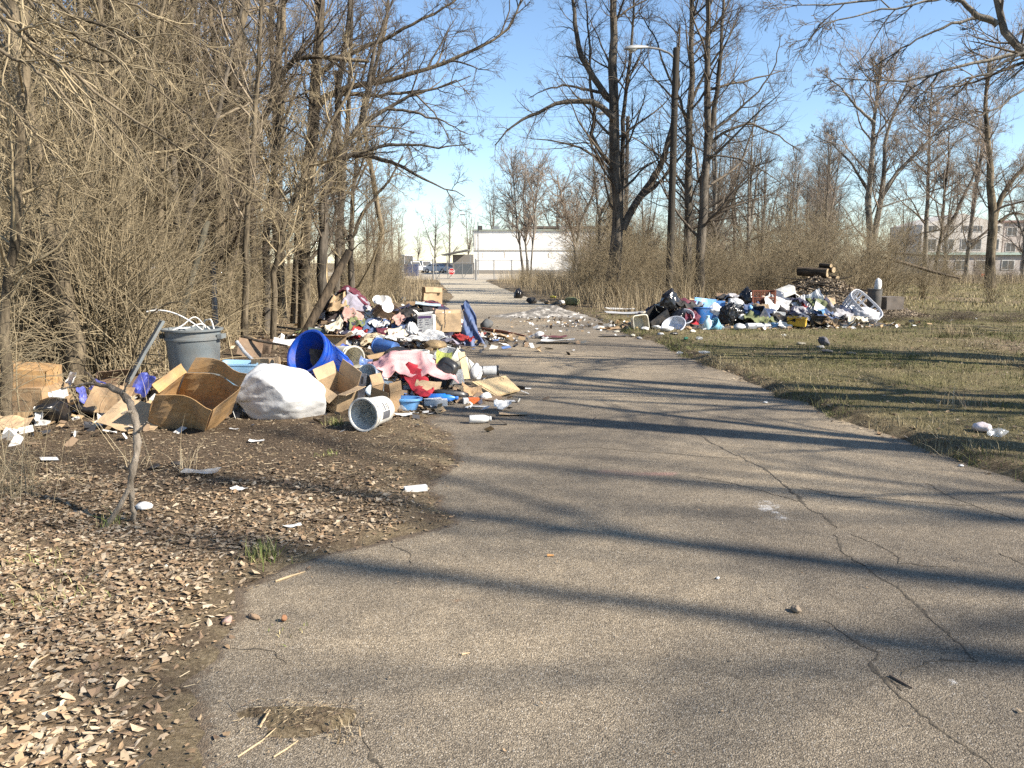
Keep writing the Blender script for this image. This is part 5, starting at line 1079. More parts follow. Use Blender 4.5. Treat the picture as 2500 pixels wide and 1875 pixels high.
# wicker crate: slats one by one
wk = empty("slatted_crate", at3(1860, 748, 20.0), (-.02, 0, -.06)); tag(wk, "red-brown slatted crate sitting on top of the dump", "crate")
WKM = M((.24, .065, .03), .6, .25, 12)
for sx in (-.27, .27):
    for sy in (-.18, .18): part("corner_post", WKM, wk, ((sx, sy, .2), (.035, .035, .4)))
for sy, zz_ in ((-.18, (.02, .22)), (.18, (.02, .38))):
    for z in zz_: part("rail", WKM, wk, ((0, sy, z), (.51, .03, .03)))
    for k in range(13): part("slat", WKM, wk, ((-.24 + .04 * k, sy, sum(zz_) / 2), (.018, .014, zz_[1] - zz_[0] - .03)))
for sx in (-.27, .27):
    for z in (.02, .38): part("rail", WKM, wk, ((sx, 0, z), (.03, .33, .03)))
    for k in range(7): part("slat", WKM, wk, ((sx, -.13 + .045 * k, .2), (.014, .018, .33)))
part("floor_board", WKM, wk, ((0, 0, .008), (.5, .33, .012)))
lump("tan_ball", "pale ball lying inside the slatted crate", (.16, .16, .13), (wk.location.x + .02, wk.location.y, wk.location.z + .14), (0, 0, 0), M((.6, .42, .3), .7), 314, 3, .02, 0, 0, cat="ball")
lump("black_bag", "black bag bulging just left of the slatted crate", (.46, .4, .42), at3(1822, 742, 20.1, -.05), (0, 0, 2), BAGB, 315, 4, .1, 9, .05, cat="trash bag", knot=True)
for k, (u, v, w) in enumerate([(1775, 728, .55), (1800, 735, .6)]): flat("dark_board", ["upper dark brown board behind the dump", "lower dark brown board behind the dump"][k], w, .24, at3(u, v, 20.6), (math.radians(70), .05, .05), CARDD, .01, .015, 316 + k, "board", warp=.01)
stick("white plastic arm sticking out right of the knotted bag", [(1805, 765), (1812, 775)], .03, PAPER, 12)
TH = [  # small things of the right dump: name, label, u, v, Y, size, material, cat
    ("blue_stopper", "small bright blue cap on the navy tote", 1832, 752, 19.3, (.14, .1, .12), LBLUE, "cap"), ("paper_wad", "large white crumpled sheet right of the crate", 1895, 745, 19.8, (.55, .35, .22), PAPER, "paper"), ("grey_bag", "glossy dark grey bag right of the crate", 1920, 738, 20.2, (.6, .4, .34), M((.09, .10, .12), .25, .2, 6, .2, 18), "bag"),
    ("paper_wad", "white papers behind the red cloth", 1950, 745, 20.0, (.36, .3, .2), PAPER, "paper"), ("paper_wad", "white crumpled heap below the navy wedge", 1975, 742, 20.3, (.55, .35, .24), BAGW, "paper"), ("red_cloth", "bright red cloth in the middle of the dump", 1942, 772, 19.5, (.52, .3, .26), M((.50, .02, .03), .7, .2, 6, .3, 20), "cloth"),
    ("red_scrap", "small red scrap above the red cloth", 1968, 752, 19.9, (.24, .16, .12), M((.45, .02, .02), .7), "cloth"), ("yellow_carton", "yellow carton before the red cloth", 1945, 787, 19.0, (.42, .24, .18), M((.62, .40, .04), .6, .15, 6), "carton"), ("yellow_scrap", "small yellow tub left of the white spool", 1862, 778, 19.2, (.14, .12, .14), M((.5, .42, .05), .6), "tub"),
    ("blue_block", "small blue block by the white spool", 1888, 795, 18.9, (.16, .12, .1), LBLUE, "block"), ("paper_wad", "white paper right of the red cloth", 1985, 762, 19.6, (.32, .24, .2), PAPER, "paper"), ("green_board", "olive green folder leaning right of the papers", 2020, 758, 19.8, (.6, .4, .22), M((.13, .15, .09), .7), "folder"),
    ("blue_paper", "blue and white magazine before the olive folder", 2012, 768, 19.4, (.4, .24, .1), M((.12, .3, .5), .5, .5, 20), "magazine"), ("black_scrap", "black box beneath the magazine", 1990, 782, 19.2, (.36, .3, .2), BLACKP, "box"), ("navy_wedge", "pointed navy cloth standing behind the white heap", 1985, 728, 20.6, (.36, .2, .36), M((.04, .06, .14), .7), "cloth"),
    ("tan_scrap", "tan rolled rug behind the olive folder", 2010, 738, 20.6, (.5, .3, .24), CARD2, "rug"), ("paper_wad", "loose white papers at the foot of the pipe", 1915, 796, 18.9, (.26, .14, .06), PAPER, "paper"), ("grey_scrap", "grey sack behind the white square sheet", 1880, 760, 19.8, (.4, .3, .22), M((.2, .19, .19), .8), "sack"), ("white_tub", "white plastic tubs left of the knotted bag", 1810, 775, 19.0, (.2, .16, .14), PAPER, "tub"),
    ("green_bottle", "green crushed bottle on the grass before the dump", 1674, 840, 0, (.16, .08, .07), M((.03, .22, .12), .3, trans=.3), "bottle"), ("clear_cup", "clear crumpled film on the grass before the dump", 1706, 838, 0, (.26, .16, .07), CLEAR, "plastic"), ("clear_cup", "clear crushed bottle at the road edge before the dump", 1660, 866, 0, (.17, .1, .07), CLEAR, "plastic"), ("clear_cup", "dull plastic film in the leaves at the road edge", 1720, 873, 0, (.24, .2, .05), CLEAR, "plastic"), ("clear_cup", "small bluish plastic on the grass below the pipe", 1913, 832, 0, (.14, .09, .06), CLEAR, "plastic"),
    ("plastic_bag", "torn red and white plastic bag on the right lawn", 2395, 1072, 0, (.22, .18, .09), M((.72, .62, .6), .4, .4, 14, .2, 20), "bag"), ("plastic_bag", "clear grey plastic beside the torn red bag", 2435, 1085, 0, (.2, .2, .08), CLEAR, "bag"),
    ("lawn_stone", "dark grey rock on the lawn, largest of the broken stones", 2010, 856, 0, (.26, .2, .2), M((.11, .11, .125), .9, .3, 9, .4), "rock"), ("lawn_stone", "flat pale stone before the dark lawn rock", 2003, 864, 0, (.2, .14, .06), M((.3, .29, .26), .9, .3, 9, .4), "rock"), ("lawn_stone", "flat stone left of the dark lawn rock", 1954, 852, 0, (.24, .2, .05), M((.3, .27, .2), .9, .3, 9, .4), "rock"), ("lawn_stone", "brown stone slab right of the dark lawn rock", 2075, 880, 0, (.26, .18, .05), M((.24, .2, .16), .9, .3, 9, .4), "rock"), ("lawn_stone", "broken slab lowest among the lawn stones", 2020, 876, 0, (.3, .14, .05), M((.26, .23, .2), .9, .3, 9, .4), "rock"),
    ("white_chip", "white pebble on the asphalt at the right kerb", 2346, 1139, 0, (.05, .04, .02), PAPER, "chip"), ("white_chip", "white pebble on the sunlit asphalt by the shadow bands", 1868, 984, 0, (.07, .05, .02), PAPER, "chip"), ("white_chip", "white chip lying alone in the middle of the asphalt", 1752, 1413, 0, (.03, .02, .012), PAPER, "chip")]
for k, (nm, lab, u, v, Y, sz, mat, cat) in enumerate(TH):
    loc = gnd(u, v) if Y == 0 else at3(u, v, Y, -sz[2] * .35)
    if cat in ('paper', 'cloth', 'folder', 'magazine', 'sack', 'rug', 'bag') and Y:
        flat(nm, lab, sz[0] * 1.15, sz[1] * 1.25, (loc[0], loc[1], loc[2] + sz[2] * .45), (.75 + .35 * math.sin(k * 2.1), .45 * math.sin(k * 1.3), k * .7 % 1.2 - .6), mat, .055 + .12 * sz[2], .006, 330 + k, cat, nx=14, ny=12, warp=.16); continue
    if cat in ('carton', 'box', 'block') and Y:
        carton(nm, lab, sz[0], sz[1], sz[2], loc, (.15, .12 * math.sin(k), k * .7 % 1.2 - .6), mat, [(0, sz[1] * .4, 70)], .006, 330 + k, cat=cat); continue
    lump(nm, lab, sz, loc, (0, 0, k * .7), mat, 330 + k, 3, .14, 10, .06, cat=cat)
for k in range(26):
    x, y = rg_.uniform(3.3, 8.7), rg_.uniform(18.9, 20.6); ci = [1, 0, 4, 9, 1, 5, 0, 2, 1, 4, 8, 7, 0][k % 13]
    cloth("garment", "crumpled %s cloth %s of the right-hand dump" % (PAL[ci][0], ['in the left part', 'left of the middle', 'right of the middle', 'in the right part'][min(3, int((x - 3.3) / 1.36))]), x, y, rg_.uniform(.4, .75), rg_.uniform(.35, .6), rg_.uniform(0, 3), lambda a, b: H3(a, b) + gz(a, b), M(PAL[ci][1], .85, .2, 9, .3, 60, .2), 400 + k, .14, 4, 19, .01, group="cloths in the right-hand dump", lift=.02, ragged=.2)
flat("white_sheet", "white square sheet standing in the middle of the dump", .30, .34, at3(1903, 778, 19.2), (math.radians(70), .15, .1), PAPER, .01, .004, 370, "paper")
flat("white_sheet", "pointed white sheet right of the red cloth", .28, .24, at3(2000, 752, 19.5), (math.radians(60), .5, .1), PAPER, .01, .004, 371, "paper")
flat("dark_sheet", "dark green-grey panel leaning before the white square sheet", .3, .26, at3(1880, 785, 19.1), (math.radians(62), .1, .2), M((.07, .09, .08), .6), .01, .006, 372, "panel")
sp_ = empty("white_spool", at3(1874, 790, 18.8), (math.radians(82), .1, .3)); tag(sp_, "white cable spool facing out beside the navy tote", "spool")
m = MB(); m.lathe([(.07, -.01), (.075, 0), (.075, .02), (.03, .022)], 22); m.build("flange", PAPER, sp_, True); m = MB(); m.lathe([(.03, .023), (.03, .03), (.012, .03)], 16); m.build("hub", M((.3, .3, .3), .5), sp_, True)
ot = empty("olive_tube"); tag(ot, "olive yellow rolled tube with a red end at the dump's foot", "tube"); m = MB(); m.lathe([(.085, 0), (.09, .005), (.09, .42), (.085, .425)], 22); m.build("roll", M((.30, .24, .03), .6), ot, True); m = MB(); m.lathe([(.094, -.02), (.096, 0), (.096, .06), (.094, .065)], 22); m.build("red_end", M((.22, .02, .015), .6), ot, True); aim(ot, gnd(2006, 790, .09), (1, .1, 0))
lump("navy_cushion", "navy blue sofa cushion at the dump's right end", (.75, .5, .42), at3(2055, 775, 19.9, -.1), (.1, .2, .2), M((.02, .035, .08), .8, .2, 6, .2, 40), 373, 4, .05, 4, .02, cat="cushion")
# white laundry basket, tipped, open slots
lbk = empty("laundry_basket"); tag(lbk, "white slotted laundry basket tipped on its side at the dump's right end", "basket")
LBM = M((.62, .63, .66), .45, .12, 5)
def ring(r, z, t_, sx, sy):
    m = MB(); m.lathe([(r, z), (r + .012, z), (r + .012, z + t_), (r, z + t_), (r, z)], 44, sx, sy, 3.2, cap=False); return m
for (r, z, t_) in ((.36, .36, .06), (.34, .17, .04)): ring(r, z, t_, 1.25, .85).build("rim" if z > .3 else "hoop", LBM, lbk, True)
m = MB(); m.lathe([(.27, 0), (.32, .005), (.327, .06), (.32, .06), (.31, .012), (.1, .012)], 44, 1.25, .85, 3.2); m.build("base", LBM, lbk, True)
for k in range(22):
    an = k / 22 * 2 * math.pi; c_, s_ = math.cos(an), math.sin(an); ex = 2 / 3.2
    X0, Y0_ = math.copysign(abs(c_) ** ex, c_) * 1.25, math.copysign(abs(s_) ** ex, s_) * .85
    m = MB(); m.tube([(X0 * .325, Y0_ * .325, .05), (X0 * .365, Y0_ * .365, .37)], .024, 5); m.build("rib", LBM, lbk, True)
aim(lbk, at3(2088, 770, 20.1, .02), (.35, -.62, .62), .4)
lump("grey_laundry", "grey blue bundle of laundry spilling from the white basket", (.75, .45, .36), at3(2112, 775, 19.7, -.08), (0, .1, .1), M((.50, .50, .52), .8, .25, 7, .3, 30), 374, 4, .14, 10, .05, cat="laundry")
db = bucket("dark_drum", "dark grey drum standing by the mound with a white cone on it", .17, .18, .5, M((.08, .075, .07), .7), False, cat="drum", handle=False); db.location = at3(2133, 752, 21.0)
lump("white_cone", "white plastic dome stuck on the dark drum", (.2, .2, .32), (db.location.x + .05, 21.0, db.location.z + .46), (0, .1, 0), PAPER, 375, 4, .03, 2, .0, cat="dome")
carton("dark_box", "dark weathered box right of the drum", .5, .4, .32, at3(2172, 755, 21.2), (0, 0, .2), M((.12, .10, .085), .9), (), .01, 376, closed=True)
# litter of white bits at the left end of the dump
for k, (u, v, w, lab) in enumerate([(1575, 815, .3, "white crushed foam before the beige tub"), (1600, 812, .34, "long white plastic tray before the black crate"), (1630, 818, .4, "white plastic strip under the tipped basin"), (1545, 822, .22, "pale tub lid left of the foam"), (1612, 826, .2, "small white box at the dump's front corner"), (1690, 820, .24, "yellowed crushed carton before the basin"), (1560, 828, .18, "grey rag at the dump's front corner"), (1645, 826, .24, "dark bowl before the tipped basin"), (1680, 812, .3, "brown torn paper before the basin"), (1505, 812, .16, "pale round lid on the asphalt")]):
    crumple("dump_scrap", lab, u, v, (w, w * .6, w * .3), [PAPER, PAPER, PAPER, CREAM, PAPER, CREAM, M((.3, .3, .3), .8), BLACKP, CARD, CREAM][k], 380 + k, "scrap")
flat("dark_mat", "flat dark mat on the asphalt left of the dump", .6, .26, gnd(1500, 822, .02), (0, 0, .1), DARKW, .02, .008, 391, "mat"); flat("torn_board", "torn tan board on the asphalt behind the dark mat", .5, .3, gnd(1488, 805, .03), (.05, 0, .05), CARD, .03, .006, 392)
flat("long_plank", "pale long panel lying on the ground left of the dump", 1.3, .34, gnd(1530, 775, .06), (.04, 0, .06), M((.42, .43, .44), .6), .03, .02, 393, "panel", warp=.01); flat("long_plank", "white long panel behind the pale one", .9, .3, gnd(1512, 768, .10), (.03, .04, .05), PAPER, .03, .02, 394, "panel", warp=.01)
# wood chip mound, logs, black hoop
mx, my = P(1995, 735, 23.5)[0], 23.5
xx, yy = np.meshgrid(np.linspace(-4.6, 4.6, 110), np.linspace(-2.4, 2.4, 64)); hz = gauss(xx, yy, 0, 0, 2.05, 1.1, 1.18) * (.75 + .5 * fbm(xx, yy, 1.6, 4, 98)) + (fbm(xx, yy, 7, 4, 99) - .5) * .13 - .06
i_ = (np.arange(63)[:, None] * 110 + np.arange(109)[None]).ravel()
mo = empty("chip_mound", (mx, my, 0)); tag(mo, "tan wood chip mound behind the right-hand dump", "mound")
link("mound_body", mesh_np("mound_body", np.stack([xx.ravel(), yy.ravel(), hz.ravel()], 1), np.stack([i_, i_ + 1, i_ + 111, i_ + 110], 1), True), M((.22, .172, .12), .95, .6, 5, .8, 22, .35), mo)
rg_ = np.random.default_rng(4); n = 12000; cx, cy = rg_.normal(.2, 1.9, n), rg_.normal(-.3, .8, n)
hz_ = gauss(cx, cy, 0, 0, 2.05, 1.1, 1.18) * (.75 + .5 * fbm(cx, cy, 1.6, 4, 98)) + (fbm(cx, cy, 7, 4, 99) - .5) * .13 - .05
def bits(n, pos, size, rg__, aspect=.35, flatness=.6):
    a = norm(rg__.normal(size=(n, 3)) * np.array([1, 1, flatness])); b = norm(np.cross(a, norm(rg__.normal(size=(n, 3)) * np.array([.6, .6, 1])))); s = (size * rg__.uniform(.5, 1.5, n))[:, None]
    V = np.stack([pos - a * s - b * s * aspect, pos + a * s - b * s * aspect, pos + a * s + b * s * aspect, pos - a * s + b * s * aspect], 1).reshape(-1, 3)
    return V, np.arange(4 * n).reshape(-1, 4)
V, F = bits(n, np.stack([cx, cy, hz_ + .01], 1), .035, rg_, .4)
colr = np.repeat(np.array([(.34, .27, .19)]) * rg_.uniform(.25, 1.4, (n, 1)), 4, axis=0); TINT = tint_mat("loose_bits")
ch_ = link("wood_chips", mesh_np("wood_chips", V, F, False, colr), TINT, mo); ch_["kind"] = "stuff"
for k in range(34):
    a_ = rg_.uniform(0, 6.28); x_, y_ = rg_.normal(0, 1.1), rg_.normal(-.3, .6); l_ = rg_.uniform(.25, .8); z_ = float(gauss(np.array(x_), np.array(y_), 0, 0, 2.05, 1.1, 1.18)) * .95
    m = MB(); m.tube([(x_ - math.cos(a_) * l_, y_ - math.sin(a_) * l_ * .5, z_ - .04), (x_, y_, z_ + .06), (x_ + math.cos(a_) * l_, y_ + math.sin(a_) * l_ * .5, z_ + rg_.uniform(-.05, .25))], [.025, .02, .008], 5); m.build("branch", BARK_X, mo, True)
LOGB, LOGE = bark("log_bark", (.03, .024, .018), (.14, .105, .07)), M((.46, .34, .20), .9, .3, 14, .4, 40, .4)
for k, (u, v, r, L_, lab) in enumerate([(2004, 672, .10, .7, "lower left log with sawn face on the mound"), (2023, 670, .095, .7, "lower right log with sawn face on the mound"), (2000, 655, .13, .9, "thick dark log lying across the lower logs"), (2014, 648, .085, .5, "upper split log on the log pile"), (2008, 638, .06, .4, "topmost log of the pile")]):
    lg = empty("cut_log"); tag(lg, lab, "log", "logs on the mound"); p = P(u, v, 24.4)
    m = MB(); m.lathe([(r * 1.03, 0), (r, .02), (r * .97, L_)], 16, wob=.05, seed=k); m.build("bark", LOGB, lg, True); m = MB(); m.lathe([(r * .93, -.006), (r * .92, 0)], 16, wob=.05, seed=k); m.build("sawn_face", LOGE, lg)
    aim(lg, (p[0] + .05, 23.85, p[2] - .13), (-.45 if k != 2 else -.9, .85, .06))
dk = MB(); t = np.linspace(0, np.pi, 16); q0 = P(1912, 712, 22.6)
xx, yy = np.meshgrid(np.linspace(-.62, .62, 24), np.linspace(0, .7, 12)); hz = .60 * np.sqrt(np.maximum(1 - (xx / .63) ** 2, 0)) * (1 - .25 * (yy / .7)) - .03
i_ = (np.arange(11)[:, None] * 24 + np.arange(23)[None]).ravel()
bp_ = empty("black_hood", (q0[0], 22.5, float(gz(q0[0], 22.5)) + .1), (0, 0, -.1)); tag(bp_, "black collapsed frame hood at the mound's left side", "hood")
link("cover", mesh_np("cover", np.concatenate([np.stack([xx.ravel(), yy.ravel(), hz.ravel()], 1)]), np.stack([i_, i_ + 1, i_ + 25, i_ + 24], 1), True), BLACKP, bp_)
dk.tube(np.stack([.63 * np.cos(t), np.zeros(16), .60 * np.sin(t)], 1), .014, 6); dk.build("hoop", STEEL, bp_, True)
for k in (5, 9): m = MB(); m.tube([(.63 * math.cos(t[k]), 0, .6 * math.sin(t[k])), (.5 * math.cos(t[k]) + .1, -.25, .05)], .008, 5); m.build("stay", STEEL, bp_)
carton("white_chest", "white foam box leaning by the black hood", .42, .26, .2, at3(1920, 712, 22.2, -.1), (.1, -.35, .2), M((.66, .64, .58), .7), (), .02, 395, closed=True, cat="box")
# marker flag, fallen trunks on the lawn
mf = empty("marker_flag", gnd(2404, 690)); tag(mf, "small orange survey flag standing in the lawn", "flag"); m = MB(); m.tube([(0, 0, 0), (.02, 0, .55)], .008, 5); m.build("stake", STEEL, mf); m = MB(); m.sheet(.35, .25, 6, 4, .004, rumple(3, .04), TR(-.16, 0, .50) @ RX(math.pi / 2)); m.build("pennant", M((.75, .10, .03), .7), mf)
for k, (uv, r, lab) in enumerate([([(2108, 614), (2180, 617), (2260, 624)], .10, "dark horizontal fallen trunk hung up in the brush"), ([(2122, 619), (2200, 640), (2280, 664), (2345, 680)], .11, "long fallen trunk slanting down onto the lawn"), ([(2240, 702), (2270, 704), (2310, 704)], .12, "short rotten log lying on the lawn")]):
    m = MB(); m.tube([P(u, v, 36 - 4 * k) for u, v in uv] if k < 2 else [gnd(u, v, .08) for u, v in uv], [r * .6] * (len(uv) - 1) + [r * .3], 8); tag(m.build("fallen_log", LOGB, None, True), lab, "log")
# dead leaning trunk and stump posts on the left verge
for k, (a, b, r, lab, mt_) in enumerate([(P(723, 745, 15.5), P(853, 612, 16), .085, "thick dark dead trunk leaning left behind the clothes heap", LOGB), (P(393, 690, 12), P(506, 540, 12.6), .05, "grey-brown dead trunk leaning in the thicket", bark("moss_bark", (.06, .055, .04), (.19, .17, .125))), (P(793, 700, 20), P(793, 604, 20), .05, "pale broken post standing at the thicket edge", WOOD), (P(520, 720, 13.5), P(519, 640, 13.5), .05, "grey weathered stub post in the thicket", bark("old_post", (.14, .13, .12), (.32, .30, .28))), (P(370, 720, 13), P(372, 640, 13), .06, "grey broken snag standing in the thicket", bark("snag", (.14, .13, .12), (.32, .30, .28)))]):
    a, b = Vector(a), Vector(b); a.z = float(gz(a.x, a.y)) - .05 if a.z > 0 else a.z
    m = MB(); m.tube([a, a.lerp(b, .33), a.lerp(b, .66), b], [r * 1.15, r * 1.05, r, r * .9], 9); tag(m.build("dead_tree" if k < 2 else "broken_post", mt_, None, True), lab, "trunk" if k < 2 else "post")
# ================================================================ vegetation
def resample(pts, n):
    pts = np.asarray(pts, float)
    d = np.concatenate([[0], np.cumsum(np.linalg.norm(np.diff(pts, axis=0), axis=1))])
    t = np.linspace(0, d[-1], n)
    # smooth (Catmull-like) through dense linear + box filter
    q = np.stack([np.interp(np.linspace(0, d[-1], n * 6), d, pts[:, k]) for k in range(3)], 1)
    ker = np.ones(5) / 5
    for k in range(3): q[2:-2, k] = np.convolve(q[:, k], ker, 'valid')
    td = np.linspace(0, d[-1], n * 6)
    return np.stack([np.interp(t, td, q[:, k]) for k in range(3)], 1)
def spawn(rg, Pt, R, n, t0, t1, ang, L, Nn, jit, trop, rr, rtip, fall=0.5, absolute=False, lean=None):
    Mn, Np, _ = Pt.shape
    t = np.sort(t0 + (t1 - t0) * rg.random((Mn, n)), axis=1)
    ii = t * (Np - 1); i0 = np.minimum(np.floor(ii).astype(int), Np - 2); f = (ii - i0)[..., None]
    mi = np.arange(Mn)[:, None]
    a, b = Pt[mi, i0], Pt[mi, i0 + 1]
    pos = a * (1 - f) + b * f
    rad = R[mi, i0] * (1 - f[..., 0]) + R[mi, i0 + 1] * f[..., 0]
    tan = norm(b - a)
    v = rg.normal(size=pos.shape); v -= (v * tan).sum(-1, keepdims=True) * tan; v = norm(v)
    if lean is not None: v = norm(v + np.asarray(lean)); v -= (v * tan).sum(-1, keepdims=True) * tan; v = norm(v)
    al = ang * (0.65 + 0.7 * rg.random((Mn, n, 1)))
    d = tan * np.cos(al) + v * np.sin(al)
    plen = np.linalg.norm(np.diff(Pt, axis=1), axis=-1).sum(1)[:, None]
    ln = L * (1.0 if absolute else plen) * (1 - fall * t) * (0.55 + 0.8 * rg.random((Mn, n)))
    ln = np.broadcast_to(ln, (Mn, n)).reshape(-1)
    pos, d, rad = pos.reshape(-1, 3), d.reshape(-1, 3), rad.reshape(-1)
    step = (ln / (Nn - 1))[:, None]
    out = [pos]
    for k in range(Nn - 1):
        d = norm(d + jit * rg.normal(size=d.shape) + np.array([0, 0, trop]))
        out.append(out[-1] + d * step)
    r0 = np.minimum(rad * 0.72, rr * ln + rtip)
    s = np.linspace(0, 1, Nn)[None]
    return np.stack(out, 1), r0[:, None] * (1 - s) ** 0.8 + rtip * s
def merge(groups):
    V, F, n = [], [], 0
    for (Pt, R, k) in groups:
        v, q = tubes(Pt, R, k); V.append(v); F.append(q + n); n += len(v)
    return np.concatenate(V), np.concatenate(F)
def tree_meshes(rg, polys, l1=(2.2, .25, 55, .38), l2=(7, .15, 50), l3=(5, .1, 50), l4=(3, .1, 50), trop=0.06, rtip=0.0021, flow=None, nmax=60):
    """polys: (pts, r0, r1). returns (trunk mesh, crown mesh)"""
    big, bigr = [], []
    for pts, r0, r1 in polys:
        q = resample(pts, 16); q[1:-1] += rg.normal(0, 0.012 + 0.02 * r0, (14, 3))
        s = np.linspace(0, 1, 16); big.append(q); bigr.append((r0 * (1 - s) + r1 * s) * (1 + rg.normal(0, .05, 16)))
    big, bigr = np.array(big), np.array(bigr)
    tv, tf = merge([(big, bigr, 10)])
    A, AR = [], []
    for q, r in zip(big, bigr):
        ln = np.linalg.norm(np.diff(q, axis=0), axis=1).sum()
        n = int(np.clip(ln * l1[0], 4, nmax))
        a, b = spawn(rg, q[None], r[None], n, l1[1], 1.0, math.radians(l1[2]), l1[3], 8, 0.14, trop, 0.014, rtip * 1.6, 0.45, lean=flow)
        A.append(a); AR.append(b)
    A, AR = np.concatenate(A), np.concatenate(AR)
    B, BR = spawn(rg, A, AR, l2[0], l2[1], 1.0, math.radians(l2[2] * .85), .55, 5, .15, trop, .009, rtip * 1.25, .4)
    C, CR_ = spawn(rg, B, BR, l3[0], l3[1], 1.0, math.radians(l3[2] * .8), .62, 3, .15, trop * .7, .007, rtip, .4)
    gr = [(A, AR, 4), (B, BR, 3), (C, CR_, 3)]
    if l4[0]:
        D, DR = spawn(rg, C, CR_, l4[0], l4[1], 1.0, math.radians(l4[2] * .8), .75, 2, .14, .02, .006, rtip * .8, .3)
        gr.append((D, DR, 3))
    cv, cf = merge(gr)
    return mesh_np("trunk", tv, tf, True), mesh_np("crown", cv, cf, True)
def tree(name, meshes, mats, loc=(0, 0, 0), rz=0.0, s=1.0):
    r = empty(name, loc, (0, 0, rz)); r.scale = (s, s, s)
    for nm, me, m in (("trunk", meshes[0], mats[0]), ("crown", meshes[1], mats[1])):
        if not me.materials: me.materials.append(m)
        o = bpy.data.objects.new(nm, me); COL.objects.link(o); o.parent = r
    return r
BARK_L = bark("tan_bark", (0.040, 0.032, 0.022), (0.215, 0.17, 0.112))
BARK_D = bark("dark_bark", (0.045, 0.038, 0.030), (0.16, 0.135, 0.105))
BARK_G = bark("grey_bark", (0.085, 0.075, 0.062), (0.27, 0.24, 0.195))
TWIG_L = M((0.25, 0.20, 0.125), 0.85, 0.35, 2.0, 0, 1, 0, spec=.2)
TWIG_D = M((0.125, 0.10, 0.074), 0.85, 0.35, 2.0, 0, 1, 0, spec=.2)
TWIG_T = M((0.33, 0.265, 0.165), 0.85, 0.35, 2.0, 0, 1, 0, spec=.2)
TWIG_G = M((0.25, 0.20, 0.14), 0.85, 0.35, 2.0, 0, 1, 0, spec=.2)
TWIG_R = M((0.27, 0.215, 0.165), 0.85, 0.35, 2.0, 0, 1, 0, spec=.2)
def PL(Y, *uv):                    # polyline through photo pixels at depth Y (Y may change along it)
    out = []
    for k, p in enumerate(uv):
        out.append(P(p[0], p[1], p[2] if len(p) > 2 else Y))
    return out
def base_of(polys): q = polys[0][0][0]; return q
def guided(name, label, polys, mats, group=None, seed=0, **kw):
    rg = np.random.default_rng(seed + 100)
    b = np.array(polys[0][0][0], float); b[2] = float(gz(b[0], b[1])) - 0.05
    pl = []
    for k, (pts, r0, r1) in enumerate(polys):
        pts = np.array(pts, float)
        if k == 0: pts = np.concatenate([[[b[0], b[1], b[2]]], pts[1:] if abs(pts[0][2] - b[2]) < 0.6 else pts])
        pl.append((pts - b, r0, r1))
    t = tree(name, tree_meshes(rg, pl, **kw), mats, loc=b)
    return tag(t, label, "tree", group)
# --- the trees one can follow with the eye, right of the road
Y0 = 30
guided("bare_tree", "large dark bare tree with arching limb reaching left over the road", [
    (PL(Y0, (1492, 740), (1498, 673), (1509, 514), (1503, 400), (1501, 333), (1496, 188), (1498, 80), (1500, -80), (1505, -260)), .27, .06),
    (PL(Y0, (1520, 560), (1533, 528), (1563, 478), (1599, 434), (1625, 370), (1643, 311), (1655, 200), (1660, 60)), .15, .03),
    (PL(Y0 - .5, (1545, 505), (1560, 487), (1610, 445), (1646, 402), (1690, 350)), .09, .03),
    (PL(Y0 - .4, (1510, 470), (1535, 450), (1570, 413), (1606, 391), (1640, 350)), .05, .015),
    (PL(Y0 - .3, (1500, 290), (1487, 275), (1454, 250), (1425, 246), (1360, 250), (1317, 275), (1284, 286), (1245, 311), (1208, 355)), .12, .018),
    (PL(Y0 + .3, (1499, 250), (1480, 235), (1443, 181), (1418, 134), (1407, 80), (1395, -20), (1380, -140)), .13, .03),
    (PL(Y0, (1470, 225), (1425, 217), (1375, 207), (1324, 221), (1290, 240)), .06, .012),
    (PL(Y0 + .5, (1506, 420), (1492, 402), (1462, 366), (1440, 333), (1454, 283), (1443, 230), (1440, 120), (1430, 0)), .09, .02),
    (PL(Y0 + .6, (1514, 478), (1520, 380), (1522, 280), (1535, 180), (1545, 60), (1550, -80)), .10, .03)],
    (BARK_D, TWIG_D), seed=1, l1=(3.0, .2, 50, .28), l2=(6, .1, 50), l3=(4, .1, 50), l4=(2, .1, 55), nmax=26, trop=.03)
guided("bare_tree", "tall dark bare tree immediately behind the wooden lamp post", [
    (PL(29, (1679, 735), (1679, 673), (1680, 442), (1682, 297), (1690, 152), (1688, 80), (1690, -40), (1692, -220)), .17, .05),
    (PL(29.2, (1682, 330), (1660, 240), (1625, 170), (1600, 90), (1560, 30)), .06, .015),
    (PL(29.3, (1684, 260), (1720, 180), (1770, 110), (1810, 20)), .06, .015)],
    (BARK_D, TWIG_D), seed=2, l1=(2.6, .2, 55, .26), l3=(4, .1, 50), l4=(2, .1, 55), nmax=30)
guided("bare_tree", "twin dark bare trunks standing one step beyond the lamp post", [
    (PL(28.4, (1708, 740), (1708, 673), (1722, 405), (1729, 315), (1726, 188), (1728, 80), (1728, -60), (1735, -220)), .18, .05),
    (PL(28.4, (1722, 420), (1731, 350), (1751, 225), (1758, 150), (1762, 80), (1770, -80)), .11, .03),
    (PL(28.6, (1725, 360), (1770, 320), (1830, 300), (1900, 330), (1960, 375)), .06, .012),
    (PL(28.2, (1727, 330), (1790, 280), (1850, 225), (1895, 160), (1905, 90)), .05, .012),
    (PL(28.2, (1726, 380), (1800, 385), (1870, 420), (1930, 465)), .035, .01)],
    (BARK_D, TWIG_D), seed=3, l1=(2.6, .15, 55, .28), l3=(4, .1, 50), l4=(2, .1, 55), nmax=30)
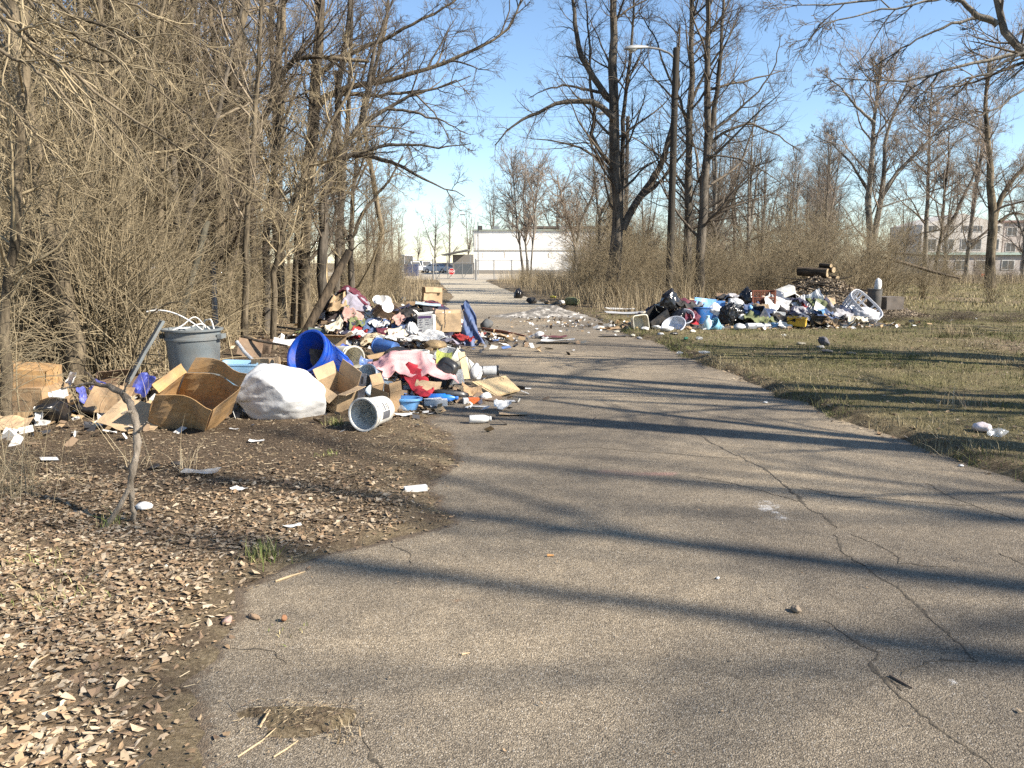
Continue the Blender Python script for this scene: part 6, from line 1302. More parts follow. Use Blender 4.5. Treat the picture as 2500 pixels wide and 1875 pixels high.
guided("bare_tree", "small forked dark tree in the brush beyond the twin trunks", [
    (PL(36, (1747, 700), (1747, 640), (1747, 561), (1728, 520), (1715, 470), (1700, 400)), .12, .03), (PL(36, (1747, 575), (1770, 530), (1795, 480), (1805, 420)), .07, .02)],
    (BARK_D, TWIG_D), seed=4, l1=(4, .25, 55, .4), l3=(4, .1, 50), l4=(2, .1, 55), nmax=26)
guided("bare_tree", "thin dark tree seen just left of the big arching tree", [
    (PL(40, (1462, 690), (1462, 622), (1465, 525), (1480, 495), (1500, 475), (1520, 420)), .11, .03), (PL(40, (1465, 540), (1455, 470), (1450, 400), (1440, 330)), .06, .02)],
    (BARK_D, TWIG_D), seed=5, l1=(4, .25, 55, .4), l3=(4, .1, 50), l4=(2, .1, 55), nmax=24)
for q, (lab, pts, Yd, r) in enumerate([
        ("slender leaning sapling farthest left before the white warehouse", [(1277, 690), (1277, 659), (1263, 550), (1255, 460), (1248, 380)], 58, .10),
        ("slender middle sapling before the white warehouse wall", [(1290, 690), (1288, 659), (1281, 560), (1278, 480), (1284, 390)], 59, .09),
        ("slender sapling right of the other two before the warehouse", [(1296, 690), (1297, 640), (1304, 560), (1310, 470), (1316, 400)], 57, .08)]):
    guided("sapling", lab, [(PL(Yd, *pts), r, .02)], (BARK_G, TWIG_R), group="saplings before the warehouse", seed=20 + q, l1=(3.5, .3, 38, .35), l2=(6, .1, 40), l3=(4, .1, 45), l4=(3, .1, 45), nmax=26, rtip=.006)
guided("bare_tree", "crooked forked tree at the right corner of the warehouse", [
    (PL(44, (1404, 700), (1404, 651), (1408, 610), (1395, 560), (1375, 500), (1360, 430)), .14, .03), (PL(44, (1406, 620), (1415, 550), (1447, 478), (1460, 420)), .10, .03)],
    (BARK_G, TWIG_R), seed=24, l1=(4, .2, 50, .42), l4=(3, .1, 50), nmax=26, rtip=.005)
# right, far across the lawn
guided("bare_tree", "broad-crowned bare tree with twin stems beyond the wood chip mound", [
    (PL(52, (2130, 690), (2125, 600), (2120, 480), (2130, 380), (2135, 290), (2145, 200), (2150, 140)), .26, .05), (PL(52, (2128, 600), (2150, 500), (2160, 400), (2160, 340), (2190, 260), (2220, 190)), .22, .04),
    (PL(52, (2150, 480), (2190, 420), (2240, 370), (2290, 320), (2340, 270)), .14, .03), (PL(51, (2135, 300), (2090, 260), (2050, 210), (2010, 180)), .1, .02), (PL(53, (2122, 470), (2080, 400), (2030, 350), (1985, 330)), .1, .02)],
    (BARK_G, TWIG_R), seed=30, l1=(2.4, .2, 48, .34), l4=(4, .1, 50), nmax=26, rtip=.005, trop=.08)
guided("bare_tree", "straight slim tree standing before the beige apartment block", [(PL(58, (2258, 690), (2260, 600), (2264, 480), (2268, 380), (2270, 290), (2275, 200)), .2, .04)], (BARK_G, TWIG_R), seed=31, l1=(3, .3, 55, .3), l4=(4, .1, 50), rtip=.006)
guided("bare_tree", "leaning dark tree forking low before the beige apartment block", [(PL(56, (2280, 690), (2290, 610), (2300, 565), (2305, 480), (2315, 400), (2318, 320)), .15, .04), (PL(56, (2300, 570), (2330, 530), (2362, 460), (2400, 380), (2425, 320)), .14, .04), (PL(55, (2298, 560), (2250, 570), (2200, 590), (2170, 625)), .06, .02)], (BARK_D, TWIG_R), seed=32, l1=(3, .25, 50, .34), l4=(4, .1, 50), nmax=24, rtip=.005)
guided("bare_tree", "stout pale-barked forked tree right of the beige apartment block", [(PL(48, (2418, 700), (2420, 600), (2425, 530), (2418, 440), (2412, 360), (2405, 250), (2415, 150)), .33, .06), (PL(48, (2424, 545), (2445, 480), (2480, 430), (2530, 370)), .2, .05), (PL(48, (2440, 540), (2470, 520), (2520, 525)), .1, .03)], (BARK_L, TWIG_R), seed=33, l1=(2.6, .3, 50, .32), l4=(4, .1, 50), nmax=26, rtip=.005)
# tree whose limbs reach in from the upper right
guided("bare_tree", "near tree whose budding limbs hang in at the upper right corner", [
    ([(9.6, 11.0, 0), (9.3, 11, 2.5), (8.6, 11, 4.2), *PL(11, (2500, 145), (2452, 72), (2434, 47), (2427, 0), (2420, -120))], .13, .035),
    (PL(11, (2436, 60), (2427, 54), (2387, 43), (2351, 7), (2315, -5), (2270, -10), (2230, 5)), .048, .006),
    (PL(11.3, (2540, 150), (2480, 125), (2400, 150), (2330, 165), (2250, 190), (2150, 200), (2040, 190)), .03, .004),
    (PL(10.6, (2560, 120), (2480, 135), (2420, 175), (2350, 200), (2290, 230), (2200, 290)), .024, .004),
    (PL(10.2, (2580, 200), (2500, 215), (2440, 265), (2370, 290), (2310, 320)), .022, .004),
    (PL(11.5, (2390, 43), (2330, 55), (2260, 85), (2180, 130), (2130, 165), (2080, 185)), .022, .004),
    (PL(11.8, (2430, -20), (2340, -15), (2230, 10), (2120, 30), (2030, 50), (1985, 75), (1970, 110), (1935, 123)), .022, .004),
    (PL(12.2, (2420, -80), (2300, -60), (2150, 0), (2020, 12), (1880, 20)), .03, .004)],
    (BARK_G, TWIG_D), seed=34, l1=(3.2, .15, 38, .30), l2=(5, .1, 40), l3=(4, .1, 45), l4=(2, .2, 50), nmax=22, trop=-.01, rtip=.0025)
# --- the left thicket: stems one can follow
guided("bare_tree", "thick leaning brown trunk nearest the left edge, bark in the sun", [(PL(9.5, (180, 860), (176, 801), (152, 685), (136, 603), (117, 522), (95, 427), (60, 250), (40, 100), (15, -120)), .12, .06)], (BARK_L, TWIG_L), seed=40, l1=(4, .35, 60, .3), nmax=30)
guided("bare_tree", "brown trunk leaning left behind the nearest thick trunk", [(PL(10.2, (120, 850), (114, 801), (98, 671), (79, 563), (54, 481), (20, 350), (-30, 150), (-50, -100)), .12, .06)], (BARK_L, TWIG_L), seed=41, l1=(4, .3, 60, .3), nmax=27)
guided("bare_tree", "pale slender stem at the extreme left edge of the thicket", [(PL(7.6, (10, 930), (11, 847), (14, 753), (35, 576), (38, 508), (43, 400), (55, 200), (62, 0), (70, -150)), .055, .03)], (BARK_L, TWIG_T), seed=42, l1=(5, .25, 55, .25), nmax=30)
guided("bare_tree", "dark forked trunk behind the grey trash can", [(PL(14, (333, 850), (331, 698), (323, 522), (315, 420), (300, 330), (280, 200), (270, 50), (260, -100)), .12, .05), (PL(14, (317, 430), (335, 360), (360, 250), (380, 120), (390, -50)), .08, .04)], (BARK_D, TWIG_L), seed=43, l1=(4, .15, 55, .32), nmax=27)
guided("bare_tree", "tall brown trunk rising behind the light blue bin", [(PL(16, (518, 840), (522, 740), (530, 600), (535, 524), (542, 434), (553, 325), (571, 181), (579, 101), (600, 18), (615, -120)), .15, .06), (PL(16, (556, 300), (540, 200), (520, 90), (505, -50)), .07, .03)], (BARK_L, TWIG_D), seed=44, l1=(3.6, .15, 55, .3), nmax=27)
guided("bare_tree", "brown trunk curving right above the blue barrel", [(PL(16.5, (548, 840), (552, 740), (562, 600), (575, 470), (622, 362), (658, 253), (687, 181), (740, 130), (830, 140), (900, 150)), .13, .03), (PL(16.5, (660, 250), (680, 150), (690, 40), (700, -100)), .08, .04)], (BARK_L, TWIG_D), seed=45, l1=(3.6, .15, 55, .3), nmax=27)
guided("bare_tree", "upright trunk with a long branch sweeping right across the sky", [
    (PL(19, (742, 800), (745, 650), (750, 506), (768, 362), (775, 181), (786, 0), (790, -150)), .15, .06),
    (PL(18.5, (770, 270), (800, 230), (844, 217), (950, 195), (1042, 170), (1100, 150), (1151, 127), (1234, 83), (1255, 40), (1274, 0), (1280, -60)), .075, .012),
    (PL(18.8, (772, 240), (830, 230), (920, 232), (1000, 225), (1070, 215), (1150, 185)), .05, .01),
    (PL(18.2, (776, 180), (850, 130), (950, 90), (1050, 40), (1110, 0), (1150, -40)), .06, .012)],
    (BARK_L, TWIG_D), seed=46, l1=(3.2, .15, 50, .26), nmax=27, flow=(.35, 0, 0))
guided("bare_tree", "pale thin stem slanting right across the thicket", [(PL(14, (668, 830), (670, 680), (695, 542), (724, 470), (760, 390), (818, 282), (870, 180)), .06, .02)], (BARK_L, TWIG_T), seed=47, l1=(3.6, .2, 50, .3), nmax=30)
guided("bare_tree", "dark tree with branches fanning low over the road", [
    (PL(17, (790, 800), (788, 640), (789, 488), (825, 380), (883, 300), (1006, 228), (1060, 215), (1115, 195)), .13, .012),
    (PL(17, (795, 470), (830, 400), (862, 372), (970, 398), (1042, 441), (1080, 460), (1115, 466), (1135, 480)), .07, .008),
    (PL(16.8, (850, 380), (930, 355), (1000, 352), (1080, 362), (1150, 350)), .045, .008),
    (PL(17.2, (800, 440), (820, 330), (830, 200), (850, 60), (860, -80)), .09, .03),
    (PL(17.5, (880, 300), (900, 200), (920, 100), (960, 0)), .06, .02),
    (PL(17, (940, 265), (1020, 275), (1090, 300), (1150, 330)), .035, .006)],
    (BARK_D, TWIG_D), seed=48, l1=(3.4, .15, 50, .26), nmax=27, flow=(.3, 0, 0))
guided("bare_tree", "low bushy tree at the thicket's edge by the clothes heap", [(PL(22, (857, 740), (856, 640), (858, 560), (860, 480), (870, 400), (880, 300)), .10, .03), (PL(22, (858, 580), (900, 500), (950, 440), (985, 380)), .06, .02), (PL(22, (857, 600), (830, 540), (810, 470), (800, 380)), .06, .02)], (BARK_D, TWIG_L), seed=49, l1=(4.5, .15, 55, .4), nmax=34)
guided("drooping_tree", "near tree with long tan branches drooping across the upper left", [
    ([(-5.6, 6.6, 0), (-5.5, 6.7, 2.2), (-5.2, 6.9, 4.2), *PL(7, (-60, -160), (-40, -260))], .08, .04),
    (PL(7, (-120, -160), (65, 83), (150, 165), (231, 242), (325, 354), (380, 440)), .022, .003), (PL(7, (-60, -200), (98, 36), (253, 126), (380, 217), (480, 300), (540, 370)), .022, .003),
    (PL(6.8, (-80, -80), (0, 50), (155, 163), (311, 286), (470, 383), (560, 430), (640, 480)), .020, .003), (PL(7.2, (0, -150), (150, 20), (300, 80), (420, 190), (520, 210)), .022, .003),
    (PL(6.6, (-100, 60), (40, 140), (140, 210), (240, 330), (330, 430)), .018, .003), (PL(7.4, (-60, -40), (120, 130), (280, 150), (420, 180), (560, 220)), .018, .003),
    (PL(7.6, (100, -160), (250, -20), (420, 60), (560, 150)), .018, .003), (PL(6.9, (-120, 180), (20, 250), (110, 350), (180, 470)), .016, .003)],
    (BARK_L, TWIG_T), seed=50, l1=(5, .15, 30, .30), l2=(4, .1, 36), l3=(2, .1, 45), l4=(0, 0, 0), nmax=15, trop=-.04, rtip=.0014)
for q, (u0, u1, Yd, r, tone) in enumerate([(60, 30, 11.5, .06, "pale"), (215, 190, 12.5, .075, "tan"), (255, 262, 15.5, .085, "brown"), (290, 300, 18, .10, "grey"), (405, 380, 13.5, .07, "tan"), (440, 470, 17, .10, "pale"), (480, 465, 20, .12, "brown"), (590, 640, 13.2, .06, "tan"), (615, 605, 21, .12, "grey"), (648, 700, 18, .09, "brown"), (690, 672, 23, .12, "pale"), (715, 760, 20.5, .09, "tan"), (820, 850, 24, .10, "grey"), (905, 935, 30, .11, "brown")]):
    rr = np.random.default_rng(q); w = rr.normal(0, 12, 3)
    guided("thicket_trunk_tree", "%s straight thin-branched tree in the thicket, %s along from the left edge" % (tone, ["first", "second", "third", "fourth", "fifth", "sixth", "seventh", "eighth", "ninth", "tenth", "eleventh", "twelfth", "thirteenth", "fourteenth"][q]),
           [(PL(Yd, (u0, 880 - Yd * 5), (u0 + (u1 - u0) * .25 + w[0], 560), (u0 + (u1 - u0) * .55 + w[1], 300), (u1 + w[2], 40), (u1 + (u1 - u0) * .4, -200)), r, r * .35)], (BARK_L if q % 3 else BARK_D, TWIG_G if q % 2 else TWIG_L), group="straight trees of the left thicket", seed=60 + q, l1=(2.6, .3, 42, .20), l2=(5, .1, 45), l3=(4, .1, 45), l4=(2, .1, 50), nmax=24, rtip=.002, trop=.10)
# --- generic bare trees: several grown once, then set out one by one
def generic(seed, h=11.0, r=.13, lean=0.5, forks=2, dens=2.0, l2_=(7, .15, 50), l3_=(5, .1, 50), l4_=(3, .1, 55), **kw):
    rg = np.random.default_rng(seed)
    d = rg.normal(0, lean, 2)
    pts = [(0, 0, -0.1), (d[0] * .08, d[1] * .08, h * .2), (d[0] * .3, d[1] * .3, h * .45), (d[0] * .7, d[1] * .7, h * .75), (d[0], d[1], h)]
    polys = [(pts, r, .02)]
    for k in range(forks):
        t = rg.uniform(.15, .5); b = np.array(pts[1]) + (np.array(pts[2]) - np.array(pts[1])) * t
        e = rg.normal(0, 1.3, 2)
        polys.append(([tuple(b), (b[0] + e[0] * .4, b[1] + e[1] * .4, b[2] + h * .22), (b[0] + e[0], b[1] + e[1], h * rg.uniform(.75, .95))], r * .65, .015))
    return tree_meshes(rg, polys, l1=(dens, .15, 52, .30), l2=l2_, l3=l3_, l4=l4_, nmax=26, rtip=.0020, **kw)
GEN_L = [generic(200 + k, h=[10, 12, 9, 11, 8][k], r=[.11, .15, .09, .12, .10][k], forks=[2, 1, 3, 2, 3][k]) for k in range(5)]
gl_mats = [(BARK_L, TWIG_L), (BARK_D, TWIG_D), (BARK_L, TWIG_G), (BARK_D, TWIG_G), (BARK_L, TWIG_T)]
rg = np.random.default_rng(77)
def where(label, x, y, tone=""):
    """say which one: by the thing in front of it in the picture, its depth and its bark"""
    u = 1250 + x / y * FPX / 1.02
    marks = [(-1e9, "at the extreme left"), (190, "above the left-edge cartons"), (420, "behind the grey trash can"), (560, "behind the light blue bin"), (720, "behind the blue barrel"), (860, "behind the clothes heap"), (1000, "left of the gate"), (1160, "before the warehouse"), (1390, "left of the big arching tree"), (1540, "left of the wooden lamp post"), (1660, "behind the twin trunks"), (1800, "behind the slatted crate"), (1960, "behind the chip mound"), (2150, "before the beige apartments"), (2420, "at the extreme right")]
    m = [t for a, t in marks if a <= u][-1]
    deep = "in front" if y < 16 else "midway back" if y < 27 else "deep back" if y < 45 else "far back"
    return (tone + " " + label + ", " + deep + ", " + m).strip()
def set_trees(spots, meshes, mats, name, label, group):
    for k, (x, y, s) in enumerate(spots):
        j = k % len(meshes)
        t = tree(name, meshes[j], mats[j], (x, y, float(gz(x, y)) - .03), rg.uniform(0, 6.28), s)
        tag(t, where(label, x, y, ['brown', 'dark', 'tan', 'dusky', 'pale'][j]), "tree", group)
sp1 = []
while len(sp1) < 76:
    y = rg.uniform(11, 46); x = rg.uniform(-0.66 * y - 4, -5.2 - 0.16 * (y - 11))
    if all((x - a) ** 2 + (y - b) ** 2 > .8 for a, b, _ in sp1): sp1.append((x, y, rg.uniform(.7, 1.15)))
set_trees(sp1, GEN_L, gl_mats, "thicket_tree", "bare thicket tree", "bare trees packed in the left thicket")
sp2 = [(-9.5 - .04 * y - rg.uniform(0, 16), y, rg.uniform(.7, 1.0)) for y in np.linspace(50, 110, 18)]
set_trees(sp2, GEN_L[::-1], gl_mats[::-1], "thicket_tree", "bare tree of the far thicket", "far bare trees on the left by the gate")
GEN_R = [generic(300 + k, h=[12, 10, 13][k], r=[.17, .13, .2][k], forks=2, dens=1.8, trop=.08) for k in range(3)]
gr_mats = [(BARK_G, TWIG_R), (BARK_D, TWIG_R), (BARK_G, TWIG_D)]
sp3 = []
while len(sp3) < 36:
    y = rg.uniform(36, 85); x = rg.uniform(0.10 * y, 0.42 * y) 
    if all((x - a) ** 2 + (y - b) ** 2 > 3 for a, b, _ in sp3): sp3.append((x, y, rg.uniform(.45, .85)))
set_trees(sp3, GEN_R, gr_mats, "bare_tree", "bare tree in the brush", "bare trees in the brush right of the road")
sp4 = [(x, 66 + rg.uniform(-6, 25), rg.uniform(.8, 1.2)) for x in np.linspace(26, 62, 12)]
set_trees(sp4, GEN_R, gr_mats, "bare_tree", "distant bare tree across the lawn", "distant bare trees across the lawn")
sp5 = [(x, 150 + rg.uniform(-8, 30), rg.uniform(.9, 1.4)) for x in np.linspace(-60, 40, 26)]
set_trees(sp5, GEN_R, gr_mats, "bare_tree", "skyline bare tree", "bare trees on the skyline")
GEN_S = [generic(310 + k, h=12, r=.2, forks=3, dens=1.0, l2_=(4, .2, 50), l3_=(3, .2, 50), l4_=(0, .2, 50)) for k in range(2)]
# trees beside the viewer on the right whose shadows cross the road
for k, (x, y, s, lab) in enumerate([(9.2, 4.3, 1.0, "bare tree beside the viewer, its shadow across the foreground asphalt"), (11.5, 6.2, 1.1, "bare tree right of the lawn whose trunk shadow crosses mid road"), (13.5, 4.8, 1.2, "tall bare tree right of the lawn throwing the widest road shadow"),
                                    (15.5, 9.5, 1.1, "bare tree farther along the right verge shading the trash"), (17.5, -2.6, 1.5, "bare tree outside the view right, its boughs shading the near cracks"), (23.5, -4.0, 1.8, "second bare tree behind the viewer dappling the asphalt"), (18, 8.0, 1.1, "bare tree at the right verge shading the road bend"), (20, 13.2, 1.0, "bare tree on the right lawn outside the view")]):
    j = k % 3
    t = tree("bare_tree", GEN_S[j % 2], gr_mats[j % 2], (x, y, -.05), rg.uniform(0, 6.28), s); tag(t, lab, "tree")
# --- shrubs of arching canes
def shrub_mesh(seed, n=26, h=1.8, spread=.5, r=.008, kids=7, kk=3, tr=-.02):
    rg = np.random.default_rng(seed)
    b = rg.normal(0, .16 * spread * 2, (n, 3)); b[:, 2] = -.03
    a = rg.uniform(0, 6.28, n); tl = np.abs(rg.normal(0, spread, n))
    d = norm(np.stack([np.cos(a) * tl, np.sin(a) * tl, np.ones(n)], 1))
    ln = h * rg.uniform(.5, 1.15, n); out = [b]
    for k in range(8):
        d = norm(d + rg.normal(0, .09, d.shape) + np.array([0, 0, -.035 - .03 * k * spread])); out.append(out[-1] + d * (ln / 8)[:, None])
    A = np.stack(out, 1); s = np.linspace(0, 1, 9)[None]; AR = (r * rg.uniform(.6, 1.4, n))[:, None] * (1 - s) + .0022 * s
    B, BR = spawn(rg, A, AR, kids, .2, 1, math.radians(45), .35, 4, .2, tr, .01, .002, .3)
    C, CR_ = spawn(rg, B, BR, kk, .2, 1, math.radians(45), .5, 3, .2, tr, .01, .0018, .3)
    v, f = merge([(A, AR, 4), (B, BR, 3), (C, CR_, 3)])
    return mesh_np("stems", v, f, True)
SHR = [shrub_mesh(400, 26, 1.9, .55), shrub_mesh(401, 34, 2.6, .4, .010), shrub_mesh(402, 30, 1.3, .8), shrub_mesh(403, 40, 3.4, .3, .012, 8)]
SHM = [TWIG_T, TWIG_L, TWIG_T, TWIG_L]
def set_shrubs(spots, name, label, group, mats=None, pick=None):
    for k, (x, y, s) in enumerate(spots):
        j = pick[k % len(pick)] if pick else k % 4
        me = SHR[j]; m = (mats or SHM)[j]
        if (me.name, m.name) not in SHC:
            m2 = me.copy(); m2.materials.clear(); m2.materials.append(m); SHC[(me.name, m.name)] = m2
        o = bpy.data.objects.new(name, SHC[(me.name, m.name)]); COL.objects.link(o)
        o.location = (x, y, float(gz(x, y))); o.rotation_euler = (0, 0, rg.uniform(0, 6.28)); o.scale = (s, s, s * rg.uniform(.85, 1.15))
        tag(o, where(label, x, y, ['low', 'upright', 'sprawling', 'tall'][j]), "shrub", group)
SHC = {}
near = [(-4.1, 5.5, .6), (-4.6, 6.0, .7), (-5.0, 6.9, .8), (-5.6, 8.6, 1.1), (-6.1, 9.6, 1.0), (-4.7, 5.0, .7), (-3.4, 5.3, .35), (-6.6, 9.0, 1.2)]
set_shrubs(near, "cane_shrub", "tan cane shrub", "foreground cane shrubs", pick=[0, 2, 0, 2, 1])
sp6 = []
while len(sp6) < 190:
    y = rg.uniform(9.5, 40); x = rg.uniform(-0.66 * y - 2, -4.6 - 0.14 * (y - 9))
    sp6.append((x, y, rg.uniform(.7, 1.45)))
set_shrubs(sp6, "thicket_shrub", "tangled thicket shrub", "shrubs under the left thicket")
sp7 = []
while len(sp7) < 190:
    y = rg.uniform(25, 60); x0 = np.interp(y, [25, 32, 40, 60], [3.6, 2.4, 1.4, -.3]); x = x0 + abs(rg.normal(0, .22)) * y
    if y < 28 and (x > 5.6): continue
    sp7.append((x, y, rg.uniform(.5, 1.1) * (1 if y < 34 else 1.45) if x > .085 * y else rg.uniform(.3, .55)))
set_shrubs(sp7, "brush_shrub", "dry brush shrub", "brush shrubs right of the road")
sp8 = [(xl(y) - rg.uniform(1.2, 5) - 2.2 * sstep(30, 50, y), y, rg.uniform(.5, .9)) for y in np.linspace(24, 70, 36)]
set_shrubs(sp8, "verge_shrub", "dry verge shrub", "shrubs on the left verge")
set_shrubs([(10.4, 24.5, 1.0), (11.5, 26, 1.25), (9.6, 26.5, 1.2), (12.6, 27.5, 1.2), (8.4, 27, 1.1)], "brush_shrub", "dense brown mound shrub", "shrubs behind the mound", pick=[3, 1, 3])
for k, (x, y, s) in enumerate([(9.9, 20.8, .8), (10.8, 20.5, .9), (11.7, 20.9, .85), (12.6, 20.4, .9), (13.5, 20.8, .9), (14.6, 20.3, 1.0), (10.3, 21.5, .8), (12.1, 21.6, .8)]):
    m2 = SHR[2].copy() if k == 0 else m2
    if k == 0: m2.materials.clear(); m2.materials.append(TWIG_D)
    o = bpy.data.objects.new("brush_pile", m2); COL.objects.link(o); o.location = (x, y, float(gz(x, y)) + .02); o.rotation_euler = (0, 0, k * 1.9); o.scale = (s, s, s * .36); tag(o, "low dark heap of cut brush right of the dump, %s of eight" % ["first", "second", "third", "fourth", "fifth", "sixth", "near-left rear", "mid rear"][k], "brush pile", "cut brush right of the dump")
o_sp = [(x, 62 + rg.uniform(-4, 6), rg.uniform(.45, .8)) for x in np.linspace(16, 48, 40)]
set_shrubs(o_sp, "hedge_shrub", "purplish lawn-edge shrub", "shrubs along the far lawn edge", mats=[TWIG_R] * 4)
# ================================================================ loose ground cover
rg = np.random.default_rng(5)
LEAFC = np.array([(.37, .27, .165), (.43, .325, .21), (.28, .19, .11), (.48, .385, .27), (.34, .225, .13), (.31, .235, .155), (.20, .135, .085)])
def leaves(x, y, size, r):
    n = len(x); k = 5; alt = np.where(np.arange(k) % 2, .68, 1.1)[None]
    z = np.maximum(gz(x, y), 0) + .005 + r.random(n) * .010
    th = np.linspace(0, 2 * np.pi, k, endpoint=False)[None] + r.uniform(0, .8, (n, 1))
    rad = size[:, None] * (.6 + .5 * r.random((n, k))) * alt
    lx, ly = np.cos(th) * rad * 1.12, np.sin(th) * rad * .85
    curl = r.normal(0, 10, (n, 1)); lz = curl * ly ** 2 / .5 + r.normal(0, .12, (n, k)) * size[:, None]
    a = r.uniform(0, 6.28, (n, 1)); tx, ty = r.normal(0, .24, (n, 1)), r.normal(0, .24, (n, 1))
    X = x[:, None] + lx * np.cos(a) - ly * np.sin(a); Y = y[:, None] + lx * np.sin(a) + ly * np.cos(a); Z = z[:, None] + lz + lx * tx + ly * ty
    V = np.concatenate([np.stack([X, Y, Z], -1), np.stack([x, y, z], -1)[:, None]], 1).reshape(-1, 3)
    b = (np.arange(n) * (k + 1))[:, None]; j = np.arange(k)[None]
    F = np.stack([b + k + 0 * j, b + j, b + (j + 1) % k], -1).reshape(-1, 3)
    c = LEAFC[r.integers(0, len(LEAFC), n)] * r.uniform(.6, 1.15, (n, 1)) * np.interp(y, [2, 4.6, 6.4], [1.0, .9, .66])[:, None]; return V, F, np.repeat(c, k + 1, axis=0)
def blades(x, y, h, r, w=.004, lean=.5, z=None, cols=None, bow=.4):
    n = len(x); z = (np.maximum(gz(x, y), 0) if z is None else z) - .005
    a = r.uniform(0, 6.28, n); d = np.stack([np.cos(a), np.sin(a)], 1); l = np.abs(r.normal(0, lean, n))[:, None] * h[:, None]
    s = np.stack([-d[:, 1], d[:, 0]], 1) if False else np.stack([np.cos(a + 1.2 + r.normal(0, .6, n)), np.sin(a + 1.2 + r.normal(0, .6, n))], 1)
    b = np.stack([x, y], 1); ww = (w * np.ones(n))[:, None] if np.isscalar(w) else w[:, None]
    p1 = b + d * l * bow; p2 = b + d * l
    V = np.stack([np.column_stack([b - s * ww, z]), np.column_stack([b + s * ww, z]), np.column_stack([p1 - s * ww * .7, z + h * .62]), np.column_stack([p1 + s * ww * .7, z + h * .62]), np.column_stack([p2, z + h])], 1).reshape(-1, 3)
    o = (np.arange(n) * 5)[:, None]
    F = np.concatenate([o + np.array([[0, 1, 3]]), o + np.array([[0, 3, 2]]), o + np.array([[2, 3, 4]])])
    return V, F, np.repeat(cols, 5, axis=0)
def stuff(name, parts, label):
    V, F, C, n = [], [], [], 0
    for v, f, c in parts: V.append(v); F.append(f + n); C.append(c); n += len(v)
    o = link(name, mesh_np(name, np.concatenate(V), np.concatenate(F), False, np.concatenate(C)), TINT); tag(o, label, kind="stuff"); return o
def scatter(n, x0, x1, y0, y1, keep, r, pw=1.0):
    x, y = r.uniform(x0, x1, n), y0 + (y1 - y0) * r.random(n) ** pw
    k = keep(x, y); return x[k], y[k]
# leaf litter on the left
def kl(x, y):
    dl, dr = edge_d(x, y); return (rg.random(len(x)) < sstep(-.05, .55, dl) * (.35 + .9 * fbm(x, y, 1.4, 3, 51)))
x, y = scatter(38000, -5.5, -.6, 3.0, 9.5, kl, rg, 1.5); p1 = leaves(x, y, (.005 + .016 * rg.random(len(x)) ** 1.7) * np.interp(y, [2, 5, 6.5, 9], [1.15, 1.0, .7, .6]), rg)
def kf(x, y): dl, dr = edge_d(x, y); return (rg.random(len(x)) < np.exp(-np.maximum(-dl, 0) / .05) * .5 * (dl > -.4)) & (dl < .3)
x, y = scatter(9000, -2.2, 0, 1.9, 9, kf, rg); p2 = leaves(x, y, rg.uniform(.007, .018, len(x)), rg)
x, y = scatter(9000, -14, -1.6, 9, 22, kl, rg); p3 = leaves(x, y, rg.uniform(.02, .045, len(x)), rg)
def kr(x, y): dl, dr = edge_d(x, y); return (dr > -.12) & (rg.random(len(x)) < .25 + .75 * np.exp(-np.maximum(dr, 0) / .3) + .6 * (fbm(x, y, .9, 3, 52) > .55))
x, y = scatter(9000, 1.8, 11, 4.5, 19, kr, rg); p4 = leaves(x, y, rg.uniform(.012, .028, len(x)), rg)
x, y = rg.uniform(-1.1, 3.6, 420), 2 + 10 * rg.random(420) ** 1.4; p5 = leaves(x, y, rg.uniform(.002, .008, 420) * np.where(rg.random(420) < .1, 1.8, 1), rg)
x, y = scatter(1300, -5, -.9, 1.9, 6, kl, rg, 1.2); p6 = leaves(x, y, rg.uniform(.016, .026, len(x)), rg); p6 = (p6[0], p6[1], np.minimum(p6[2] * 1.15, .6))
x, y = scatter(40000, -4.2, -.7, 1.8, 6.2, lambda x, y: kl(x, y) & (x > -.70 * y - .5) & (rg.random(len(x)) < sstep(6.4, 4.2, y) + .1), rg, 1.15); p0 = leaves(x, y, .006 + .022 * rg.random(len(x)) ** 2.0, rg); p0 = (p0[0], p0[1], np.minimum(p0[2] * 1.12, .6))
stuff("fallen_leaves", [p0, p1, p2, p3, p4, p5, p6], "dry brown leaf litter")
# straw and twigs in the litter
STRAW = np.array([(.40, .31, .19), (.30, .22, .13), (.48, .39, .26), (.16, .11, .075)])
def straws(x, y, L, r, w=.0022):
    n = len(x); a = r.uniform(0, 3.14, n); d = np.stack([np.cos(a), np.sin(a), r.normal(0, .12, n)], 1) * L[:, None]; s = np.stack([-np.sin(a), np.cos(a), 0 * a], 1) * w
    z = np.maximum(gz(x, y), 0) + .012; c = np.stack([x, y, z], 1); up = np.array([0, 0, w])
    V = np.stack([c - d - s, c - d + s, c - d + up * 1.6, c + d - s, c + d + s, c + d + up * 1.6], 1).reshape(-1, 3); o = (np.arange(n) * 6)[:, None]
    F = np.concatenate([o + np.array([t]) for t in ((0, 3, 5), (0, 5, 2), (1, 2, 5), (1, 5, 4), (0, 1, 4), (0, 4, 3))]); return V, F, np.repeat(STRAW[r.integers(0, 4, n)] * r.uniform(.6, 1.2, (n, 1)), 6, axis=0)
def ks(x, y): dl, dr = edge_d(x, y); return rg.random(len(x)) < sstep(-.25, .2, dl)
x, y = scatter(5200, -5, -.4, 1.9, 10, ks, rg); s1 = straws(x, y, .006 + .03 * rg.random(len(x)) ** 2.2, rg, .0014); s1 = (s1[0], s1[1], s1[2] * .85)
x, y = rg.normal(-.74, .15, 260), rg.normal(2.62, .07, 260); s2 = straws(x, y, rg.uniform(.003, .014, 260), rg, .001); s2 = (s2[0], s2[1], s2[2] * .75)
stuff("straw", [s1, s2], "broken straw and twigs on the soil")
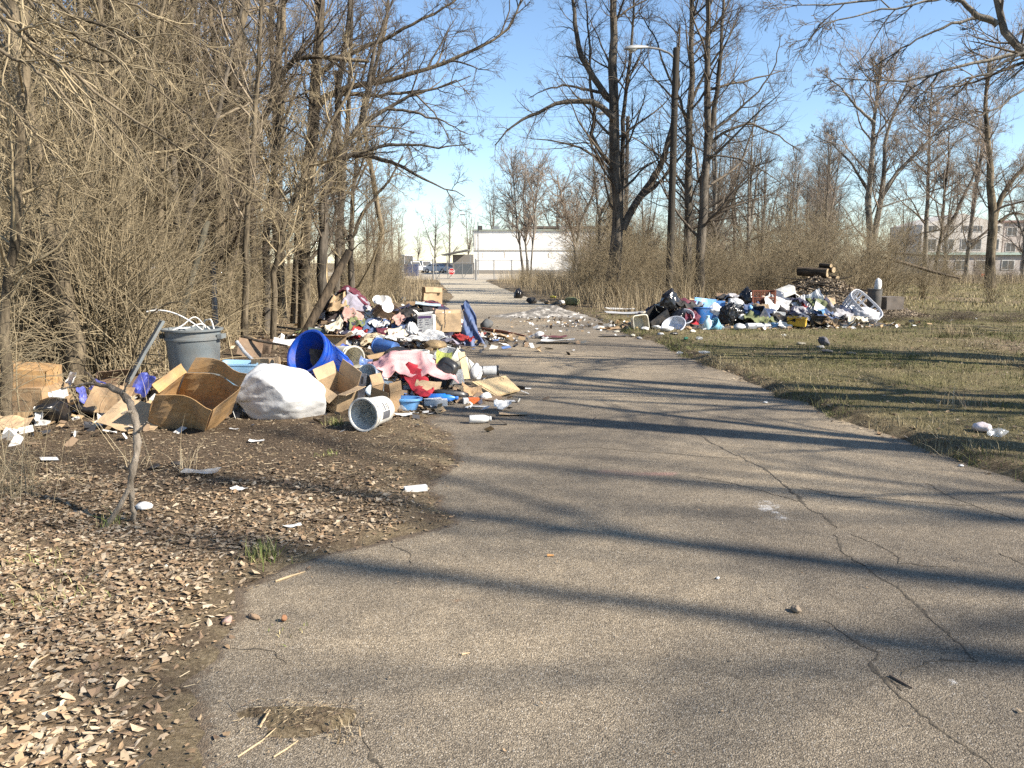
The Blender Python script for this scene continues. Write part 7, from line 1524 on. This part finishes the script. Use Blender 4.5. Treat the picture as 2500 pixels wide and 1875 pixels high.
# winter turf on the right
GR = np.array([(.16, .15, .055), (.24, .20, .085), (.36, .29, .15), (.12, .125, .04), (.42, .35, .21)])
def kt(x, y): dl, dr = edge_d(x, y); return (dr > .02) & (rg.random(len(x)) < .35 + .65 * (fbm(x, y, .8, 3, 53) > .42))
P_ = []
def gcol(x, y):
    f = sstep(.36, .52, fbm(x, y, .55, 4, 57) + rg.normal(0, .04, len(x)))[:, None]
    return (np.array([(.13, .14, .045), (.095, .11, .035), (.18, .175, .07)])[rg.integers(0, 3, len(x))] * f + np.array([(.29, .235, .13), (.22, .18, .10), (.36, .30, .19)])[rg.integers(0, 3, len(x))] * (1 - f)) * rg.uniform(.6, 1.2, (len(x), 1))
x, y = scatter(40000, 2, 9, 5, 13, kt, rg); P_.append(blades(x, y, rg.uniform(.014, .045, len(x)), rg, .0028, .8, None, gcol(x, y)))
x, y = scatter(34000, 1.5, 18, 12, 27, kt, rg); P_.append(blades(x, y, rg.uniform(.02, .06, len(x)), rg, .005, .8, None, gcol(x, y)))
x, y = scatter(26000, 9, 45, 26, 60, lambda x, y: x > .3 * y, rg); P_.append(blades(x, y, rg.uniform(.04, .14, len(x)), rg, .012, .8, None, GR[rg.integers(1, 5, len(x))] * rg.uniform(.7, 1.2, (len(x), 1))))
def ke(x, y): dl, dr = edge_d(x, y); return (dr > -.06) & (rg.random(len(x)) < np.exp(-np.maximum(dr, 0) / .22) * (fbm(x, y, 2.5, 2, 58) > .42))
x, y = scatter(60000, 1.6, 6, 4.6, 19, ke, rg); P_.append(blades(x, y, rg.uniform(.04, .12, len(x)), rg, .003, .9, None, gcol(x, y) * .9))
def kc(x, y): dl, dr = edge_d(x, y); return (dr > .2) & (fbm(x, y, 1.9, 2, 59) > .66)
x, y = scatter(50000, 2, 12, 5, 20, kc, rg); P_.append(blades(x, y, rg.uniform(.05, .13, len(x)), rg, .003, .7, None, gcol(x, y) * .85))
stuff("turf_grass", P_, "short winter grass on the right lawn")
# a few tufts
def tuft(u, v, n, h, cols, s=.05):
    x, y, _ = G(u, v); X, Y = rg.normal(x, s, n), rg.normal(y, s, n); return blades(X, Y, rg.uniform(.3, 1, n) * h, rg, .0028, .7, None, cols[rg.integers(0, len(cols), n)] * rg.uniform(.7, 1.2, (n, 1)))
GRN = np.array([(.14, .17, .05), (.22, .22, .08), (.40, .33, .17)])
T_ = [tuft(640, 1375, 160, .11, GRN, .05), tuft(820, 1045, 120, .10, GRN, .05), tuft(800, 1120, 60, .06, GRN, .05), tuft(845, 1790, 60, .045, STRAW * .8, .04), tuft(270, 1290, 70, .10, GRN, .03), tuft(90, 1385, 90, .05, GRN, .1), tuft(130, 1480, 90, .06, GRN, .12), tuft(330, 1150, 50, .2, STRAW, .04), tuft(460, 1160, 30, .25, STRAW, .03), tuft(2330, 830, 160, .35, STRAW, .22), tuft(2320, 845, 200, .16, np.array([(.05, .05, .02), (.1, .09, .04)]), .15), tuft(2330, 1010, 60, .25, STRAW, .12), tuft(700, 1540, 20, .04, GRN, .06)]
stuff("grass_tufts", T_, "loose tufts of dry and green grass")
# dry weeds: tan stalks massed along both sides
WD = np.array([(.37, .295, .18), (.29, .23, .14), (.47, .385, .245), (.22, .17, .105), (.33, .26, .165)])
Wp = []
def weeds(n, x, y, h0, h1, w, lean=.35):
    Wp.append(blades(x, y, rg.uniform(h0, h1, len(x)) * (.5 + fbm(x, y, .6, 3, 54)), rg, w, lean, None, WD[rg.integers(0, 5, len(x))] * rg.uniform(.65, 1.2, (len(x), 1))))
x, y = scatter(5200, -6.5, -2.6, 4.2, 9.5, lambda x, y: (rg.random(len(x)) < .04 + .5 * sstep(-4.6, -5.6, x) + .42 * sstep(6.2, 5.2, y) * sstep(-2.9, -3.7, x)), rg); weeds(0, x, y, .15, .75, .002, .75)
x, y = scatter(22000, -30, -3.6, 9.5, 34, lambda x, y: (x < -4.4 - .14 * (y - 9.5) + rg.normal(0, .4, len(x))) & (x > -.68 * y - 3), rg, 1.3); weeds(0, x, y, .2, 1.0, .0035, .6)
def kw(x, y):
    x0 = np.interp(y, [22.5, 25, 32, 40, 60, 74], [4.6, 2.9, 2.1, 1.1, -.6, -1.6]); return (x > x0 + rg.normal(0, .3, len(x))) & (x < x0 + .38 * y) & ~((x > 5.5) & (x < 13) & (y < 25.3))
x, y = scatter(50000, -2, 26, 23, 70, kw, rg, 1.5); weeds(0, x, y, .25, 1.15, .005, .55)
x, y = scatter(14000, -24, -3, 30, 74, lambda x, y: (x < xl(y) - .6 + rg.normal(0, .3, len(x))), rg, 1.2); weeds(0, x, y, .2, .9, .006, .6)
x, y = scatter(14000, 12, 60, 56, 72, lambda x, y: x > .22 * y, rg); weeds(0, x, y, .3, 1.0, .010, .5)
stuff("dry_weeds", Wp, "tan dry weeds massed along both verges")
# loose rubbish bits too small to tell apart, strewn through the heaps
SC = np.array([(.62, .61, .58), (.36, .25, .14), (.05, .05, .055), (.45, .44, .42), (.20, .14, .09), (.10, .16, .32), (.40, .06, .06), (.55, .48, .32)])
Q_ = []
for (n, x0, x1, y0, y1, H, s) in ((900, -2.9, -.4, 8.3, 11.5, H1, .04), (1500, -4.5, -.3, 14.6, 18, H2, .06), (1700, 3.1, 8.7, 18.6, 20.9, H3, .05), (700, -5.2, -2.6, 7.4, 10.5, lambda x, y: 0 * x, .05), (260, -.2, 3.0, 19, 25, lambda x, y: 0 * x, .03), (500, -5, -2.4, 19, 27, lambda x, y: 0 * x, .06)):
    x, y = rg.normal((x0 + x1) / 2, (x1 - x0) / 3.6, n), rg.normal((y0 + y1) / 2, (y1 - y0) / 3.6, n); z = np.maximum(H(x, y), np.maximum(gz(x, y), 0)) + .02 + rg.random(n) * .02
    v, f = bits(n, np.stack([x, y, z], 1), s, rg, .55, .35); f = np.concatenate([f[:, [0, 1, 2]], f[:, [0, 2, 3]]]); Q_.append((v, f, np.repeat(SC[rg.choice(8, n, p=[.22, .24, .15, .14, .18, .02, .01, .04])], 4, axis=0)))
stuff("litter_scraps", Q_, "small mixed scraps strewn through the dumped heaps")
